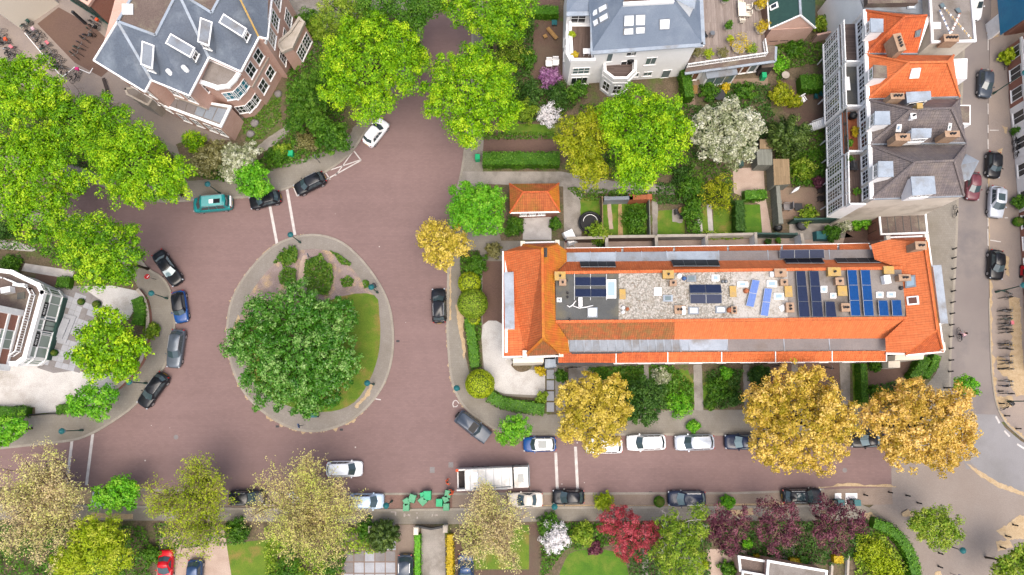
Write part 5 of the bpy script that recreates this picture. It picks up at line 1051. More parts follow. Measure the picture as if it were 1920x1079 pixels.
# solar panels
panels(T, [(1078, 521, HF), (1136, 521, HF), (1136, 537, HF + .25), (1078, 537, HF + .25)], 2, 1, 'solar_dark'); panels(T, [(1078, 543, HF), (1137, 543, HF), (1137, 558, HF + .25), (1078, 558, HF + .25)], 2, 1, 'solar_dark')
panels(T, [(1292, 535, HF), (1351, 535, HF), (1353, 551, HF + .3), (1293, 551, HF + .3)], 2, 1, 'solar_dark'); panels(T, [(1293, 552, HF + .3), (1353, 552, HF + .3), (1353, 569, HF), (1294, 569, HF)], 2, 1, 'solar_dark')
panels(T, [(1410, 525, HF + .2), (1424, 527, HF + .2), (1412, 577, HF + .2), (1398, 574, HF + .2)], 1, 2, 'solar_pale'); panels(T, [(1433, 541, HF + .2), (1447, 542, HF + .2), (1439, 594, HF + .2), (1425, 592, HF + .2)], 1, 2, 'solar_pale')
for x0, x1, y0, n in ((1491, 1512, 509, 3), (1516, 1537, 509, 3), (1546, 1567, 566, 1)): panels(T, [(x0, y0, HF + .3), (x0 + 17, y0, HF), (x1 + (5 if n > 1 else 0), 595, HF), (x0 + (6 if n > 1 else 1), 595, HF + .3)], 1, n, 'solar_dark')
for x0, x1, y0, n in ((1587, 1606, 507, 3), (1612, 1631, 507, 3), (1645, 1664, 564, 1), (1670, 1689, 563, 1)): panels(T, [(x0, y0, HF + .3), (x0 + 17, y0, HF), (x1 + (6 if n > 1 else 1), 593, HF), (x0 + (7 if n > 1 else 2), 593, HF + .3)], 1, n, 'solar_blue')
plN = [P(1063, 491, HZ), P(1640, 487, HZ), P(1690, 504, HF)]
for x0, x1, y0, y1, n, dx in ((1087, 1155, 493, 503, 4, 2), (1258, 1350, 490, 501.5, 4, 4), (1468, 1546, 486, 496, 3, 6), (1563, 1652, 485, 495, 4, 7)): panels(T, [PP(x0, y0, plN), PP(x1 - dx, y0, plN), PP(x1, y1, plN), PP(x0 + dx, y1, plN)], n, 1, 'solar_black', .05, .12)
panels(T, [(1461, 469, HZ + .5), (1544, 468, HZ + .5), (1545, 484, HZ + .2), (1461, 485, HZ + .2)], 3, 1, 'solar_dark')
rk = MB()
for x in (1077, 1107, 1137): rk.bar(P(x, 514, HF + .1), P(x, 563, HF + .1), .07, .07)
rk.build('panel_rack', 'alloy', T)
# skylights, chimneys, roof clutter
for x0, y0, x1, y1, fr, pn in ((1137, 525, 1155, 560, 'trim_white', 'skylight_blue'), (1101, 577, 1120, 596, 'zinc_pale', 'skylight_white'), (1226, 540, 1240, 555, 'trim_white', 'skylight_white'), (1243, 554, 1261, 566, 'zinc_pale', 'pane_mid'), (1290, 576, 1310, 590, 'zinc', 'skylight_white'), (1341, 575, 1361, 588, 'zinc', 'skylight_white'), (1334, 516, 1348, 528, 'trim_white', 'skylight_blue'), (1287, 517, 1305, 529, 'zinc', 'pane_mid'), (1382, 529, 1402, 539, 'trim_white', 'skylight_blue'), (1437, 527, 1456, 539, 'trim_white', 'skylight_blue'), (1450, 550, 1469, 562, 'trim_white', 'skylight_blue'), (1538, 537, 1550, 549, 'trim_white', 'skylight_blue'), (1556, 550, 1567, 560, 'trim_white', 'skylight_blue'), (1642, 548, 1655, 559, 'trim_white', 'skylight_blue'), (1662, 548, 1678, 558, 'trim_white', 'skylight_blue'), (1044, 559, 1053, 567, 'trim_white', 'pane_mid')): sky4(T, x0, y0, x1, y1, HF, frame=fr, pane=pn)
plE = [P(*eN), P(*eS), P(1700, 596, HF)]
skylight(T, [PP(1697, 519, plE), PP(1716, 516, plE), PP(1718, 538, plE), PP(1698, 541, plE)], frame='zinc', pane='skylight_blue'); skylight(T, [PP(1700, 557, plE), PP(1722, 555, plE), PP(1724, 571, plE), PP(1702, 573, plE)], frame='trim_white', pane='pane_brown')
for x, y, sx_, sy_, up, m, po in ((1050, 518, 1.1, .85, .7, 'lichen_yellow', 1), (1055, 530, .65, .6, .8, 'chimney_brick', 1), (1253, 515, 1.1, .8, .9, 'lichen_yellow', 1), (1262, 531, .65, .55, .9, 'chimney_brick', 1), (1167, 552, .55, 1.0, .25, 'lichen_yellow', 0), (1374, 547, .6, 1.1, .25, 'lichen_yellow', 0), (1463, 512, 1.2, .8, .8, 'chimney_brick', 1), (1470, 530, .7, .6, .9, 'chimney_brick', 1), (1478, 547, .7, 1.1, .3, 'lichen_yellow', 0), (1481, 577, .75, .95, .8, 'chimney_brick', 2), (1564, 510, 1.3, .85, .8, 'lichen_yellow', 1), (1574, 528, .8, .7, .9, 'chimney_brick', 1), (1579, 546, .9, 1.0, .4, 'lichen_yellow', 0), (1585, 577, .8, .8, .8, 'chimney_brick', 2), (1666, 507, 1.0, .75, .6, 'lichen_yellow', 0), (1696, 521, 1.2, .6, 1.2, 'chimney_brick', 2), (1274, 581, 1.0, .8, .5, 'chimney_brick', 2), (1376, 582, .5, .7, .5, 'chimney_brick', 2), (1726, 461, 1.1, .8, 1.6, 'chimney_brick', 2), (1021, 474, .45, .9, .3, 'lead_dark', 3)): chimney(T, x, y, HF if x not in (1021, 1726) else HR - .5, sx_, sy_, up, m, po)
for x, y, r, m in ((1168, 578, .2, 'trim_white'), (1168, 586, .2, 'trim_white'), (1273, 518, .28, 'trim_white'), (1282, 523, .24, 'blue_paint'), (1176, 580, .2, 'terracotta'), (1398, 546, .3, 'terracotta'), (1367, 582, .3, 'terracotta'), (1688, 541, .22, 'lead_dark'), (1063, 527, .12, 'lead_dark'), (1064, 550, .12, 'lead_dark'), (1064, 558, .12, 'lead_dark'), (1068, 600, .14, 'lead_dark'), (1354, 529, .18, 'steel'), (1360, 529, .18, 'steel')): MB().lathe(P(x, y, HF), [(r, 0), (r * .9, .35), (r * .4, .42)], 10).build('roof_vent', m, T)
hp = MB(); hp.box(P(1088, 567, HF + .5), (.4, 1.0, .6)); hp.build('heat_pump', 'trim_white', T)
hs = MB(); hs.tube(PX([(1080, 564), (1074, 572), (1068, 576), (1063, 573)], HF + .1), .06, 6); hs.tube(PX([(1072, 573), (1086, 578), (1100, 576), (1112, 573)], HF + .1), .05, 6); hs.build('hose', 'trim_white', T)
MB().box(P(1281, 583, HF + .3), (.35, .9, .5)).build('heat_pump', 'trim_white', T); MB().box(P(1448, 515, HF + .2), (.5, .55, .35)).build('heat_pump', 'trim_white', T); MB().box(P(1467, 578, HF + .05), (.6, .6, .05), .5).build('roof_board', 'trim_white', T); MB().box(P(1661, 525, HF + .4), (.7, .9, .7), .1).build('heat_pump', 'trim_white', T)

# ---------------------------------------------------------------- small garage with hipped orange roof
g = thing('garage', 'small garage with mossy orange hipped roof by the alley', 'garage', P(1003, 380, ZP))
walls(g, [P(960, 352, 2.5), P(1046, 350, 2.5), P(1046, 397, 2.5), P(960, 400, 2.5)], 0, 2.6, 'brick_red')
e = [(955, 345, 2.7), (1048, 344, 2.7), (1050, 398, 2.6), (956, 400, 2.6)]; r1, r2 = (981, 361, 4.4), (1026, 360, 4.4)
r_ = RF(g, 'tiles_brown', [[e[0], e[1], r2, r1], [e[3], e[2], r2, r1], [e[0], e[3], r1]]); RF(g, 'tiles_lichen', [[e[1], e[2], r2]])
caps(r_, 'tiles_row', [[r1, r2], [r1, e[0]], [r1, e[3]], [r2, e[1]], [r2, e[2]]], .1); gutter(g, 'trim_white', [[e[3], e[2]]], .16, .16)
a, b = P(960, 400, 2.5), P(1046, 397, 2.5)
for f in (.25, .45, .65): win(g, a, b, f, 1.2, .9, 1.1, 2, 2)
# ---------------------------------------------------------------- white villa
V = thing('white_villa', 'large white rendered villa with grey slate hipped roof and roof windows', 'house', P(1200, 60, 0))
HV = 8.8; HW = 6.0
vs = [P(1113, 96, HV), P(1314, 81, HV), P(1306, -60, HV), P(1106, -60, HV)]
walls(V, inset(vs, .35), 0, HV - .02, 'render_white')
wing = [P(1068, 20, HW), P(1114, 20, HW), P(1114, 117, HW), P(1070, 119, HW), P(1061, 100, HW), P(1062, 40, HW)]; walls(V, wing, 0, HW, 'render_white', 'wing_wall'); walls(V, [P(1066, -60, HV - .5), P(1108, -60, HV - .5), P(1108, 24, HV - .5), P(1064, 24, HV - .5)], 0, HV - .5, 'render_white', 'wing_wall')
tl, tr_, tb, tt = (1168, 9, 12), (1263, 4, 12), (1263, -60, 12), (1168, -60, 12)
rv = RF(V, 'slate_blue', [[(1109, 98, HV), (1317, 83, HV), tr_, tl], [(1109, 98, HV), tl, tt, (1100, -60, HV)], [(1317, 83, HV), (1310, -60, HV), tb, tr_], [(1062, 26, HV - .4), (1110, 24, HV - .4), (1130, -60, HV + 1), (1064, -60, HV)]])
caps(rv, 'zinc_pale', [[(1109, 98, HV), (1109, 26, HV)], [(1110, 26, HV), (1124, -4, HV + .8)]], .14, 'ridge_flashing'); gutter(V, 'zinc_pale', [[(1108, 99, HV), (1318, 84, HV), (1311, -60, HV)], [(1062, 27, HV - .4), (1110, 26, HV - .4)]], .55, .16); gutter(V, 'trim_white', [[(1108, 101, HV - .3), (1319, 86, HV - .3), (1313, -60, HV - .3)]], .3, .3, 'cornice')
gutter(V, 'trim_white', [[tl, tr_]], .35, .5, 'roof_terrace_edge'); MB().face(sorted_up(rectpx(1170, -60, 1262, 6, 11.9))).build('roof_terrace', 'deck_brown', V)
dm = MB().prism([P(1270, -20, 12), P(1306, -10, 12), P(1300, 16, 12), P(1268, -2, 12)], 8.5, 11.9).build('dormer', 'trim_white', V); RF(dm, 'zinc_pale', [[(1264, -24, 12), (1308, -14, 12), (1302, 18, 12), (1264, -2, 12)]], 'dormer_roof')
plV = [P(1109, 98, HV), P(1317, 83, HV), P(1263, 4, 12)]; plL = [P(1109, 98, HV), P(1168, 9, 12), P(1168, -60, 12)]
for q in ([(1170, 29), (1189, 28), (1188, 49), (1169, 50)], [(1191, 28), (1210, 27), (1209, 48), (1191, 48)], [(1169, 53), (1188, 52), (1188, 65), (1168, 66)], [(1191, 51), (1210, 50), (1209, 63), (1191, 64)], [(1236, 36), (1256, 35), (1255, 55), (1236, 56)]): skylight(V, [PP(x, y, plV) for x, y in q], frame='zinc', pane='skylight_white', inset=.08)
for q in ([(1111, 22), (1121, 17), (1122, 28), (1113, 33)], [(1122, 16), (1139, 7), (1141, 17), (1124, 27)], [(1112, 41), (1122, 35), (1124, 46), (1115, 52)], [(1123, 34), (1141, 24), (1143, 35), (1126, 45)]): skylight(V, [PP(x, y, plL) for x, y in q], frame='zinc', pane='skylight_white', inset=.08)
# wing terrace
MB().face(sorted_up(PX([(1070, 50), (1108, 50), (1109, 113), (1073, 113)], HW + .01))).build('terrace_deck', 'deck_brown', V); parapet(V, PX([(1068, 48), (1072, 117), (1113, 117)], HW), HW, .7, .35, closed=False)
a, b = P(1064, 25, HV - .5), P(1108, 25, HV - .5); win(V, a, b, .5, HW + .2, 1.9, 2.0, 2, 2); a, b = P(1071, 119, HW), P(1114, 117, HW); win(V, a, b, .5, 3.2, 2.2, 1.6, 3, 2, 'pane_mid'); win(V, a, b, .5, .5, 2.2, 1.8, 3, 1)
a, b = P(1062, 40, HW), P(1061, 100, HW); win(V, a, b, .3, 3.2, 1.2, 1.8, 2, 2, 'pane_mid'); win(V, a, b, .75, 3.2, 1.2, 1.8, 2, 2, 'pane_mid')
a, b = inset(vs, .35)[0], inset(vs, .35)[1]
for f, z, w, h, c_, pn in ((.16, 5.6, .8, 2.1, 1, 'pane_mid'), (.37, 6.6, 1.3, 1.4, 2, 'pane_dark'), (.355, 3.8, 1.6, 1.6, 2, 'pane_dark'), (.6, 4.0, 1.4, 1.8, 2, 'pane_mid'), (.34, .6, 1.3, 1.9, 2, 'pane_mid'), (.48, 1.0, 1.2, 1.1, 2, 'pane_mid'), (.62, 1.0, 1.2, 1.1, 2, 'pane_mid'), (.82, .1, 1.2, 2.1, 1, 'pane_mid')): win(V, a, b, f, z, w, h, c_, 1, pn)
by = [(1131, 105), (1133, 138), (1150, 151), (1174, 151), (1189, 136), (1191, 104)]
walls(V, PX(by, 4.6), 0, 4.55, 'render_white', 'bay_wall'); MB().face(sorted_up(PX([(1136, 108), (1138, 136), (1152, 147), (1172, 147), (1185, 134), (1187, 108)], 4.58))).build('balcony_deck', 'deck_cross', V); parapet(V, PX(by, 4.6), 4.5, .8, .3, closed=False); parapet(V, PX([(1131, 108), (1132, 141), (1150, 155), (1174, 155), (1190, 139), (1192, 108)], 4.0), 3.9, .3, .4, 'trim_white', 'cornice', False)
B_ = PX(by, 4.6)
for i in (1, 2, 3): win(V, B_[i], B_[i + 1], .5, 1.0, 1.1, 2.2, 2, 2)
# terrace furniture on the villa stays separate (below, in the small things)
# ---------------------------------------------------------------- low annex with roof deck
A_ = thing('garden_annex', 'low white annex with timber roof deck and white balustrade', 'house', P(1370, 90, 0)); HA = 3.3
walls(A_, PX([(1320, -60), (1412, -60), (1434, 86), (1450, 90), (1450, 110), (1288, 132), (1304, 80)], HA), 0, HA, 'render_white')
MB().prism(PX([(1318, -60), (1414, -60), (1436, 84), (1453, 88), (1452, 113), (1284, 136), (1302, 80)], HA + .1), HA + .003, HA + .14).build('roof', 'bitumen_brown', A_); gutter(A_, 'zinc_pale', [[(1284, 138, HA), (1453, 115, HA), (1454, 88, HA)]], .4, .16)
MB().prism(PX([(1316, -60), (1410, -60), (1428, 78), (1430, 100), (1302, 118), (1314, 80)], HA + .2), HA + .15, HA + .2).build('roof_deck', 'deck_grey', A_)
balustrade(A_, PX([(1288, 127), (1434, 106), (1430, 80)], HA + .2), HA + .2, .9)
a, b = P(1288, 132, HA), P(1450, 110, HA)
for f, w, pn in ((.06, .9, 'pane_brown'), (.14, .9, 'pane_brown'), (.64, 1.0, 'pane_brown'), (.73, 1.0, 'pane_brown'), (.82, 1.0, 'pane_mid'), (.92, 1.1, 'pane_dark')): win(A_, a, b, f, .3, w, 2.3, 1, 1, pn)
d_ = (Vector(b) - Vector(a)).normalized(); n_ = Vector((d_.y, -d_.x, 0)); c0, c1 = Vector(a).lerp(Vector(b), .22), Vector(a).lerp(Vector(b), .58)
cv = MB().prism([c0, c1, c1 + n_ * 1.1, c0 + n_ * 1.1], 0, 2.7).build('conservatory', 'trim_white', A_); MB().prism([c0 - n_ * .05, c1 - n_ * .05, c1 + n_ * 1.3, c0 + n_ * 1.3], 2.7, 2.85).build('conservatory_roof', 'zinc', cv)
win(cv, c0 + n_ * 1.1, c1 + n_ * 1.1, .5, .3, (c1 - c0).length * .94, 2.3, 3, 1, 'pane_mid')
# ---------------------------------------------------------------- brick house with green roof
H_ = thing('green_roof_house', 'small brick house with dark green gabled roof and skylight', 'house', P(1480, 40, 0))
fp = PX([(1438, -60), (1524, -60), (1527, 52), (1446, 56)], 4); walls(H_, fp, 0, 3.95, 'brick_pink')
rg1, rg2 = (1501, 28, 6.4), (1496, -70, 6.4); a, b = P(1446, 55, 4), P(1527, 51, 4)
MB().face([a, b, P(*rg1) - Vector((0, 0, .1))]).build('gable_wall', 'brick_pink', H_)
gr = RF(H_, 'green_paint', [[(1442, 54, 4), rg1, rg2, (1434, -70, 4)], [(1529, 52, 4), rg1, rg2, (1528, -70, 4)]]); gutter(gr, 'zinc_pale', [[rg1, rg2]], .3, .12, 'ridge_flashing'); gutter(H_, 'trim_white', [[(1442, 55, 4), (1501, 29, 6.4), (1529, 53, 4)], [(1434, -70, 4), (1442, 55, 4)]], .14, .2, 'verge_board')
plG = [P(1442, 54, 4), P(*rg1), P(*rg2)]; skylight(H_, [PP(1443, 12, plG), PP(1458, 4, plG), PP(1460, 14, plG), PP(1445, 21, plG)], pane='pane_dark'); win(H_, a, b, .25, 1.2, .9, .9, 1, 1, 'pane_mid', 'timber_dark'); win(H_, a, b, .5, 1.2, .9, .9, 1, 1, 'pane_mid', 'timber_dark')
bw = thing('garden_wall', 'pink brick garden wall right of the green roof house', 'wall', P(1545, 78, ZP)); ribbon(MB(), PX([(1520, 80), (1575, 68)]), -.12, .12, ZP, 1.9).build('wall', 'brick_pink', bw)

# ---------------------------------------------------------------- row of white houses with verandas
HE, HT = 10.8, 14.0
rows_ = [('row_house', 'white veranda house with orange roof at the top of the row', (1621, 20), (1625, 101), (1746, 30), (1720, 101), (1696, 32), (1738, 30), 'tiles_row', 'tiles_row'),
         ('row_house', 'white veranda house with bright orange roof and pale roof window', (1624, 103), (1627, 186), (1788, 104), (1799, 182), (1704, 118), (1776, 117), 'tiles_new', 'tiles_orange'),
         ('row_house', 'white veranda house with dark grey tiles and blue planter terrace', (1627, 188), (1631, 271), (1800, 186), (1812, 268), (1709, 206), (1783, 204), 'tiles_grey', 'tiles_grey'),
         ('row_house', 'grey tiled end house of the white veranda row with cream side wall', (1631, 273), (1634, 374), (1812, 272), (1807, 368), (1715, 305), (1788, 302), 'tiles_grey', 'tiles_grey')]
for i, (nm, lb, nw, sw, ne, se, r1, r2, m1, m2) in enumerate(rows_):
    h = thing(nm, lb, 'house', (P(*nw, HE).xy + P(*se, HE).xy).to_3d() / 2, group='white houses with verandas')
    ft = [P(*nw, HE), P(*ne, HE), P(*se, HE), P(*sw, HE)]; q = [Vector((p.x, p.y, 0)) for p in ft]; q[0].x += .25; q[3].x += .25
    walls(h, q, 0, HE - .03 * i - .05, 'render_cream' if i == 3 else 'render_white')
    R1, R2 = (*r1, HT), (*r2, HT); N0, S0, N1, S1 = (*nw, HE), (*sw, HE), (*ne, HE), (*se, HE)
    ro = RF(h, m1, [[N0, S0, R1]] + ([[N1, S1, R2]] if i else [])); RF(h, m2, [[S0, S1, R2, R1], [N0, N1, R2, R1]])
    caps(ro, m1, [[N0, R1], [S0, R1], [R1, R2]] + ([[R2, N1], [R2, S1]] if i else []), .12); gutter(h, 'trim_white', [[N0, S0]], .5, .35, 'cornice'); gutter(h, 'zinc', [[S0, S1]], .2, .14)
    a, b = q[0], q[3]
    for f in (.2, .5, .8): win(h, a, b, f, 8.5, 1.5, 1.5, 3, 2)
    # veranda on posts
    vx = -1.75; vz0, vz1 = 3.0, 7.9; va, vb = a + Vector((vx, -.1, 0)), b + Vector((vx, .15, 0))
    if i == 2: vx, vz1 = -1.6, 7.6; va, vb = a + Vector((vx, -.1, 0)), b + Vector((vx, .1, 0))
    ve = MB().prism([va, vb, b, a], vz0, vz1 - .02).build('veranda', 'trim_white', h)
    MB().prism([va - Vector((.12, 0, 0)), vb - Vector((.12, 0, 0)), b, a], vz1, vz1 + .1).build('veranda_roof', ('deck_cross', 'bitumen', 'terracotta', 'deck_brown')[i], ve)
    n = 4 if i != 2 else 5
    for k in range(n): win(ve, va, vb, (k + .5) / n, vz0 + .5, (va - vb).length / n * .88, vz1 - vz0 - 1.1, 3, 6)
    balustrade(ve, [va, vb], vz1 + .1, .85, 'trim_white' if i != 2 else 'steel', .16)
    for k in range(2):
        p = va.lerp(vb, (k + .4) / 2); MB().bar(p + Vector((.2, 0, vz0)), p + Vector((1.6, 0, 1.0)), .12, .12).build('strut', 'trim_white', ve); MB().bar((p.x + .6, p.y, 0), (p.x + .6, p.y, vz0), .12, .12).build('post', 'trim_white', ve)
    MB().bar(Vector((b.x + vx, b.y, vz1 + .6)), Vector((b.x, b.y, vz1 + .6)), .2, 1.2).build('party_screen', 'trim_white', h)
    y0, y1 = nw[1] * .5 + sw[1] * .5 - 12, nw[1] * .5 + sw[1] * .5 + 12
    dq = [[(1632, 36), (1655, 37), (1655, 60), (1633, 60)], [(1638, 123), (1661, 125), (1662, 146), (1638, 146)], [(1641, 210), (1667, 210), (1668, 233), (1640, 234)], [(1647, 304), (1673, 304), (1674, 331), (1647, 332)]][i]
    dormer(h, dq, 13.1, 2.0, ('zinc_pale', 'bitumen_brown', 'zinc_pale', 'zinc_pale')[i], 3)
    if i == 0: skylight(h, [PP(1716, 58, [P(*S0), P(*S1), P(*R2)]), PP(1727, 54, [P(*S0), P(*S1), P(*R2)]), PP(1724, 68, [P(*S0), P(*S1), P(*R2)]), PP(1714, 70, [P(*S0), P(*S1), P(*R2)])], frame='steel', pane='pane_mid'); chimney(h, 1686, 80, 12.6, .8, 2.0, 2.0, 'chimney_brick', 4, .2)
    if i == 1:
        pl = [P(*S0), P(*S1), P(*R2)]; skylight(h, [PP(1709, 129, pl), PP(1726, 127, pl), PP(1722, 146, pl), PP(1704, 147, pl)], pane='skylight_white'); dormer(h, [(1700, 174), (1743, 172), (1744, 187), (1702, 193)], 13.4, 2.0, 'zinc_pale', 2, 'zinc', 1, 1); chimney(h, 1682, 181, 12.4, 1.4, .6, 1.4, 'chimney_brick', 3)
        bo = MB().prism([P(1788, 111, 11), P(1814, 110, 11), P(1813, 148, 11), P(1790, 147, 11)], 8, 11).build('bay_roof', 'trim_white', h)
    if i == 2:
        pl = [P(*S0), P(*S1), P(*R2)]; dormer(h, [(1710, 242), (1745, 242), (1744, 258), (1709, 260)], 13.4, 2.0, 'zinc_pale', 2, 'trim_white', 6, 1); chimney(h, 1692, 258, 12.2, 1.5, .7, 1.6, 'chimney_brick', 2); chimney(h, 1724, 199, HT - .2, .5, .5, .8, 'lichen_yellow', 0); chimney(h, 1712, 218, 13.2, .5, .5, .6, 'trim_white', 1); chimney(h, 1785, 252, 12.2, 1.5, .6, 1.8, 'chimney_brick', 2); skylight(h, [PP(1683, 234, [P(*N0), P(*S0), P(*R1)]), PP(1691, 234, [P(*N0), P(*S0), P(*R1)]), PP(1689, 248, [P(*N0), P(*S0), P(*R1)]), PP(1680, 248, [P(*N0), P(*S0), P(*R1)])]); skylight(h, [PP(1778, 231, pl), PP(1784, 231, pl), PP(1782, 244, pl), PP(1775, 244, pl)], pane='pane_mid')
        bo = MB().prism([P(1791, 197, 11), P(1820, 197, 11), P(1820, 234, 11), P(1795, 232, 11)], 7.5, 10.98).build('bay_roof', 'trim_white', h); MB().face(sorted_up(PX([(1792, 199), (1818, 199), (1818, 231), (1796, 230)], 11.02))).build('bay_cover', 'bitumen_brown', bo)
    if i == 3:
        dormer(h, [(1709, 333), (1750, 332), (1753, 363), (1712, 366)], 13.2, 2.2, 'zinc_pale', 2, 'trim_white', 4, 1)
        bo = MB().prism([P(1790, 303, 10.9), P(1812, 289, 10.9), P(1834, 302, 10.9), P(1818, 336, 10.9), P(1802, 336, 10.9)], 0, 10.85).build('turret', 'trim_white', h); RF(bo, 'zinc', [[(1788, 304, 11), (1812, 289, 11), (1800, 310, 12)], [(1812, 289, 11), (1836, 302, 11), (1800, 310, 12)], [(1836, 302, 11), (1818, 338, 11), (1800, 310, 12)], [(1818, 338, 11), (1801, 338, 11), (1800, 310, 12)]], 'turret_roof')
fh = thing('flat_roof_house', 'grey flat roofed house with strings of bunting on its roof', 'house', P(1780, 30, 0), group='white houses with verandas')
fq = PX([(1740, -60), (1816, -60), (1827, 78), (1747, 80)], 10.9); walls(fh, fq, 0, 10.8, 'render_cream'); MB().prism(fq, 10.82, 10.9).build('roof', 'bitumen_grey', fh); parapet(fh, fq, 10.85, .25, .25); a, b = fq[3], fq[2]; win(fh, a, b, .1, 7, .8, .8, 1, 1); chimney(fh, 1783, 72, 10.9, 1.6, .8, 1.2, 'chimney_brick', 4); sky4(fh, 1747, 43, 1763, 55, 10.9, pane='skylight_white')
for q in ([(1760, 10), (1767, 6), (1772, 14), (1764, 17)], [(1789, 18), (1797, 15), (1802, 24), (1795, 26)]): skylight(fh, [P(x, y, 10.95) for x, y in q], frame='steel', pane='pane_mid', inset=.06)
th = thing('row_house', 'white house with grey flat roofs at the very top of the row', 'house', P(1680, -10, 0), group='white houses with verandas'); tq = PX([(1596, -60), (1740, -60), (1742, 28), (1620, 18)], 9.5); walls(th, tq, 0, 9.3, 'render_white'); MB().prism(tq, 9.35, 9.5).build('roof', 'zinc', th); MB().prism(PX([(1625, -60), (1720, -60), (1722, 4), (1628, 6)], 10.5), 9.5, 10.4).build('roof_storey', 'bitumen_brown', th); sky4(th, 1700, 8, 1716, 18, 9.5, frame='zinc_pale', pane='skylight_white')
bl = [((1762, 18), (1782, 62)), ((1770, 12), (1822, 72)), ((1800, 24), (1784, 60))]
for k, (p0, p1) in enumerate(bl):
    bt = thing('bunting', ('white bunting string on the grey flat roof, steep one', 'long yellow bunting string crossing the grey flat roof', 'short pink and white bunting string on the grey flat roof')[k], 'bunting', P(*p1, 11.4)); a, b = P(*p0, 11.2), P(*p1, 11.9); cd = MB(); cd.tube([a, b], .012, 4); cd.build('cord', 'trim_white', bt)
    for j in range(14):
        p = a.lerp(b, (j + .5) / 14); MB().slab([p + Vector((-.13, 0, 0)), p + Vector((.13, 0, 0)), p + Vector((0, -.28, -.06))], .004, .004).build('pennant', ('trim_white', 'leaf_pennant' if False else 'lichen_yellow', 'trim_white')[k] if j % 3 else ('blue_paint', 'trim_white', 'terracotta')[k], bt)
# flat garage between terrace and row
gg = thing('flat_garage', 'brick garage with brown flat roof between terrace and white row', 'garage', P(1692, 430, ZP)); gq = PX([(1648, 401), (1734, 398), (1738, 437), (1652, 440)], 3.2); walls(gg, gq, 0, 3.1, 'brick_red'); MB().prism(gq, 3.12, 3.2).build('roof', 'bitumen_brown', gg); parapet(gg, gq, 3.15, .16, .22)
for k in range(1, 6): gutter(gg, 'bitumen', [[(1648 + 14.5 * k, 402, 3.22), (1652 + 14.5 * k, 438, 3.22)]], .06, .04, 'roof_seam')
win(gg, gq[3], gq[0], .5, .3, 1.1, 2.0, 1, 1, 'pane_dark', 'timber_dark')
# ---------------------------------------------------------------- brick villa top left
U = thing('brick_villa', 'brick villa with blue grey slate roofs and long dormers', 'house', P(420, 150, 0)); HU, HP = 9.8, 12.6
ev = [(178, 114), (271, 171), (284, 151), (354, 178), (391, 108), (451, 133), (485, 70), (500, 74), (516, -60), (225, -60)]
walls(U, inset(PX(ev, HU), .45), 0, HU - .05, 'brick_pink')
u1, u2, u3, u4, u5, u6 = (221, 41, HP), (292, 67, HP), (325, 1, HP), (335, 0, HP), (397, 25, HP), (412, -10, HP); cE = lambda x, y: (x, y, HU)
ur = RF(U, 'slate_grey', [[cE(176, 114), u1, cE(284, 150), cE(272, 172)], [u1, u2, cE(354, 179), cE(284, 150)], [u2, (334, -14, HP), cE(392, 107), cE(354, 179)], [(334, -14, HP), u5, cE(452, 134), cE(392, 107)], [u5, (432, -40, HP), cE(486, 69), cE(452, 134)], [(446, -10, HP + 1), cE(486, 69), cE(501, 73), (504, -60, HP)]])
caps(ur, 'zinc_pale', [[u1, cE(284, 150)], [(334, -14, HP), cE(391, 107)], [u1, u2, (326, 0, HP)], [u1, (262, -30, HP)], [(334, -14, HP), (397, 25, HP), (432, -40, HP)]], .15, 'hip_flashing'); caps(ur, 'lichen_yellow', [[(446, -10, HP + 1), cE(485, 69)]], .1, 'hip_tiles')
gutter(U, 'trim_white', [[cE(176, 114), cE(272, 173), cE(284, 151), cE(355, 180), cE(392, 108), cE(452, 135), cE(486, 70), cE(502, 74), cE(516, -60)], [cE(176, 114), (221, 41, HP)]], .18, .2)
MB().face(sorted_up(PX([(223, 40), (292, 66), (325, 2), (262, -30)], HP - .1))).build('flat_roof', 'bitumen_brown', U); MB().face(sorted_up(PX([(338, -12), (397, 22), (430, -40), (360, -60)], HP - .1))).build('flat_roof', 'bitumen_brown', U)
for q in ([(268, 79), (289, 87), (286, 129), (265, 121)], [(321, 65), (365, 91), (357, 108), (312, 82)], [(377, 35), (398, 43), (392, 86), (372, 79)], [(420, 28), (462, 55), (455, 70), (412, 43)]):
    sk = (q[0][0] + q[1][0]) / 2; dp = [P(x, y, 12.0) for x, y in q]; do = MB().prism(dp, 9.6, 11.95).build('dormer', 'zinc', U); MB().slab(dp, .06, .03).build('dormer_roof', 'zinc', do); parapet(do, dp, 12.0, .12, .14)
    c_ = sum(dp, Vector()) / 4; a, b = (dp[2], dp[3]) if sk in (278.5, 387.5) else (dp[2], dp[1])
    if (b - a).cross(c_ - a).z < 0: a, b = b, a
    win(do, a, b, .5, 10.9, 1.0, .9, 2, 1)
for x, y in ((331, 36), (315, 133), (344, 126)): MB().lathe(P(x, y, 11.2), [(.3, -1.0), (.26, .1), (.1, .2)], 8).build('roof_vent', 'trim_white', U)
sky4(U, 230, 9, 250, 28, HP, frame='trim_white', pane='skylight_white')
Wp = inset(PX(ev, HU), .45)
def uw(i, f, z, w, h, c_=2, r_=2, pn='pane_dark'): win(U, Wp[i], Wp[i + 1], f, z, w, h, c_, r_, pn)
for f in (.2, .5, .8): uw(0, f, 6.2, 1.2, 1.9); uw(0, f, 2.2, 1.2, 2.0)
uw(2, .25, 6.0, 1.3, 2.0); uw(2, .7, 6.0, 1.3, 2.0)
for f in (.5,): uw(3, f, 6.2, 1.6, 1.9)
uw(5, .3, 6.2, 1.4, 2.2); uw(5, .75, 6.2, 1.4, 2.2); uw(5, .3, 2.0, 1.4, 2.2); uw(5, .75, 2.2, 1.4, 2.0)
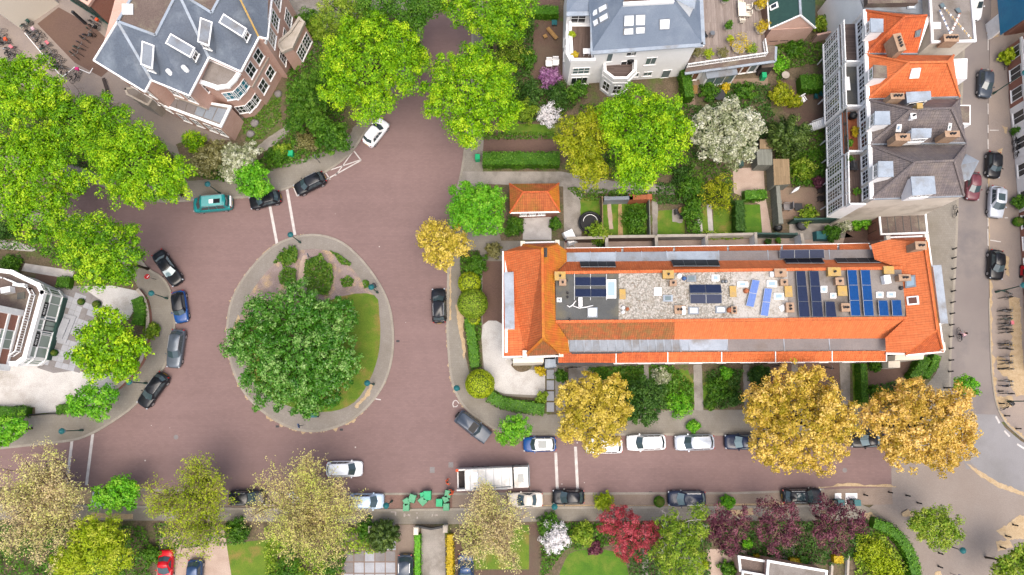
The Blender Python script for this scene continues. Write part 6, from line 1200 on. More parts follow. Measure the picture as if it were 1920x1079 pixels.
for f, z in ((.18, 6.2), (.45, 6.0), (.75, 6.2), (.18, 2.0), (.45, 1.8), (.75, 2.0)): uw(7, f, z, 1.8, 2.4, 3, 3)
MB().bar(Wp[2] + Vector((0, 0, 5)), Wp[3] + Vector((0, 0, 5)), .2, .3).build('string_course', 'stone_trim', U); MB().bar(Wp[5] + Vector((0, 0, 5.2)), Wp[6] + Vector((0, 0, 5.2)), .2, .3).build('string_course', 'stone_trim', U); MB().bar(Wp[7] + Vector((0, 0, 9)), Wp[8] + Vector((0, 0, 9)), .2, .5).build('string_course', 'trim_white', U)
# polygonal bay with flat roof
bp = [(392, 110), (450, 135), (440, 150), (428, 162), (408, 165), (370, 152)]
walls(U, PX(bp, 8.6), 0, 8.5, 'brick_pink', 'bay_wall'); MB().prism(PX(bp, 8.6), 8.52, 8.6).build('bay_roof', 'bitumen_grey', U); parapet(U, PX(bp, 8.6), 8.45, .3, .5); Bp = PX(bp, 8.6)
for i in (1, 2, 3): 
    a, b = Bp[i], Bp[i + 1]
    if (b - a).cross(sum(Bp, Vector()) / 6 - a).z < 0: a, b = b, a
    win(U, a, b, .5, 5.4, 1.5, 1.9, 3, 2, 'pane_teal'); win(U, a, b, .5, 1.6, 1.5, 1.9, 3, 2)
# porch wing with glazed flat roof
pp_ = [(318, 182), (432, 201), (414, 238), (312, 200)]; walls(U, PX(pp_, 4.6), 0, 4.55, 'brick_pink', 'porch_wall'); MB().prism(PX(pp_, 4.6), 4.56, 4.64).build('porch_roof', 'bitumen_grey', U)
own = U
for k in range(6):
    f = lambda u, v: (P(316, 184, 4.66) * (1 - u) + P(428, 204, 4.66) * u) * (1 - v) + (P(314, 199, 4.66) * (1 - u) + P(413, 234, 4.66) * u) * v
    MB().slab([f((k + .05) / 6, .08), f((k + .95) / 6, .08), f((k + .95) / 6, .92), f((k + .05) / 6, .92)], .05, 0).build('roof_pane', 'zinc' if k > 2 else 'zinc_dull', U)
parapet(U, PX(pp_, 4.6), 4.5, .25, .3, 'trim_white'); a, b = P(312, 200, 4.6), P(414, 238, 4.6)
if (b - a).cross(P(400, 150, 0) - a).z < 0: a, b = b, a
for f in (.15, .4, .65, .85): win(U, a, b, f, 1.0, 1.1, 2.2, 2, 2)
bq = [(236, 168), (254, 165), (286, 186), (278, 198), (240, 178)]; walls(U, PX(bq, 3.6), 0, 3.55, 'stone_trim', 'porch_wall'); MB().prism(PX(bq, 3.6), 3.56, 3.64).build('porch_roof', 'bitumen_grey', U); parapet(U, PX(bq, 3.6), 3.5, .25, .25, 'stone_trim')
bz = [(521, 82), (545, 62), (562, 36), (570, 44), (548, 90), (530, 98)]; walls(U, PX(bz, 5), 0, 4.9, 'brick_pink', 'bay_wall'); MB().prism(PX(bz, 5), 4.92, 5.0).build('bay_roof', 'stone_trim', U); parapet(U, PX(bz, 5), 4.8, .5, .3, 'stone_trim'); a, b = P(548, 90, 5), P(570, 44, 5)
if (b - a).cross(P(500, 50, 0) - a).z < 0: a, b = b, a
for f in (.25, .7): win(U, a, b, f, 1.2, 1.5, 2.4, 3, 3)
# school buildings in the top left corner
tb_ = thing('tan_brick_block', 'tan rendered building in the top left corner with one window', 'building', P(40, 20, 0)); tq = PX([(42, 57), (112, 9), (60, -70), (-160, -80), (-60, -16)], 0); walls(tb_, tq, 0, 9, 'trim_cream'); 
d0, d1 = tq[0], tq[1]
if (d1 - d0).cross(P(0, -40, 0) - d0).z < 0: d0, d1 = d1, d0
win(tb_, d0, d1, .55, 5.6, 1.8, 1.8, 1, 1, 'pane_green', 'brick_red')
lk = thing('glazed_link', 'dark glazed raised link block beside the brick villa', 'building', P(190, 20, 0)); lq = PX([(135, 2), (206, 47), (232, 10), (160, -40)], 3); walls(lk, lq, 3, 7.4, 'brick_red'); MB().prism(lq, 7.42, 7.5).build('roof', 'bitumen_brown', lk); parapet(lk, lq, 7.3, .4, .35, 'brick_pink')
d0, d1 = lq[0], lq[1]
for k in range(7): win(lk, d0, d1, (k + .5) / 7, 3.2, (d1 - d0).length / 7 * .94, 3.8, 1, 1, 'pane_dark', 'green_paint')
MB().bar(P(162, 46, 0), P(162, 46, 0) + Vector((0, 0, 3)), .3, .3).build('pillar', 'lead_dark', lk)
# ---------------------------------------------------------------- white house on the left edge
Wt = thing('white_house', 'white house with roof terrace and glazed shop like front at left edge', 'house', P(20, 610, 0)); HS = 4.3
wf = [(125, 560), (118, 547), (70, 524), (-120, 500), (-120, 692), (80, 686), (94, 676)]; wfp = PX(wf, 0); walls(Wt, wfp, 0, HS, 'render_white'); MB().prism([p * 1.0 for p in wfp], HS + .003, HS + .08).build('roof_terrace', 'bitumen_brown', Wt)
parapet(Wt, wfp, HS - .3, .55, .5, 'trim_white', 'cornice'); ins = inset(wfp, .9); balustrade(Wt, [ins[3], ins[2], ins[1], ins[0], ins[6], ins[5]], HS + .08, .9, 'trim_white', .3)
a, b = wfp[0], wfp[6]
if (b - a).cross(P(0, 600, 0) - a).z < 0: a, b = b, a
pl_ = MB(); nn = Vector(((b - a).y, -(b - a).x, 0)).normalized(); pl_.bar(a + nn * .12 + Vector((0, 0, .45)), b + nn * .12 + Vector((0, 0, .45)), .3, .9); pl_.build('plinth', 'green_paint', Wt)
for f, w, pn, c_ in ((.1, 1.3, 'pane_green', 1), (.29, 1.7, 'pane_green', 1), (.4, .5, 'pane_mid', 1), (.52, 1.3, 'pane_green', 2), (.64, .5, 'pane_mid', 1), (.76, 1.7, 'pane_green', 1), (.93, 1.1, 'pane_green', 1)):
    win(Wt, a, b, f, .95 if f != .52 else .1, w, 1.9 if f != .52 else 2.6, c_, 1, pn, 'trim_white' if f != .52 else 'iron_black')
    if f not in (.29, .76): win(Wt, a, b, f, 2.95, w, .9, c_, 1, pn)
for f in (.29, .76):
    p = a.lerp(b, f); d = (b - a).normalized(); sg = MB().bar(p - d * .85 + nn * .05 + Vector((0, 0, 3.4)), p + d * .85 + nn * .05 + Vector((0, 0, 3.4)), .08, .8).build('shop_sign', 'iron_black', Wt)
    lt_ = MB()
    for u, w_, h_ in ((-.55, .06, .34), (-.43, .14, .06), (-.3, .06, .34), (-.02, .06, .36), (.08, .13, .06), (.2, .06, .36), (.31, .1, .06), (.4, .06, .34), (.52, .06, .36), (.62, .1, .06)):
        q = p - d * u + nn * .1 + Vector((0, 0, 3.4)); lt_.bar(q - d * w_ / 2, q + d * w_ / 2, .02, h_)
    lt_.build('lettering', 'trim_white', sg)
for (i, j) in ((0, 1), (6, 5)):
    a, b = wfp[i], wfp[j]
    if (b - a).cross(P(0, 600, 0) - a).z < 0: a, b = b, a
    win(Wt, a, b, .5, .95, (b - a).length * .8, 1.9, 2, 1, 'pane_green'); win(Wt, a, b, .5, 2.95, (b - a).length * .8, .9, 2, 1, 'pane_green')
uq = PX([(40, 588), (14, 690), (-140, 700), (-140, 560), (-20, 572)], HS); walls(Wt, uq, HS, 9, 'brick_red', 'upper_wall'); MB().prism(uq, 9.0, 9.15).build('roof', 'bitumen_brown', Wt); a, b = uq[1], uq[0]
for z in (4.5, 6.2, 7.9): MB().bar(a + Vector((0, 0, z - HS)), b + Vector((0, 0, z - HS)), .25, .35).build('string_course', 'trim_white', Wt)
if (b - a).cross(P(-50, 600, 0) - a).z < 0: a, b = b, a
win(Wt, a, b, .5, 4.7, 2.2, 2.2, 2, 1, 'pane_green')
MB().bar(uq[0] - Vector((0, 0, 0)), uq[0] + Vector((0, 0, 4.6)), .7, .7).build('quoin', 'trim_white', Wt); MB().bar(uq[1], uq[1] + Vector((0, 0, 4.6)), .7, .7).build('quoin', 'trim_white', Wt)
MB().box(P(15, 545, HS + .5), (1.1, .7, .9), .2).build('heat_pump', 'trim_white', Wt); MB().box(P(38, 535, HS + .4), (1.4, .4, .6), -.1).build('heat_pump', 'trim_white', Wt); MB().box(P(40, 555, HS + .1), (.9, .8, .14), .1).build('roof_hatch', 'bitumen', Wt)
st_ = MB(); c_ = P(119, 615, 0)
for k, s in enumerate((1.5, 1.0)): st_.box((c_.x + .5 - k * .35, c_.y - .1, ZP + .08 + k * .16), (1.3 - k * .4, 3.4 - k * .9, .16), R(-16))
st_.build('steps', 'slab_grey', Wt)
wq = PX([(-120, 478), (0, 512), (46, 525), (40, 532), (-120, 505)], 3); walls(Wt, wq, 0, 3, 'render_white', 'side_wing'); MB().prism(wq, 3.02, 3.1).build('side_wing_roof', 'zinc_pale', Wt)
# ---------------------------------------------------------------- houses along the right edge
edge = [(1886, 92), (1893, 205), (1902, 300), (1910, 400), (1917, 520), (1925, 700)]
for k, (lb, m1) in enumerate((('white and brick terraced house behind the yellow green shrub', 'brick_red'), ('terraced house with white ground floor beside two leaning bicycles', 'render_white'), ('dark windowed terraced house beside the silver car', 'render_white'), ('terraced house at the right edge beside the red moped', 'brick_red'), ('last house sliver at the right edge by the bicycle racks', 'brick_red'))):
    p0, p1 = edge[k], edge[k + 1]; h = thing('terraced_house', lb, 'house', P(p0[0] + 40, (p0[1] + p1[1]) / 2, 0), group='houses across the side street')
    q = [P(*p0, 0), P(*p1, 0), P(p1[0] + 160, p1[1], 0), P(p0[0] + 160, p0[1] - 4, 0)]; q[1].y += .03; walls(h, q, 0, 8, m1); a, b = q[0], q[1]
    for z in (2.9, 5.6): MB().bar(a + Vector((-.02, 0, z)), b + Vector((-.02, 0, z)), .3, .35).build('string_course', 'trim_white', h)
    L = (a - b).length; n = max(2, int(L / 2.4))
    if (b - a).cross(q[2] - a).z < 0: a, b = b, a
    for i in range(n):
        for z in (.5, 3.3): win(h, a, b, (i + .5) / n, z, 1.7, 2.0, 2, 1, 'pane_dark')
    MB().prism(q, 8.02, 8.2).build('roof', 'bitumen_brown', h)
sc_ = thing('scaffold_house', 'house under blue scaffold sheeting in the top right corner', 'house', P(1920, 20, 0)); q = PX([(1870, -60), (1882, 68), (2050, 40), (2040, -80)], 0); walls(sc_, q, 0, 7.8, 'brick_red')
MB().slab([P(1866, -60, 3), P(1876, 66, 3), P(1930, 30, 8), P(1922, -90, 8)], .05).build('scaffold_sheet', 'tarp', sc_); MB().prism(PX([(1872, 26), (1880, 24), (1884, 54), (1877, 56)], 2.5), 0, 2.5).build('site_cabin', 'trim_white', sc_)
MB().slab([P(1894, -10, 5.2), P(1903, -12, 5.2), P(1906, 8, 5.2), P(1896, 17, 5.2)], .08, -.06).build('banner', 'trim_white', sc_)
pb = MB()
for y in (-10, 15, 40, 62): pb.tube([P(1869 + y * .09, y, 0), P(1869 + y * .09, y, 0) + Vector((0, 0, 7))], .05, 6)
pb.build('scaffold_pole', 'steel', sc_)
# ---------------------------------------------------------------- flat roofed house at the bottom edge
bh = thing('flat_roof_house', 'flat grey roofed house at the bottom edge below purple trees', 'house', P(1490, 1090, 0)); q = PX([(1440, 1052), (1549, 1071), (1540, 1160), (1432, 1160)], 3.6); walls(bh, q, 0, 3.5, 'brick_pink'); MB().prism(q, 3.52, 3.6).build('roof', 'bitumen_grey', bh); parapet(bh, q, 3.5, .25, .25)
q = PX([(1385, 1044), (1438, 1053), (1438, 1080), (1388, 1070)], 2.6); walls(bh, q, 0, 2.5, 'brick_pink', 'wing_wall'); MB().prism(q, 2.52, 2.6).build('wing_roof', 'bitumen_brown', bh); parapet(bh, q, 2.5, .25, .25)
q = PX([(1392, 1072), (1442, 1080), (1440, 1160), (1390, 1160)], 3.0); walls(bh, q, 0, 2.9, 'brick_pink', 'wing_wall'); MB().prism(q, 2.92, 3.0).build('wing_roof', 'bitumen_brown', bh); parapet(bh, q, 2.9, .25, .2)
# ---------------------------------------------------------------- sheds and garden walls
s1 = thing('shed', 'tan corrugated shed beside the dark conifer', 'shed', P(1465, 325, ZP)); q = PX([(1449, 299), (1479, 299), (1481, 346), (1451, 348)], 2.4); walls(s1, q, 0, 2.35, 'fence_grey'); MB().slab([v + Vector((0, 0, .05)) for v in q], .06).build('roof', 'shed_boards', s1)
s2 = thing('shed', 'pale lean-to shed half under the white blossom', 'shed', P(1434, 295, ZP)); q = PX([(1418, 281), (1447, 281), (1448, 310), (1420, 310)], 2.2); walls(s2, q, 0, 2.15, 'fence_grey'); MB().slab([v + Vector((0, 0, .05)) for v in q], .06).build('roof', 'fence_grey', s2)
s3 = thing('shed', 'small brown shed north of the pale lean-to', 'shed', P(1438, 272, ZP)); q = PX([(1424, 262), (1447, 262), (1448, 280), (1424, 280)], 2.2); walls(s3, q, 0, 2.15, 'timber_dark'); MB().slab([v + Vector((0, 0, .05)) for v in q], .06).build('roof', 'shed_boards', s3)
s4 = thing('shed', 'grey shed at the left of the patio garden', 'shed', P(1446, 100, ZP)); q = PX([(1425, 88), (1449, 86), (1451, 126), (1428, 128)], 2.2); walls(s4, q, 0, 2.15, 'timber_dark'); MB().slab([v + Vector((0, 0, .05)) for v in q], .06).build('roof', 'bitumen_brown', s4)
def wall_run(name, label, px, h, w, m, cat='wall', boards=0):
    p = PX(px, 0); t = thing(name, label, cat, Vector((p[0].x, p[0].y, ZP))); ribbon(MB(), p, -w / 2, w / 2, 0, ZP + h).build('panel' if cat == 'fence' else 'wall', m, t)
    if cat == 'fence':
        for a, b in zip(p, p[1:]):
            n = max(1, int((b - a).length / 1.8))
            for k in range(n + 1): c_ = a.lerp(b, k / n); MB().box((c_.x, c_.y, ZP + h / 2), (w + .08, w + .08, h + .1)).build('post', m, t)
    else: ribbon(MB(), p, -w / 2 - .05, w / 2 + .05, ZP + h, ZP + h + .08).build('coping', 'stone_trim', t)
    return t
for lb, px, h, w, m, cat in (('wall behind the first back yard', [(1060, 455), (1132, 453)], 1.9, .25, 'brick_dark', 'wall'), ('brick wall behind the second back yard', [(1136, 452), (1222, 451)], 1.9, .25, 'brick_dark', 'wall'), ('whitewashed wall behind the third back yard', [(1226, 450), (1316, 449)], 1.8, .25, 'concrete', 'wall'), ('wall behind the fourth back yard', [(1318, 448), (1404, 446)], 1.7, .22, 'trim_cream', 'wall'), ('teal painted fence behind the fifth back yard', [(1408, 445), (1482, 446)], 1.8, .2, 'green_paint', 'fence'),
                                 ('side wall between first and second back yards', [(1133, 453), (1134, 474)], 1.9, .3, 'brick_dark', 'wall'), ('side wall between second and third back yards', [(1224, 450), (1225, 472)], 1.9, .3, 'concrete', 'wall'), ('side wall between third and fourth back yards', [(1316, 448), (1317, 470)], 1.9, .25, 'trim_white', 'wall'), ('white side wall beside the teal fence', [(1406, 444), (1407, 468)], 1.9, .25, 'trim_white', 'wall'), ('white side screen near the terrace east end', [(1490, 446), (1494, 468)], 1.9, .3, 'trim_white', 'wall'),
                                 ('brown fence left of the long lawn garden', [(1126, 378), (1127, 450)], 1.7, .1, 'shed_boards', 'fence'), ('grey fence right of the bushy back garden', [(1212, 378), (1214, 450)], 1.7, .1, 'fence_grey', 'fence'), ('wide grey fence between gravel path and patio', [(1446, 352), (1452, 424)], 2.0, .5, 'fence_grey', 'fence'), ('teal fence south of the patio garden', [(1478, 420), (1556, 418)], 2.0, .2, 'green_paint', 'fence'), ('terracotta roofed lean-to fence at the back garden end', [(1180, 379), (1212, 378)], 1.8, .6, 'terracotta', 'fence'), ('glass roofed garden screen beside the terracotta one', [(1133, 381), (1178, 380)], 1.8, .45, 'zinc', 'fence'),
                                 ('low curved brick wall round the white forecourt', smooth([(264, 545), (278, 565), (284, 600), (280, 640), (272, 675), (250, 705), (226, 728)], 3, False), .7, .3, 'brick_red', 'wall'), ('dark gate rail of the gravel forecourt', [(66, 778), (116, 776)], .9, .08, 'iron_black', 'fence'), ('white wall at the flat roof house garden', [(1556, 1055), (1554, 1085)], .5, .15, 'trim_white', 'wall'), ('white garden edging wall by the purple trees', [(1586, 1040), (1584, 1085)], .5, .15, 'trim_white', 'wall')): wall_run('garden_fence' if cat == 'fence' else 'garden_wall', lb, px, h, w, m, cat)
for lb, x, y, m in (('white stone gate pier left of the dark conifer', 700, 990, 'stone_trim'), ('pale gate pier right of the dark conifer', 737, 988, 'stone_trim'), ('tall white gate pier beside the bright hedge', 783, 992, 'trim_cream'), ('grey gate pier beside the yellow hedge', 837, 988, 'stone_trim')):
    t = thing('gate_pier', lb, 'gate pier', P(x, y, ZP)); c_ = P(x, y, ZP); MB().box(c_ + Vector((0, 0, .75)), (.45, .7, 1.5)).build('shaft', m, t); MB().box(c_ + Vector((0, 0, 1.56)), (.58, .84, .12), 0, .7).build('cap', m, t)
gt = thing('iron_gate', 'black double iron gate across the concrete drive', 'gate', P(810, 988, ZP)); gmb = MB()
for x in range(788, 834, 2):
    z = 1.5 - .35 * math.sin((x - 788) / 45 * math.pi); p = P(x, 985 + 4 * math.sin((x - 788) / 45 * math.pi), ZP); gmb.bar(p, p + Vector((0, 0, z)), .05, .05)
gmb.build('bars', 'iron_black', gt); rl = MB(); rl.bar(P(788, 985, ZP) + Vector((0, 0, .9)), P(811, 989, ZP) + Vector((0, 0, .9)), .2, .9); rl.bar(P(811, 989, ZP) + Vector((0, 0, .9)), P(833, 985, ZP) + Vector((0, 0, .9)), .2, .88); rl.build('gate_leaf', 'iron_black', gt)
# ================================================================ VEHICLES
def paint(name, c_, metal=.0, rough=.3):
    n = NT(name); v = n.coord('Object'); f = n.noise(v, 3, 3); col = n.mix(1.0, c_, n.ramp(f, [(.3, (.93,) * 3 + (1,)), (.7, (1.04,) * 3 + (1,))]), 'MULTIPLY')
    n.bsdf(col, rough, None, .3, metal, .22)
paint('paint_black', S(30, 32, 38)); paint('paint_navy', S(40, 52, 80)); paint('paint_grey', S(108, 118, 130), .3); paint('paint_steel', S(78, 88, 102), .1); paint('paint_silver', S(206, 214, 226, .7), .2)
paint('paint_white', S(246, 248, 250, .85)); paint('paint_teal', S(36, 148, 150)); paint('paint_teal_pale', S(120, 196, 196)); paint('paint_blue', S(28, 82, 152)); paint('paint_red', S(214, 24, 40)); paint('paint_ice', S(196, 218, 240, .75), .1); paint('paint_beige', S(222, 216, 206, .75)); paint('paint_maroon', S(120, 66, 76)); paint('paint_darkblue', S(58, 84, 124), .2)
mat('tyre', S(34, 34, 36), None, 1, 0, 1, .8); mat('lamp_clear', S(190, 196, 204), None, 1, 0, 1, .1); mat('lamp_red', S(176, 24, 28), None, 1, 0, 1, .15); mat('black_trim', S(28, 28, 30), None, 1, 0, 1, .5); mat('plate_yellow', S(236, 190, 40), None, 1, 0, 1, .5)
mat('hi_vis', S(246, 110, 66), S(236, 90, 52), 4, .06, 9); mat('bin_green', S(96, 176, 132), S(82, 162, 118), 2, .05, 6, .5); mat('bin_bright', S(40, 190, 128), S(30, 176, 118), 2, .05, 6, .5); mat('teal_paint', S(44, 118, 122), S(36, 104, 110), 2, .06, 8, .45); mat('skin', S(224, 176, 150), None, 1, 0, 1, .6); mat('cloth_navy', S(40, 46, 66), None, 1, .06, 20); mat('cloth_pink', S(232, 196, 206), S(216, 176, 190), 3, .06, 20); mat('hair_dark', S(60, 46, 40), None, 1, .1, 20); mat('saddle', S(40, 36, 34), None, 1, 0, 1, .6)
mat('no_entry_red', S(206, 36, 44), None, 1, 0, 1, .4)
STY = {'hatch': dict(H=1.5, belt=.92, hood=.25, trunk=.02, ws=.78, rs=.5, wr=.72), 'mini': dict(H=1.42, belt=.9, hood=.24, trunk=.02, ws=.5, rs=.34, wr=.76), 'suv': dict(H=1.68, belt=1.02, hood=.24, trunk=.02, ws=.72, rs=.42, wr=.74, rails=1), 'wagon': dict(H=1.5, belt=.92, hood=.26, trunk=.02, ws=.8, rs=.5, wr=.73, rails=1),
       'van': dict(H=2.05, belt=1.15, hood=.13, trunk=.01, ws=.75, rs=.22, wr=.80, rails=1), 'mpv': dict(H=1.75, belt=1.05, hood=.19, trunk=.02, ws=.72, rs=.3, wr=.72), 'jeep': dict(H=1.8, belt=1.1, hood=.3, trunk=.01, ws=.25, rs=.1, wr=.80), 'sedan': dict(H=1.43, belt=.9, hood=.27, trunk=.14, ws=.8, rs=.62, wr=.70)}
def car(label, rear, front, style, pm, W=1.82, roof=None, glassm='auto_glass', name='parked_car', cat='car', sunroof=False, hood=None, group='cars parked round the junction', z0=0.0):
    a, b = P(*rear, z0 + .7), P(*front, z0 + .7); L = (b - a).length; c_ = (a + b) / 2; ang = math.atan2(b.y - a.y, b.x - a.x); s = STY[style]
    t = thing(name, label, cat, (c_.x, c_.y, z0), ang, group); H, zb = s['H'], s['belt']; hw = W / 2; xf = L / 2 - s['hood'] * L; xr = -L / 2 + s['trunk'] * L + .1
    def add(n, mb, m, par=t): return local_obj(n, mb.mesh(n, m), par)
    boxy = style == 'jeep'
    hd = s['hood']
    st = [(-.5, .52, .7), (-.494, .7, .82), (-.478, .82, .92), (-.45, .91, .97), (-.4, .965, .99), (-.3, .99, 1), (-.1, 1, 1), (.5 - hd - .04, 1, .99), (.5 - hd * .85, .99, .955), (.5 - hd * .55, .97, .92), (.5 - hd * .3, .93, .87), (.462, .86, .82), (.483, .76, .76), (.495, .62, .7), (.5, .44, .64)]
    if boxy: st = [(u, max(.94, w), max(.93, z)) for u, w, z in st]
    body = MB(); n = len(st)
    prof = lambda w, z: [(0, z + .035), (.5 * w, z + .03), (.82 * w, z), (.93 * w, z - .05), (.985 * w, z - .16), (w, .52), (.98 * w, .34), (.9 * w, .2)]
    for u, wf, zf in st:
        pr = prof(hw * wf, zb * zf); x = u * L
        for y, z in pr + [(-y, z) for y, z in pr[:0:-1]]: body.v.append((x, y, z))
    k = 15
    for i in range(n - 1):
        for j in range(k):
            m_ = (j + 1) % k; body.f.append((i * k + j, (i + 1) * k + j, (i + 1) * k + m_, i * k + m_)); body.sm.append(True)
    body.f.append(tuple(range(k))); body.sm.append(True); body.f.append(tuple(range((n - 1) * k + k - 1, (n - 1) * k - 1, -1))); body.sm.append(True)
    wb, wr = hw * .9, hw * s['wr']; rf, rr_ = xf - s['ws'], xr + s['rs']; zt = H - .05
    base = [(xr + .1, -wb * .84), (xr + .4, -wb), (xf - .45, -wb), (xf - .06, -wb * .84), (xf + .14, 0), (xf - .06, wb * .84), (xf - .45, wb), (xr + .4, wb), (xr + .1, wb * .84), (xr - .04, 0)]
    top = [(rr_ + .06, -wr * .86), (rr_ + .3, -wr * .96), (rf - .3, -wr), (rf - .04, -wr * .9), (rf + .08, 0), (rf - .04, wr * .9), (rf - .3, wr), (rr_ + .3, wr * .96), (rr_ + .06, wr * .86), (rr_ - .04, 0)]
    if style == 'mini': pass
    gh = MB(); m10 = len(base); 
    rings = [[(x, y, zb - .02) for x, y in base], [(x, y, zt) for x, y in top], [(rr_ + .1 + (x - rr_ - .1) * .96 if True else x, y * .84, H) for x, y in top]]
    for rg in rings: gh.v += rg
    for i in range(2):
        for j in range(m10): q = (j + 1) % m10; gh.f.append((i * m10 + j, i * m10 + q, (i + 1) * m10 + q, (i + 1) * m10 + j)); gh.sm.append(i == 1)
    gh.f.append(tuple(range(2 * m10, 3 * m10))); gh.sm.append(True)
    bo = add('body', body, hood if hood else pm); add('cabin', gh, roof or pm)
    def pane(nm, pts, off):
        pts = [Vector(p) for p in pts]; cc = sum(pts, Vector()) / len(pts); nn = (pts[1] - pts[0]).cross(pts[2] - pts[0]).normalized()
        if nn.dot(cc - Vector((0, 0, zb * .7))) < 0: nn = -nn
        q = [cc + (p - cc) * off + nn * .016 for p in pts]; return add(nm, MB().slab(q, .004, .01) if abs(nn.z) > .05 else MB().slab(q, .004, .01), glassm)
    zg = zb + .03
    lerp3 = lambda i, u: tuple(Vector((*base[i], zb)).lerp(Vector((*top[i], zt)), u))
    ws = MB(); pts = [lerp3(3, .06), lerp3(4, .06), lerp3(5, .06), lerp3(5, .95), lerp3(4, .95), lerp3(3, .95)]
    off = Vector((.022, 0, .016)); ws.face([Vector(pts[i]) + off for i in (0, 1, 4, 5)], True); ws.face([Vector(pts[i]) + off for i in (1, 2, 3, 4)], True); add('windscreen', ws, glassm)
    rw = MB(); pts = [lerp3(8, .2), lerp3(9, .2), lerp3(0, .2), lerp3(0, .93), lerp3(9, .93), lerp3(8, .93)]; off = Vector((-.02, 0, .012)); rw.face([Vector(pts[i]) + off for i in (0, 1, 4, 5)], True); rw.face([Vector(pts[i]) + off for i in (1, 2, 3, 4)], True); add('rear_window', rw, glassm)
    for sg, (i0, i1) in ((-1, (1, 2)), (1, (7, 6))):
        off = Vector((0, sg * .014, .008)); p0, p1 = lerp3(i0, .1), lerp3(i1, .1); q0, q1 = lerp3(i0, .9), lerp3(i1, .9); mid = .5
        for u0, u1 in ((.01, .33), (.36, .67), (.7, .99)) if style != 'mini' else ((.02, .4), (.43, .97)):
            f = lambda p, q, u: Vector(p).lerp(Vector(q), u) + off; fc = [f(p0, p1, u0), f(p0, p1, u1), f(q0, q1, u1), f(q0, q1, u0)]
            add('side_window', MB().face(fc if sg < 0 else fc[::-1]), glassm)
        mx = xf - .4; add('wing_mirror', MB().box((mx, sg * (hw + .05), zb + .04), (.13, .16, .12)), pm)
        add('headlight', MB().box((L / 2 - .2, sg * hw * .7, zb * .72), (.16, .4, .1), -sg * .75), 'lamp_clear'); add('tail_light', MB().box((-L / 2 + .1, sg * hw * .72, zb * .84), (.1, .24, .16), sg * .6), 'lamp_red')
        if s.get('rails'): add('roof_rail', MB().bar((rr_ + .15, sg * wr * .93, H - .0), (rf - .25, sg * wr * .93, H - .0), .05, .06), 'alloy' if pm != 'paint_black' else 'steel')
        for x in (-L / 2 + .16 * L + .1, L / 2 - .18 * L):
            wm = MB().tube([(x, sg * (hw - .24), .32), (x, sg * (hw - .015), .32)], .32, 14); w_ = add('wheel', wm, 'tyre'); add('rim', MB().tube([(x, sg * (hw - .05), .32), (x, sg * (hw - .005), .32)], .21, 10), 'alloy', w_)
    add('number_plate', MB().box((-L / 2 - .005, 0, .55), (.03, .5, .12)), 'plate_yellow'); add('grille', MB().box((L / 2 - .01, 0, .42), (.05, W * .5, .16)), 'black_trim')
    for x, w_ in ((xf + .1, .012), ) : add('wiper', MB().bar((xf - .03, -.5, zb + .06), (xf - .12, .1, zb + .13), .03, .03), 'black_trim')
    if sunroof: add('sunroof', MB().box(((rf + rr_) / 2 + .2, 0, H + .006), ((rf - rr_) * .5, wr * 1.25, .016)), 'auto_glass')
    if boxy: add('spare_wheel', MB().tube([(-L / 2 - .2, 0, .85), (-L / 2 - .0, 0, .85)], .36, 14), 'tyre'); add('roof_panel', MB().box((rf - .5, 0, H + .004), (.8, wr * 1.6, .012)), 'black_trim')
    return t
car('white hatchback parked beside the north road below the big maple', (687, 271), (722, 227), 'suv', 'paint_white', 1.8)
car('black car with white strip marks between the two crossing lines and hatched bay', (609, 331), (554, 358), 'suv', 'paint_black')
car('black car half hidden by the round green tree', (526, 368), (468, 382), 'wagon', 'paint_black')
tv = car('teal camper van with pale raised roof', (435, 380), (363, 386), 'van', 'paint_teal', 1.95, None, name='camper_van', cat='van')
car('black car beside the no entry sign', (294, 473), (334, 532), 'sedan', 'paint_black', glassm='auto_glass_pale')
car('small blue car with black roof beside the curved forecourt wall', (333, 546), (341, 605), 'mini', 'paint_blue', 1.76, 'paint_black', hood='paint_blue')
car('grey estate car with pale roof on the curved west kerb', (335, 618), (324, 690), 'wagon', 'paint_grey', 1.84)
car('black estate car with silver rails at the south west kerb', (309, 702), (265, 762), 'wagon', 'paint_black', 1.84)
car('black car parked alone on the east kerb of the roundabout', (824, 606), (822, 541), 'suv', 'paint_black', 1.84)
car('dark grey off-roader with rear spare wheel by the wheelchair marking', (859, 779), (915, 822), 'jeep', 'paint_steel', 1.86)
car('small car with blue bonnet and white roof with sunroof', (1043, 833), (981, 834), 'mini', 'paint_blue', 1.78, 'paint_white', sunroof=True)
car('white car mostly hidden under the first golden tree', (1167, 836), (1098, 836), 'suv', 'paint_white')
car('white car with dark rear edge on the east road', (1248, 829), (1175, 831), 'suv', 'paint_white', 1.86)
car('silver car right of the white one on the east road', (1339, 829), (1265, 831), 'suv', 'paint_silver', 1.86)
car('dark car partly under the middle golden tree', (1426, 829), (1359, 829), 'sedan', 'paint_navy', glassm='auto_glass_pale')
car('black car between the two large golden trees', (1660, 824), (1595, 826), 'sedan', 'paint_black', glassm='auto_glass_pale')
car('white van driving past the wide budding tree', (612, 880), (680, 879), 'mpv', 'paint_white', 1.84)
car('white car under the twigs of the wide budding tree', (541, 936), (607, 934), 'wagon', 'paint_white', 1.8)
car('pale blue small people carrier left of the green bins', (655, 940), (720, 940), 'mpv', 'paint_ice', 1.76)
car('black car with silver rails by the yellow green budding tree', (429, 934), (498, 934), 'wagon', 'paint_black')
car('old beige saloon behind the refuse truck', (1018, 937), (953, 938), 'sedan', 'paint_beige', 1.72)
car('black small car at the end of the two white lines', (1096, 932), (1036, 932), 'hatch', 'paint_black', 1.74)
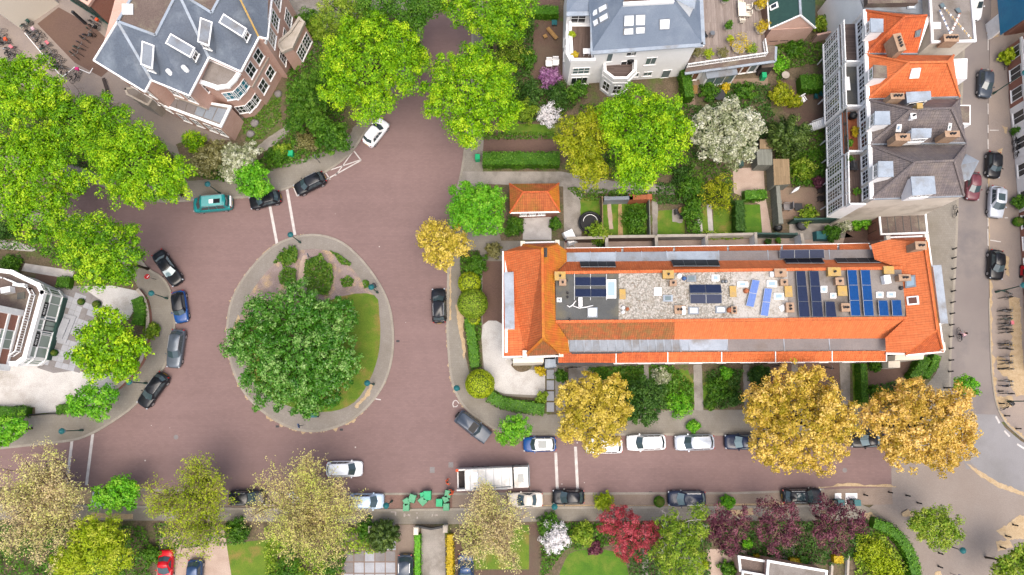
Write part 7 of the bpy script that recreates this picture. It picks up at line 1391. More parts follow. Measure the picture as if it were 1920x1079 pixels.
car('black car with pale windscreen beside the small green ball shrub', (1323, 935), (1252, 935), 'suv', 'paint_navy', 1.84, glassm='auto_glass_pale')
car('black car beside the purple trees with glass roof', (1467, 931), (1541, 930), 'wagon', 'paint_black', 1.84, sunroof=True)
car('bright red car at the bottom edge', (312, 1031), (308, 1092), 'sedan', 'paint_red', 1.72, z0=ZP)
car('blue grey car at the bottom edge right of the red one', (366, 1049), (363, 1112), 'hatch', 'paint_darkblue', 1.76, z0=ZP)
car('slate grey car on the drive beside the bright hedge', (760, 1040), (759, 1108), 'wagon', 'paint_steel', 1.84, z0=ZP)
car('dark blue car on the drive right of the yellow hedge', (873, 1038), (874, 1104), 'sedan', 'paint_darkblue', 1.8, z0=ZP)
car('white car at the top of the side street', (1832, -34), (1828, 36), 'sedan', 'paint_white', 1.84, z0=.06)
car('grey blue car beside the side street lamp post', (1849, 131), (1847, 182), 'hatch', 'paint_steel', 1.76, z0=.06)
car('dark car just above the silver one on the side street', (1865, 285), (1863, 333), 'mini', 'paint_black', 1.76, z0=.06)
car('silver white car with glass roof on the side street', (1870, 350), (1867, 408), 'suv', 'paint_silver', 1.84, sunroof=True, z0=.06)
car('black small car nearest the bicycle racks on the side street', (1869, 469), (1868, 524), 'hatch', 'paint_black', 1.78, z0=.06)
car('maroon car half hidden below the corner turret', (1824, 322), (1824, 375), 'hatch', 'paint_maroon', 1.76, z0=.01)
car('silver car hidden under the small bright green tree', (238, 936), (171, 936), 'hatch', 'paint_silver', 1.76)
ca = tv                                                    # roof fittings of the camper
local_obj('roof_hatch', MB().box((-.35, .1, 2.08), (.5, .5, .1)).mesh('roof_hatch', 'trim_white'), ca); local_obj('solar_panel', MB().box((-1.05, .1, 2.07), (.8, .55, .05)).mesh('solar_panel', 'solar_black'), ca)
local_obj('pop_top', MB().box((-.4, 0, 2.03), (2.6, 1.35, .06), 0, .97).mesh('pop_top', 'paint_teal_pale'), ca); local_obj('bike_rack', MB().box((-2.5, 0, 1.2), (.12, 1.3, .5)).mesh('bike_rack', 'trim_white'), ca)
# refuse truck
a, b = P(856, 899, 1.6), P(992, 893, 1.6); ang = math.atan2(b.y - a.y, b.x - a.x); L = (b - a).length; c_ = (a + b) / 2; TR = thing('refuse_truck', 'white refuse truck under the budding branches with dark roof hatch on its cab', 'truck', (c_.x, c_.y, 0), ang)
def tp(n, mb, m, par=TR): return local_obj(n, mb.mesh(n, m), par)
x0, x1 = -L / 2, L / 2
hop = MB().box((x0 + 3.85, 0, 1.95), (5.5, 2.4, 2.3), 0, .97); tp('hopper_body', hop, 'truck_white'); tp('chassis', MB().box((.2, 0, .65), (L - .8, 1.0, .35)), 'black_trim')
tl_ = MB()
for y in (-1.12, 1.12): tl_.box((x0 + .65, y, 1.8), (1.1, .16, 2.2))
tl_.box((x0 + 1.15, 0, 2.6), (.18, 2.2, .6)); tl_.box((x0 + .15, 0, .9), (.2, 2.3, .5)); tp('tailgate', tl_, 'truck_white'); tp('loading_trough', MB().box((x0 + .7, 0, .9), (1.0, 2.05, .5)), 'timber_dark')
cab = MB().box((x1 - .95, 0, 1.75), (1.7, 2.4, 2.1), 0, .95); cb_ = tp('cab', cab, 'truck_white'); tp('windscreen', MB().box((x1 - .1, 0, 2.15), (.06, 2.1, .9)), 'auto_glass', cb_); tp('roof_hatch', MB().box((x1 - 1.0, -.1, 2.82), (.62, .85, .06)), 'auto_glass', cb_); tp('bumper', MB().box((x1 - .02, 0, .6), (.2, 2.4, .5)), 'paint_grey')
for sg in (-1, 1):
    tp('side_rail', MB().bar((x0 + 1.5, sg * 1.15, 3.14), (x0 + 5.9, sg * 1.15, 3.14), .12, .1), 'steel'); tp('wing_mirror', MB().box((x1 - .1, sg * 1.42, 2.3), (.16, .3, .5)), 'black_trim', cb_)
    for x in (x0 + 2.2, x0 + 3.4, x1 - 1.4): w_ = tp('wheel', MB().tube([(x, sg * 1.0, .5), (x, sg * 1.24, .5)], .5, 14), 'tyre'); tp('rim', MB().tube([(x, sg * 1.2, .5), (x, sg * 1.25, .5)], .28, 10), 'alloy', w_)
for k in range(6): tp('roof_rib', MB().bar((x0 + 1.7 + k * .9, -1.1, 3.1), (x0 + 1.7 + k * .9, 1.1, 3.1), .06, .05), 'steel')
tp('roof_cover', MB().box((x0 + 2.2, .3, 3.12), (.7, 1.1, .08)), 'paint_silver'); tp('cab_visor', MB().box((x1 - .2, 0, 2.72), (.3, 2.2, .08)), 'black_trim', cb_); tp('roof_pipe', MB().tube([(x0 + 2.0, -.95, 3.12), (x0 + 6.3, -.95, 3.12)], .06, 6), 'steel')
tp('roof_frame', MB().bar((x0 + 2.6, -.75, 3.13), (x0 + 5.7, -.75, 3.13), .06, .05), 'steel'); tp('warning_light', MB().box((x0 + .2, 1.1, 2.95), (.3, .3, .2)), 'hi_vis'); tp('cab_gap_hoses', MB().box((x1 - 1.95, 0, 1.6), (.25, 1.8, 1.6)), 'black_trim')
# ================================================================ SMALL THINGS
ORD = ['first', 'second', 'third', 'fourth', 'fifth', 'sixth', 'seventh', 'eighth', 'ninth', 'tenth', 'eleventh', 'twelfth', 'thirteenth', 'fourteenth', 'fifteenth', 'sixteenth', 'seventeenth', 'eighteenth', 'nineteenth', 'twentieth']
# lamp posts
def make_lamp(h=3.7):
    t = thing('street_lamp', '', 'street lamp', (0, 0, 0), 0, 'lantern street lamps'); 
    local_obj('post', MB().lathe((0, 0, 0), [(.14, 0), (.13, .6), (.07, .7), (.055, h * .9), (.09, h * .92)], 10).mesh('post', 'green_paint'), t)
    ln = local_obj('lantern', MB().lathe((0, 0, h * .92), [(.1, 0), (.26, .12), (.3, .5), (.28, .52)], 10).mesh('lantern', 'skylight_blue'), t)
    local_obj('lantern_cap', MB().lathe((0, 0, h * .92), [(.36, .5), (.34, .56), (.16, .72), (.03, .82)], 12).mesh('lantern_cap', 'teal_paint'), ln); return t
lp = make_lamp(); first = True
for (x, y), lb in (((563, 455), 'green street lamp at the north tip of the traffic island'), ((314, 560), 'street lamp beside the small blue car'), ((275, 719), 'street lamp beside the black estate car'), ((155, 807), 'street lamp on the south west pavement corner'), ((701, 721), 'street lamp on the south east side of the traffic island'), ((861, 730), 'street lamp beside the round yellow corner shrub'), ((414, 364), 'street lamp behind the teal camper van'), ((735, 940), 'street lamp in the sandy ring beside the pale blue car'), ((1765, 1020), 'street lamp under the lone lime tree on the plaza'), ((708, 549), 'street lamp on the north east side of the traffic island'), ((1036, 942), 'street lamp between the beige saloon and the small black car')):
    o = lp if first else copy_tree(lp); first = False; o.location = P(x, y, ZP if y != 940 else .02); o['label'] = lb
for (x, y), h, lb in (((1862, 176), 5.6, 'tall street lamp beside the grey blue car'), ((1867, 548), 4.6, 'tall street lamp among the bicycle racks'), ((1890, 753), 5.5, 'tall green lamp post leaning out of the right edge')):
    t = make_lamp(h); t.location = P(x, y, .06); t['label'] = lb
# bollards
bo0 = None
def bollard(x, y, lb, z, grp):
    global bo0
    if bo0 is None:
        bo0 = thing('bollard', lb, 'bollard', (0, 0, 0)); local_obj('post', MB().lathe((0, 0, 0), [(.085, 0), (.08, .75), (.09, .78), (.06, .9), (.02, .93)], 10).mesh('post', 'iron_black'), bo0); local_obj('collar', MB().lathe((0, 0, 0), [(.11, 0), (.11, .12), (.09, .14)], 10).mesh('collar', 'lead_dark'), bo0); o = bo0
    else: o = copy_tree(bo0)
    o.location = P(x, y, z); o['label'] = lb; o['group'] = grp
for i, (x, y) in enumerate([(1786, 468), (1785, 485), (1785, 505), (1784, 525), (1784, 547), (1783, 568), (1782, 589), (1781, 610), (1780, 632), (1780, 654), (1780, 676), (1779, 697)]): bollard(x, y, 'black bollard along the terrace side of the street, %s from the flat garage' % ORD[i], ZP, 'bollards along the side street')
for i, (x, y) in enumerate([(1620, 928), (1666, 923), (1699, 929), (1720, 943)]): bollard(x, y, 'black bollard at the end of the parking strip, %s from the purple trees' % ORD[i], .006, 'bollards on the plaza')
for i, (x, y) in enumerate([(1760, 1037), (1759, 1062)]): bollard(x, y, ('upper', 'lower')[i] + ' black bollard beside the plaza lamp post', .006, 'bollards on the plaza')
for i, (x, y) in enumerate([(1899, 984), (1886, 1005), (1876, 1026), (1866, 1049), (1859, 1067)]): bollard(x, y, 'black bollard on the sandy east side of the plaza, %s from the top' % ORD[i], .006, 'bollards on the plaza')
for i, (x, y) in enumerate([(1872, 692), (1872, 734), (1874, 757), (1884, 780), (1905, 804)]): bollard(x, y, 'black bollard along the bicycle rack kerb, %s from the top' % ORD[i], .06, 'bollards by the bicycle racks')
# wheelie bins
def make_bin(m, s=1.0):
    t = thing('wheelie_bin', '', 'bin', (0, 0, 0), 0, 'green wheelie bins put out for collection'); w = .62 * s
    local_obj('body', MB().box((0, 0, .52), (w, w * 1.15, .95), 0, 1.0).mesh('body', m), t); local_obj('lid', MB().box((0, .03, 1.04), (w * 1.1, w * 1.28, .1), 0, .9).mesh('lid', m), t); local_obj('handle', MB().bar((-w * .4, w * .7, .98), (w * .4, w * .7, .98), .05).mesh('handle', 'black_trim'), t)
    for sx_ in (-1, 1): local_obj('wheel', MB().tube([(sx_ * w * .42, w * .5, .12), (sx_ * w * .52, w * .5, .12)], .12, 10).mesh('wheel', 'tyre'), t)
    return t
for i, (x, y, rz, m, s, lb) in enumerate([(762, 941.5, .5, 'bin_green', 1.0, 'middle pale green bin of the left three'), (772.5, 935.4, -.3, 'bin_green', 1.2, 'tilted pale green bin, uppermost of the left three'), (761.5, 952, 0, 'bin_green', 1.1, 'pale green bin nearest the pavement, left three'), (791.5, 928.5, .3, 'bin_bright', .7, 'small green bin tucked behind the bright square one'), (801, 930, 0, 'bin_bright', 1.35, 'large bright green bin by the road edge'), (792.5, 940, .75, 'bin_green', 1.2, 'pale green bin turned like a diamond'), (823.5, 943.5, 0, 'bin_bright', 1.15, 'bright green bin standing alone'), (839.5, 927, -.15, 'bin_green', 1.1, 'green bin being handled by the refuse worker'), (835.5, 936.5, .5, 'bin_green', .95, 'green bin just below the one being handled'), (836.5, 951.5, 0, 'bin_green', 1.05, 'green bin nearest the pavement by the budding tree')]):
    t = make_bin(m, s); t.location = P(x, y, .02 + .0); t.location = P(x, y, 1.0) * 1.0; t.location.z = .018; t.rotation_euler = (0, 0, rz); t['label'] = lb
for x, y, lb, z in ((1385, 312, 'dark green water butt on the gravel terrace', ZP), (1428, 148, 'green wheelie bin beside the annex corner', ZP), (1548, 22, 'green bin in the top garden yard', ZP), (896, 300, 'green bin at the hedge end by the pavement', ZP), (549, 293, 'pale bin in the shrubs by the pavement', ZP)): t = make_bin('bin_bright' if x != 1385 else 'green_paint', .95); t.location = P(x, y, z); t['label'] = lb; t['group'] = 'garden bins'
# signs, poles, boxes
def sign(label, base, h, plate, m, name='traffic_sign', z=ZP):
    p = P(*base, z); t = thing(name, label, 'sign', p); MB().tube([p, p + Vector((0, 0, h))], .035, 8).build('pole', 'steel', t); c_ = p + Vector((0, 0, h - .3)); q = MB()
    if plate == 'round': q.tube([c_ + Vector((.04, -.03, 0)), c_ + Vector((.07, -.05, .02))], .32, 16); o = q.build('sign_plate', m, t); MB().bar(c_ + Vector((-.12, -.18, 0)) + Vector((.2, 0, .03)), c_ + Vector((.28, .08, .03)), .04, .12).build('white_bar', 'trim_white', o)
    else: MB().box(c_, (.06, .5, .6), .3).build('sign_plate', m, t)
    return t
t = sign('no entry sign beside the black car', (293, 525), 2.6, 'round', 'no_entry_red'); sign('blue parking sign at the foot of the traffic island', (569, 798), 2.2, 'box', 'blue_paint'); sign('grey sign post on the pavement north of the hatched bay', (600, 306), 2.4, 'box', 'steel'); sign('grey pole in the island planting', (584, 484), 1.8, 'box', 'steel'); sign('blue sign at the bottom of the plaza', (1782, 1075), 2.2, 'box', 'blue_paint', z=.006)
t = thing('litter_bin', 'teal litter bin on the north east of the traffic island', 'bin', P(703, 537, ZP)); c_ = P(703, 538, ZP); MB().lathe(c_, [(.22, 0), (.26, .8), (.28, .82), (.2, 1.0)], 12).build('drum', 'teal_paint', t); MB().lathe(c_ + Vector((0, 0, 1)), [(.28, 0), (.2, .08)], 12).build('lid', 'lead_dark', t)
t = thing('utility_box', 'dark green utility box under the chestnut on the island', 'utility box', P(592, 779, ZP)); c_ = P(592, 779, ZP); MB().box(c_ + Vector((0, 0, .5)), (.8, .45, 1.0)).build('cabinet', 'green_paint', t); MB().box(c_ + Vector((0, 0, 1.03)), (.88, .52, .08)).build('lid', 'teal_paint', t)
for x0, x1, lb in ((1565, 1577, 'white container plate half under the purple tree'), (1585, 1607, 'white container plate with teal chute on the pavement end')):
    t = thing('waste_container', lb, 'container', P((x0 + x1) / 2, 936, .02)); MB().prism(rectpx(x0, 925, x1, 948, 0), .0, .06).build('plate', 'trim_white', t); c_ = P(x1 - 8, 941, 0)
    MB().box((c_.x, c_.y, .6), (.85, .75, 1.15), 0, .9).build('chute', 'teal_paint', t); MB().box((c_.x - .6, c_.y, .55), (.35, .5, .9)).build('inlet', 'lead_dark', t)
# bicycles
def ring(mb, c_, r, w=.022, n=18):
    pts = [(c_[0] + r * math.cos(2 * math.pi * k / n), c_[1], c_[2] + r * math.sin(2 * math.pi * k / n)) for k in range(n + 1)]; mb.tube(pts, w, 4, False)
    for k in range(0, n, 3): mb.bar(c_, pts[k], .006)
    return mb
BK = {}
def bike_parts(fm):
    if fm not in BK:
        fr = MB(); A, B_, S_, Hh = (-.52, 0, .34), (0, 0, .3), (-.2, 0, .78), (.36, 0, .86)
        for p, q in ((B_, S_), (B_, (.38, 0, .6)), (S_, (.36, 0, .78)), (A, S_), (A, B_), ((.36, 0, .88), (.54, 0, .34))): fr.tube([p, q], .022, 6)
        fr.box((-.5, 0, .72), (.42, .14, .03)); fr.box((-.5, 0, .69), (.5, .05, .04))
        BK[fm] = (fr.mesh('frame', fm), ring(MB(), (-.54, 0, .34), .33).mesh('wheel', 'tyre'), ring(MB(), (.54, 0, .34), .33).mesh('wheel', 'tyre'), MB().tube([(.2, -.3, 1.0), (.34, -.22, 1.02), (.38, 0, .98), (.34, .22, 1.02), (.2, .3, 1.0)], .02, 6).mesh('handlebar', 'steel'), MB().tube([(-.34, 0, .9), (-.2, 0, .93), (0, 0, .91)], [.1, .08, .03], 8).mesh('saddle', 'saddle'))
    return BK[fm]
def bike(x, y, deg, lb, fm='iron_black', z=ZP, basket=None, grp='parked bicycles', lean=.0):
    t = thing('bicycle', lb, 'bicycle', P(x, y, z), R(deg), grp)
    for n, m in zip(('frame', 'wheel', 'wheel', 'handlebar', 'saddle'), bike_parts(fm)): local_obj(n, m, t)
    if lean: t.rotation_euler = (lean, 0, R(deg))
    if basket: local_obj('crate', MB().box((.55, 0, .85), (.36, .42, .3), 0, 1.08).mesh('crate', basket), t)
    return t
FM = ['iron_black', 'iron_black', 'iron_black', 'lead_dark', 'steel', 'green_paint', 'cloth_navy']; br = random.Random(3)
mat('crate_pink', S(232, 130, 140), None, 1, .05, 9); mat('crate_magenta', S(236, 60, 140), None, 1, .05, 9)
for i in range(18):
    u = i / 17; x = 50 + (118 - 50) * u + br.gauss(0, 1.5) + 3; y = 48 + (130 - 48) * u + br.gauss(0, 1.5)
    bike(x, y, 35 + br.gauss(0, 14), 'bicycle in the long rack row beside the brick court, %s from the tan building' % ORD[i], br.choice(FM), basket={1: 'green_paint', 3: 'cloth_pink', 8: 'crate_pink'}.get(i), lean=br.gauss(0, .18))
for i in range(10):
    u = i / 9; bike(188 - 44 * u + br.gauss(0, 1.5), 40 + 68 * u + br.gauss(0, 1.5), -28 + br.gauss(0, 10), 'bicycle in the rack under the villa eaves, %s from the glazed link' % ORD[i], br.choice(FM), basket={0: 'hi_vis', 2: 'black_trim', 4: 'black_trim'}.get(i), lean=br.gauss(0, .15))
for i in range(12):
    u = i / 11; bike(2 + 34 * u + br.gauss(0, 3), 62 + 56 * u + br.gauss(0, 2), 30 + br.gauss(0, 20), 'bicycle at the left edge, %s from the top of its heap' % ORD[i], br.choice(FM), basket={5: 'hi_vis', 7: 'crate_pink'}.get(i), lean=br.gauss(0, .25))
for i, (x, y, d) in enumerate([(112, 130, 20), (122, 138, 70), (134, 140, 60), (145, 150, 50), (152, 143, 80)]): bike(x, y, d, 'bicycle outside the white line, %s from the rack row' % ORD[i], 'iron_black', basket='crate_magenta' if i == 4 else None, lean=br.gauss(0, .15))
rk_ = [(548, 'green_paint', -20), (560, 'iron_black', 3), (582, 'iron_black', 5), (586, 'steel', -4), (592, 'iron_black', 2), (601, 'green_paint', 0), (613, 'steel', 8), (619, 'iron_black', -3), (625, 'iron_black', 4), (644, 'iron_black', 3), (649, 'lichen_yellow', -4), (669, 'steel', 5), (677, 'cloth_navy', -3), (684, 'iron_black', 3), (694, 'iron_black', 0), (716, 'steel', -5), (722, 'cloth_navy', 4), (739, 'iron_black', -4), (607, 'iron_black', 6), (655, 'iron_black', -6)]
rk_.sort()
for i, (y, fm, d) in enumerate(rk_): bike(1882 + br.gauss(0, 1.2), y, 180 * (i % 2) + d, 'bicycle in the side street rack row, %s from the black car' % ORD[i], fm, .06, 'crate_pink' if i == 6 else None, 'bicycles in the side street racks', br.gauss(0, .12))
for i, y in enumerate((690, 775)): pass
t = bike(1882, 762, 35, 'bicycle with a black box at the bend of the kerb', 'iron_black', .06, 'black_trim', 'bicycles in the side street racks')
for i, (y0, y1) in enumerate(((640, 652), (676, 690), (545, 562), (712, 726), (598, 612))):
    a, b = P(1884, y0, .06), P(1884, y1, .06); tt_ = thing('cycle_stand', ('hoop cycle stand, third from the top', 'hoop cycle stand, fourth from the top', 'hoop cycle stand at the top by the tall lamp', 'hoop cycle stand, lowest of the row', 'hoop cycle stand, second from the top')[i], 'cycle stand', a); MB().tube([a, a + Vector((0, 0, .7)), a.lerp(b, .5) + Vector((0, 0, .85)), b + Vector((0, 0, .7)), b], .03, 6).build('hoop', 'steel', tt_)
for i, (x, y, d) in enumerate([(1884, 122, 75), (1896, 262, 85), (1898, 276, 80), (1900, 288, 82), (1787, 398, 80), (1458, 686, 10), (1548, 690, -8), (1076, 690, 5)]): bike(x, y, d, ('bicycle leaning at the yellow green shrub', 'upper bicycle against the white terraced house', 'middle bicycle against the white terraced house', 'lower bicycle against the white terraced house', 'bicycle on the pavement beside the cream end wall', 'bicycle in the front yard by the fourth front garden', 'dark bicycle in the front yard near the terrace east end', 'bicycle in the first front yard')[i], 'iron_black', ZP if x < 1850 else .06)
mp = thing('moped', 'red moped at the right edge of the side street', 'moped', P(1912, 510, .06), R(80))
local_obj('body', MB().box((0, 0, .55), (1.1, .34, .4), 0, .8).mesh('body', 'paint_red'), mp); local_obj('seat', MB().box((-.2, 0, .82), (.7, .3, .14)).mesh('seat', 'saddle'), mp); local_obj('handlebar', MB().bar((.55, -.34, 1.0), (.55, .34, 1.0), .05).mesh('handlebar', 'black_trim'), mp); local_obj('fairing', MB().box((.55, 0, .7), (.2, .4, .6)).mesh('fairing', 'paint_red'), mp)
for x in (-.6, .62): local_obj('wheel', MB().tube([(x, -.07, .25), (x, .07, .25)], .25, 12).mesh('wheel', 'tyre'), mp)
rail = thing('barrier_rail', 'white zigzag rail round the villa bicycle yard', 'rail', P(118, 138, ZP)); rb = MB(); zz = [(46, 62), (110, 138), (118, 144), (140, 126), (168, 138), (174, 128)]
for a, b in zip(zz, zz[1:]): rb.bar(P(*a, .9), P(*b, .9), .07, .05); rb.bar(P(*a, .9), P(*a, ZP), .05, .05)
rb.build('rail', 'trim_white', rail)
# people (one continuous skinned body each, clothes as children)
def person(label, at_, face, top, legs_m, pose='stand', hair='hair_dark', arms=None, name='person'):
    t = thing(name, label, 'person', at_, face)
    def skin(nm, V, Ed, Rr, m, sub=1):
        me = bpy.data.meshes.new(nm); me.from_pydata(V, Ed, []); o = bpy.data.objects.new(nm, me); COL.objects.link(o)
        md = o.modifiers.new('s', 'SKIN'); md.use_smooth_shade = True; o.modifiers.new('u', 'SUBSURF').levels = sub
        for i, r in enumerate(Rr): me.skin_vertices[0].data[i].radius = r if hasattr(r, '__len__') else (r, r)
        me.skin_vertices[0].data[0].use_root = True
        dg = bpy.context.evaluated_depsgraph_get(); m2 = bpy.data.meshes.new_from_object(o.evaluated_get(dg)); bpy.data.objects.remove(o); m2.name = nm; m2.materials.clear(); m2.materials.append(MAT[m]); return local_obj(nm, m2, t)
    sit = pose == 'ride'; pz = .95 if not sit else .98
    lean = .12 if not sit else .22
    V = [(0, 0, pz), (lean * .4, 0, pz + .25), (lean, 0, pz + .5), (lean + .02, 0, pz + .6), (lean + .05, 0, pz + .72), (lean + .04, 0, pz + .82), (lean + .17, 0, pz + .71)]; Ed = [(0, 1), (1, 2), (2, 3), (3, 4), (4, 5), (4, 6)]; Rr = [(.13, .16), (.12, .15), (.12, .18), .06, .1, .085, .022]
    for s in (-1, 1):
        n = len(V); tgt = (arms or {}).get(s, (.32, s * .3, 1.0))
        sh = (lean, s * .2, pz + .5); el = tuple((Vector(sh) + Vector(tgt)) / 2 + Vector((-.08, s * .09, -.06))); V += [sh, el, tgt]; Ed += [(2, n), (n, n + 1), (n + 1, n + 2)]; Rr += [.065, .048, .036]
        d = (Vector(tgt) - Vector(el)).normalized()
        for k in range(5):
            q = len(V); f0 = Vector(tgt) + d * .06 + Vector((0, (k - 2) * .02, 0)); f1 = f0 + d * (.05 if k else .03) + Vector((0, 0, -.03)); V += [tuple(f0), tuple(f1)]; Ed += [(n + 2, q), (q, q + 1)]; Rr += [.012, .009]
    LG = []
    for s in (-1, 1):
        n = len(V); hip = (0, s * .1, pz - .05)
        kn = (.05 * s * (1 if not sit else 0) + (.28 if sit else 0), s * .11, (.5 if not sit else .62 + .12 * s)); an = (kn[0] - .05 + (.02 if not sit else -.06), s * .11, .09 if not sit else .24 + .12 * s); to = (an[0] + .17, s * .12, an[2] - .05)
        V += [hip, kn, an, to]; Ed += [(0, n), (n, n + 1), (n + 1, n + 2), (n + 2, n + 3)]; Rr += [.095, .065, .045, .04]; LG.append((hip, kn, an))
    skin('body', V, Ed, Rr, 'skin')
    sh = [(0, 0, pz - .02), V[1], V[2], (V[2][0], 0, pz + .56)]; Ej = [(0, 1), (1, 2), (2, 3)]; Rj = [(.155, .185), (.145, .175), (.145, .205), .09]
    for i0 in (7, 20):
        n = len(sh); e2 = tuple(Vector(V[i0 + 1]).lerp(Vector(V[i0 + 2]), .85)); sh += [V[i0], V[i0 + 1], e2]; Ej += [(2, n), (n, n + 1), (n + 1, n + 2)]; Rj += [.085, .07, .055]
    skin('jacket', sh, Ej, Rj, top)
    tv_ = [(0, 0, pz)]; Et = []; Rt = [(.15, .18)]
    for hip, kn, an in LG: n = len(tv_); tv_ += [hip, kn, an]; Et += [(0, n), (n, n + 1), (n + 1, n + 2)]; Rt += [.115, .085, .07]
    skin('trousers', tv_, Et, Rt, legs_m)
    hd = V[5]; local_obj('hair', MB().lathe((hd[0] - .03, 0, hd[2] - .05), [(.11, -.02), (.125, .06), (.1, .13), (.03, .16)], 12).mesh('hair', hair), t); return t
c_ = P(838, 904, 1.0); person('refuse worker in orange standing in the road behind the truck', (c_.x, c_.y, 0), R(10), 'hi_vis', 'hi_vis')
c_ = P(848, 924, 1.0); person('refuse worker in orange beside the green bins', (c_.x, c_.y, .0), R(165), 'hi_vis', 'hi_vis', arms={-1: (.42, -.22, 1.05), 1: (.42, .22, 1.05)})
c_ = P(1798, 628, .3); bk = bike(1798, 628, 90, 'bicycle ridden along the side street by a person in pink', 'iron_black', .006, grp='ridden bicycle'); bk.location = (c_.x, c_.y, .006)
person('person in a pale pink top cycling on the side street', (c_.x, c_.y - .22, .006), R(90), 'cloth_pink', 'cloth_navy', 'ride', arms={-1: (.52, -.25, 1.06), 1: (.52, .25, 1.06)})
# garden and terrace furniture
def chair(lb, x, y, rz, m, z=ZP, s=1.0, grp='garden chairs'):
    t = thing('garden_chair', lb, 'chair', P(x, y, z), rz, grp); f = lambda n, mb: local_obj(n, mb.mesh(n, m), t)
    f('seat', MB().box((0, 0, .42 * s), (.56 * s, .56 * s, .07))); f('backrest', MB().box((-.3 * s, 0, .75 * s), (.1, .56 * s, .66 * s)))
    for sy in (-1, 1):
        f('armrest', MB().box((0, sy * .3 * s, .62 * s), (.56 * s, .1, .05)))
        for sx_ in (-1, 1): f('leg', MB().box((sx_ * .24 * s, sy * .26 * s, .2 * s), (.06, .06, .4 * s)))
    return t
def table(lb, x, y, sx_, sy_, m, z=ZP, rz=0, rnd_=False, h=.74):
    t = thing('garden_table', lb, 'table', P(x, y, z), rz); f = lambda n, mb: local_obj(n, mb.mesh(n, m), t)
    f('tabletop', MB().lathe((0, 0, h), [(sx_ / 2, 0), (sx_ / 2, .05)], 18) if rnd_ else MB().box((0, 0, h), (sx_, sy_, .06)))
    for a in (-1, 1):
        for b in (-1, 1): f('leg', MB().box((a * sx_ * .35, b * sy_ * .35, h / 2), (.07, .07, h)))
    return t
def plantpot(lb, x, y, z, r, m, pot='terracotta', h=.5, name='potted_plant'):
    p = P(x, y, z); t = thing(name, lb, 'plant', p); MB().lathe(p, [(r * .6, 0), (r * .75, .4), (r * .7, .42)], 12).build('pot', pot, t); Q, T_ = crown_arrays([((p.x, p.y, z + .4 + h * .5), r, h * .6)], clump=r * .35, per=24, leaf=.14)
    local_obj('foliage', quad_mesh('foliage', Q - np.array(p), T_, m), t)['kind'] = 'stuff'; return t
DZ = HA + .2
for lb, x, y, r, h, m in (('grassy planter at the left end of the roof deck', 1305, 103, .75, .9, 'leaf_olive'), ('second yellowish planter on the roof deck', 1325, 106, .6, .7, 'leaf_lime'), ('third planter on the roof deck with pale grass', 1352, 104, .75, .7, 'leaf_olive'), ('big yellow flowering planter on the roof deck', 1384, 91, 1.3, 1.4, 'leaf_yellow'), ('square hydrangea planter at the roof deck corner', 1408, 97, .8, .5, 'leaf_birch'), ('long yellow planter beside the deck dining table', 1421, 15, .8, 1.3, 'leaf_yellow'), ('second long yellow planter along the deck edge', 1424, 58, .9, 1.3, 'leaf_yellow'), ('narrow green planter dividing the roof deck', 1362, 55, .55, 1.0, 'leaf_green'), ('green planter at the deck top edge', 1356, 5, .5, .9, 'leaf_green'), ('small pot on the deck beside the divider', 1366, 78, .4, .6, 'leaf_lime')): plantpot(lb, x, y, DZ, r, m, 'stone_trim', h)
table('white dining table on the roof deck', 1388, 24, 1.0, 1.9, 'trim_cream', DZ)
for x, y, rz, lb in ((1386, 9, R(-90), 'cream chair at the top end of the deck table'), (1389, 42, R(90), 'cream chair at the bottom end of the deck table'), (1401, 18, R(180), 'upper cream chair right of the deck table'), (1401, 31, R(180), 'lower cream chair right of the deck table')): chair(lb, x, y, rz, 'trim_cream', DZ)
chair('dark metal chair on the left of the roof deck', 1320, 70, .4, 'iron_black', DZ, grp='deck chairs'); table('small dark bistro table on the roof deck', 1333, 68, .6, .6, 'steel', DZ, 0, True)
chair('left white garden chair in the row house garden', 1489, 196, R(-70), 'trim_white', s=1.25); chair('right white garden chair in the row house garden', 1501, 191, R(-60), 'trim_white', s=1.25)
chair('left white chair behind the purple rhododendron', 1029, 124, R(-90), 'trim_white', s=1.35); chair('right white chair behind the purple rhododendron', 1041, 122, R(-90), 'trim_white', s=1.35)
t = table('wooden bench on the villa terrace', 1035, 66, 2.0, .55, 'wood', rz=R(-52), h=.45); t['category'] = 'bench'; t.name = 'garden_bench'; table('small wooden stool by the villa bench', 1022, 71, .5, .5, 'wood', rz=.5, h=.4); table('teal planter table on the villa terrace', 1039, 47, .7, .7, 'teal_paint', h=.6)
table('round wooden garden table on the small lawn', 1276, 398, .9, .9, 'wood', rnd_=True); chair('dark chair left of the round garden table', 1268, 400, 0, 'lead_dark', grp='dark chairs'); chair('dark chair below the round garden table', 1278, 408, R(90), 'lead_dark', grp='dark chairs')
chair('large grey lounge chair on the patio, left', 1472, 391, R(180), 'slab_grey_dark', s=1.5, grp='patio lounge set'); table('low dark patio table with rim', 1495, 390, .95, .95, 'lead_dark', h=.4); table('small grey side table on the patio', 1523, 395, .55, .55, 'steel', h=.4); chair('dark wicker chair at the patio fence', 1458, 386, 0, 'lead_dark', s=1.2, grp='patio lounge set')
for i, y in enumerate((360, 375)): chair(('upper', 'lower')[i] + ' brown chair beside the verandas', 1535, y, R(180), 'timber_dark', s=1.0, grp='brown chairs')
for i, (x, y) in enumerate(((1528, 184), (1538, 179))): chair(('left', 'right')[i] + ' small blue stool by the verandas', x, y, 0, 'teal_paint', s=.8, grp='blue stools')
table('round stone table in the row house garden', 1469, 146, 1.0, 1.0, 'stone_trim', rnd_=True); t = table('table with dark folded parasol below the conservatory', 1345, 182, 1.6, 1.6, 'lead_dark', rnd_=True)
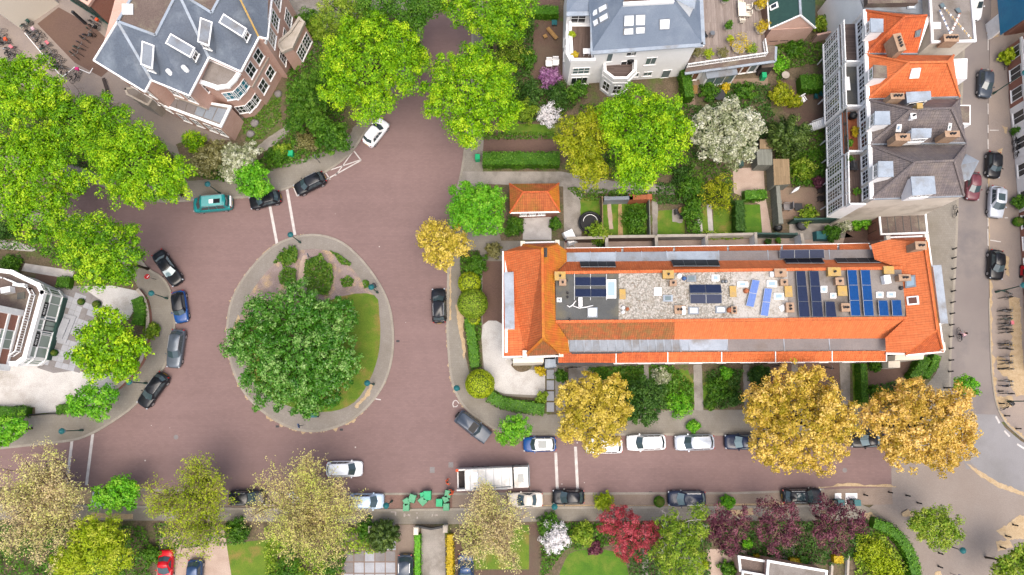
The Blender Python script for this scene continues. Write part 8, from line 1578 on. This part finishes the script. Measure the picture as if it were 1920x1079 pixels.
for lb, x, y, m, s in (('covered dark barbecue on the pink gravel', 1455, 430, 'black_trim', .55), ('covered dark barbecue by the teal fence', 1499, 426, 'lead_dark', .7), ('covered barbecue on the villa balcony', 1180, 118, 'black_trim', .5), ('dark covered barbecue on the third veranda terrace', 1594, 222, 'black_trim', .5)):
    z = ZP if y > 300 else (4.6 if x < 1300 else 7.7); t = thing('barbecue', lb, 'barbecue', P(x, y, z)); MB().lathe(P(x, y, z), [(s * .5, 0), (s * .6, .5), (s, .75), (s * .8, 1.0), (s * .3, 1.12)], 14).build('cover', m, t); MB().box(P(x, y, z) + Vector((0, 0, 1.14)), (.3, .06, .05)).build('handle', 'steel', t)
tp_ = P(1106, 420, ZP); t = thing('trampoline', 'round black trampoline with white rim in the back garden', 'trampoline', tp_); rm = 21 / ppm(1106, 420)
MB().lathe(tp_, [(rm * .86, .55), (rm * .8, .56)], 28).build('mat', 'black_trim', t); rg = MB(); rg.tube([(tp_.x + rm * .97 * math.cos(k * math.pi / 14), tp_.y + rm * .97 * math.sin(k * math.pi / 14), .6) for k in range(29)], .14, 6); rg.build('pad', 'iron_black', t); nt = MB(); nt.tube([(tp_.x + rm * .62 * math.cos(k * math.pi / 14), tp_.y + rm * .5 + rm * .0 + rm * .62 * math.sin(k * math.pi / 14) - rm * .4, .75) for k in range(0, 15)], .035, 6); nt.build('rim_hoop', 'trim_white', t)
for k in range(6): a = k * math.pi / 3; MB().tube([(tp_.x + rm * .97 * math.cos(a), tp_.y + rm * .97 * math.sin(a), ZP), (tp_.x + rm * .97 * math.cos(a), tp_.y + rm * .97 * math.sin(a), .6)], .03, 6).build('leg', 'steel', t)
c_ = P(1069, 445, .8); t = thing('covered_trailer', 'small white covered trailer at the alley end', 'trailer', (c_.x, c_.y, ZP), R(25)); local_obj('body', MB().box((0, 0, .65), (1.4, 1.9, .8), 0, .86).mesh('body', 'paint_white'), t); local_obj('lid', MB().box((0, 0, 1.08), (1.2, 1.6, .06), 0, .9).mesh('lid', 'trim_white'), t); local_obj('tow_bar', MB().bar((0, -.95, .4), (0, -1.5, .35), .08).mesh('tow_bar', 'steel'), t); local_obj('tail_light', MB().box((-.72, -.3, .6), (.05, .3, .2)).mesh('tail_light', 'lamp_red'), t)
for sx_ in (-1, 1): local_obj('wheel', MB().tube([(sx_ * .62, 0, .25), (sx_ * .74, 0, .25)], .25, 12).mesh('wheel', 'tyre'), t)
c_ = P(1540, 448, 0); t = thing('garden_trampoline_cover', 'teal covered table near the terrace east end', 'table', (c_.x - .3, c_.y + .2, ZP)); local_obj('cover', MB().box((0, 0, .45), (1.7, 1.2, .9), 0, .85).mesh('cover', 'teal_paint'), t)
t.name = 'covered_table'
bn = thing('bench', 'mossy timber bench in the villa yard', 'bench', P(201, 162, ZP), R(-68)); local_obj('seat', MB().box((0, 0, .42), (2.0, .4, .08)).mesh('seat', 'timber_dark'), bn)
for x in (-.8, .8): local_obj('leg', MB().box((x, 0, .2), (.1, .35, .38)).mesh('leg', 'stone_trim'), bn)
for lb, x, y, s in (('grey boulder on the villa lawn, upper', 478, 232, .55), ('grey boulder on the villa lawn, lower', 470, 252, .5), ('grey boulder near the villa corner', 522, 177, .5)):
    t = thing('boulder', lb, 'rock', P(x, y, ZP)); mb = MB(); p = P(x, y, ZP); mb.lathe(p, [(s, 0), (s * 1.05, s * .3), (s * .8, s * .6), (s * .3, s * .75)], 9); mb.v = [(v[0] + rnd.gauss(0, .05), v[1] + rnd.gauss(0, .05), v[2] + rnd.gauss(0, .03)) for v in mb.v]; mb.build('stone', 'slab_grey_dark', t)
sp = thing('garden_stair', 'white external stair down from the row house veranda', 'stair', P(1525, 236, ZP)); a, b = P(1518, 240, .3), P(1552, 228, 3.0)
for k in range(10): q = a.lerp(b, k / 9); MB().box(q, (.32, 1.0, .05), .15).build('tread', 'trim_white', sp)
for s in (-.5, .5): MB().bar(a + Vector((0, s, .8)), b + Vector((0, s, .8)), .06, .06).build('handrail', 'trim_white', sp); MB().bar(a + Vector((0, s, -.05)), b + Vector((0, s, -.05)), .06, .2).build('stringer', 'trim_white', sp)
ps_ = thing('folded_parasol', 'folded white parasol lying on the patio', 'parasol', P(1492, 357, ZP)); MB().tube([P(1484, 362, .9), P(1494, 355, 1.0), P(1500, 350, 1.0)], [.06, .22, .05], 8).build('canopy', 'trim_white', ps_); MB().tube([P(1480, 365, .9), P(1500, 350, 1.0)], .03, 6).build('pole', 'steel', ps_)
for lb, x, y, z, r, m in (('yellow potted plant on the third veranda terrace', 1598, 247, 7.7, .4, 'leaf_yellow'), ('second yellow pot on the third veranda terrace', 1598, 256, 7.7, .35, 'leaf_yellow'), ('green pot at the third veranda edge', 1588, 272, 7.7, .4, 'leaf_green'), ('green pot on the end veranda terrace', 1590, 302, 8.0, .4, 'leaf_green'), ('pot on the end veranda terrace by the wall', 1602, 362, 8.0, .4, 'leaf_green'), ('yellow pot on the villa wing terrace', 1072, 70, 6.0, .4, 'leaf_lime'), ('orange flowered pot on the villa wing terrace', 1077, 108, 6.0, .4, 'leaf_yellow'), ('dark round pot plant in the first back yard', 1123, 461, ZP, .4, 'leaf_deep'), ('pot plant in the teal fenced yard', 1456, 454, ZP, .35, 'leaf_green'), ('white pot with plant in the teal fenced yard', 1436, 456, ZP, .45, 'leaf_deep')): plantpot(lb, x, y, z, r, m)
table('white table on the villa wing terrace', 1099, 102, .9, .7, 'trim_white', 6.02); chair('grey lounge chair on the end veranda terrace', 1596, 316, 0, 'lead_dark', 8.05, 1.5, 'terrace lounge chairs'); table('white lounger on the second veranda terrace', 1585, 160, .7, 1.7, 'trim_white', 8.05, h=.4); table('wood sided planter bench on the villa balcony', 1158, 117, 1.4, .5, 'wood', 4.62, h=.45)
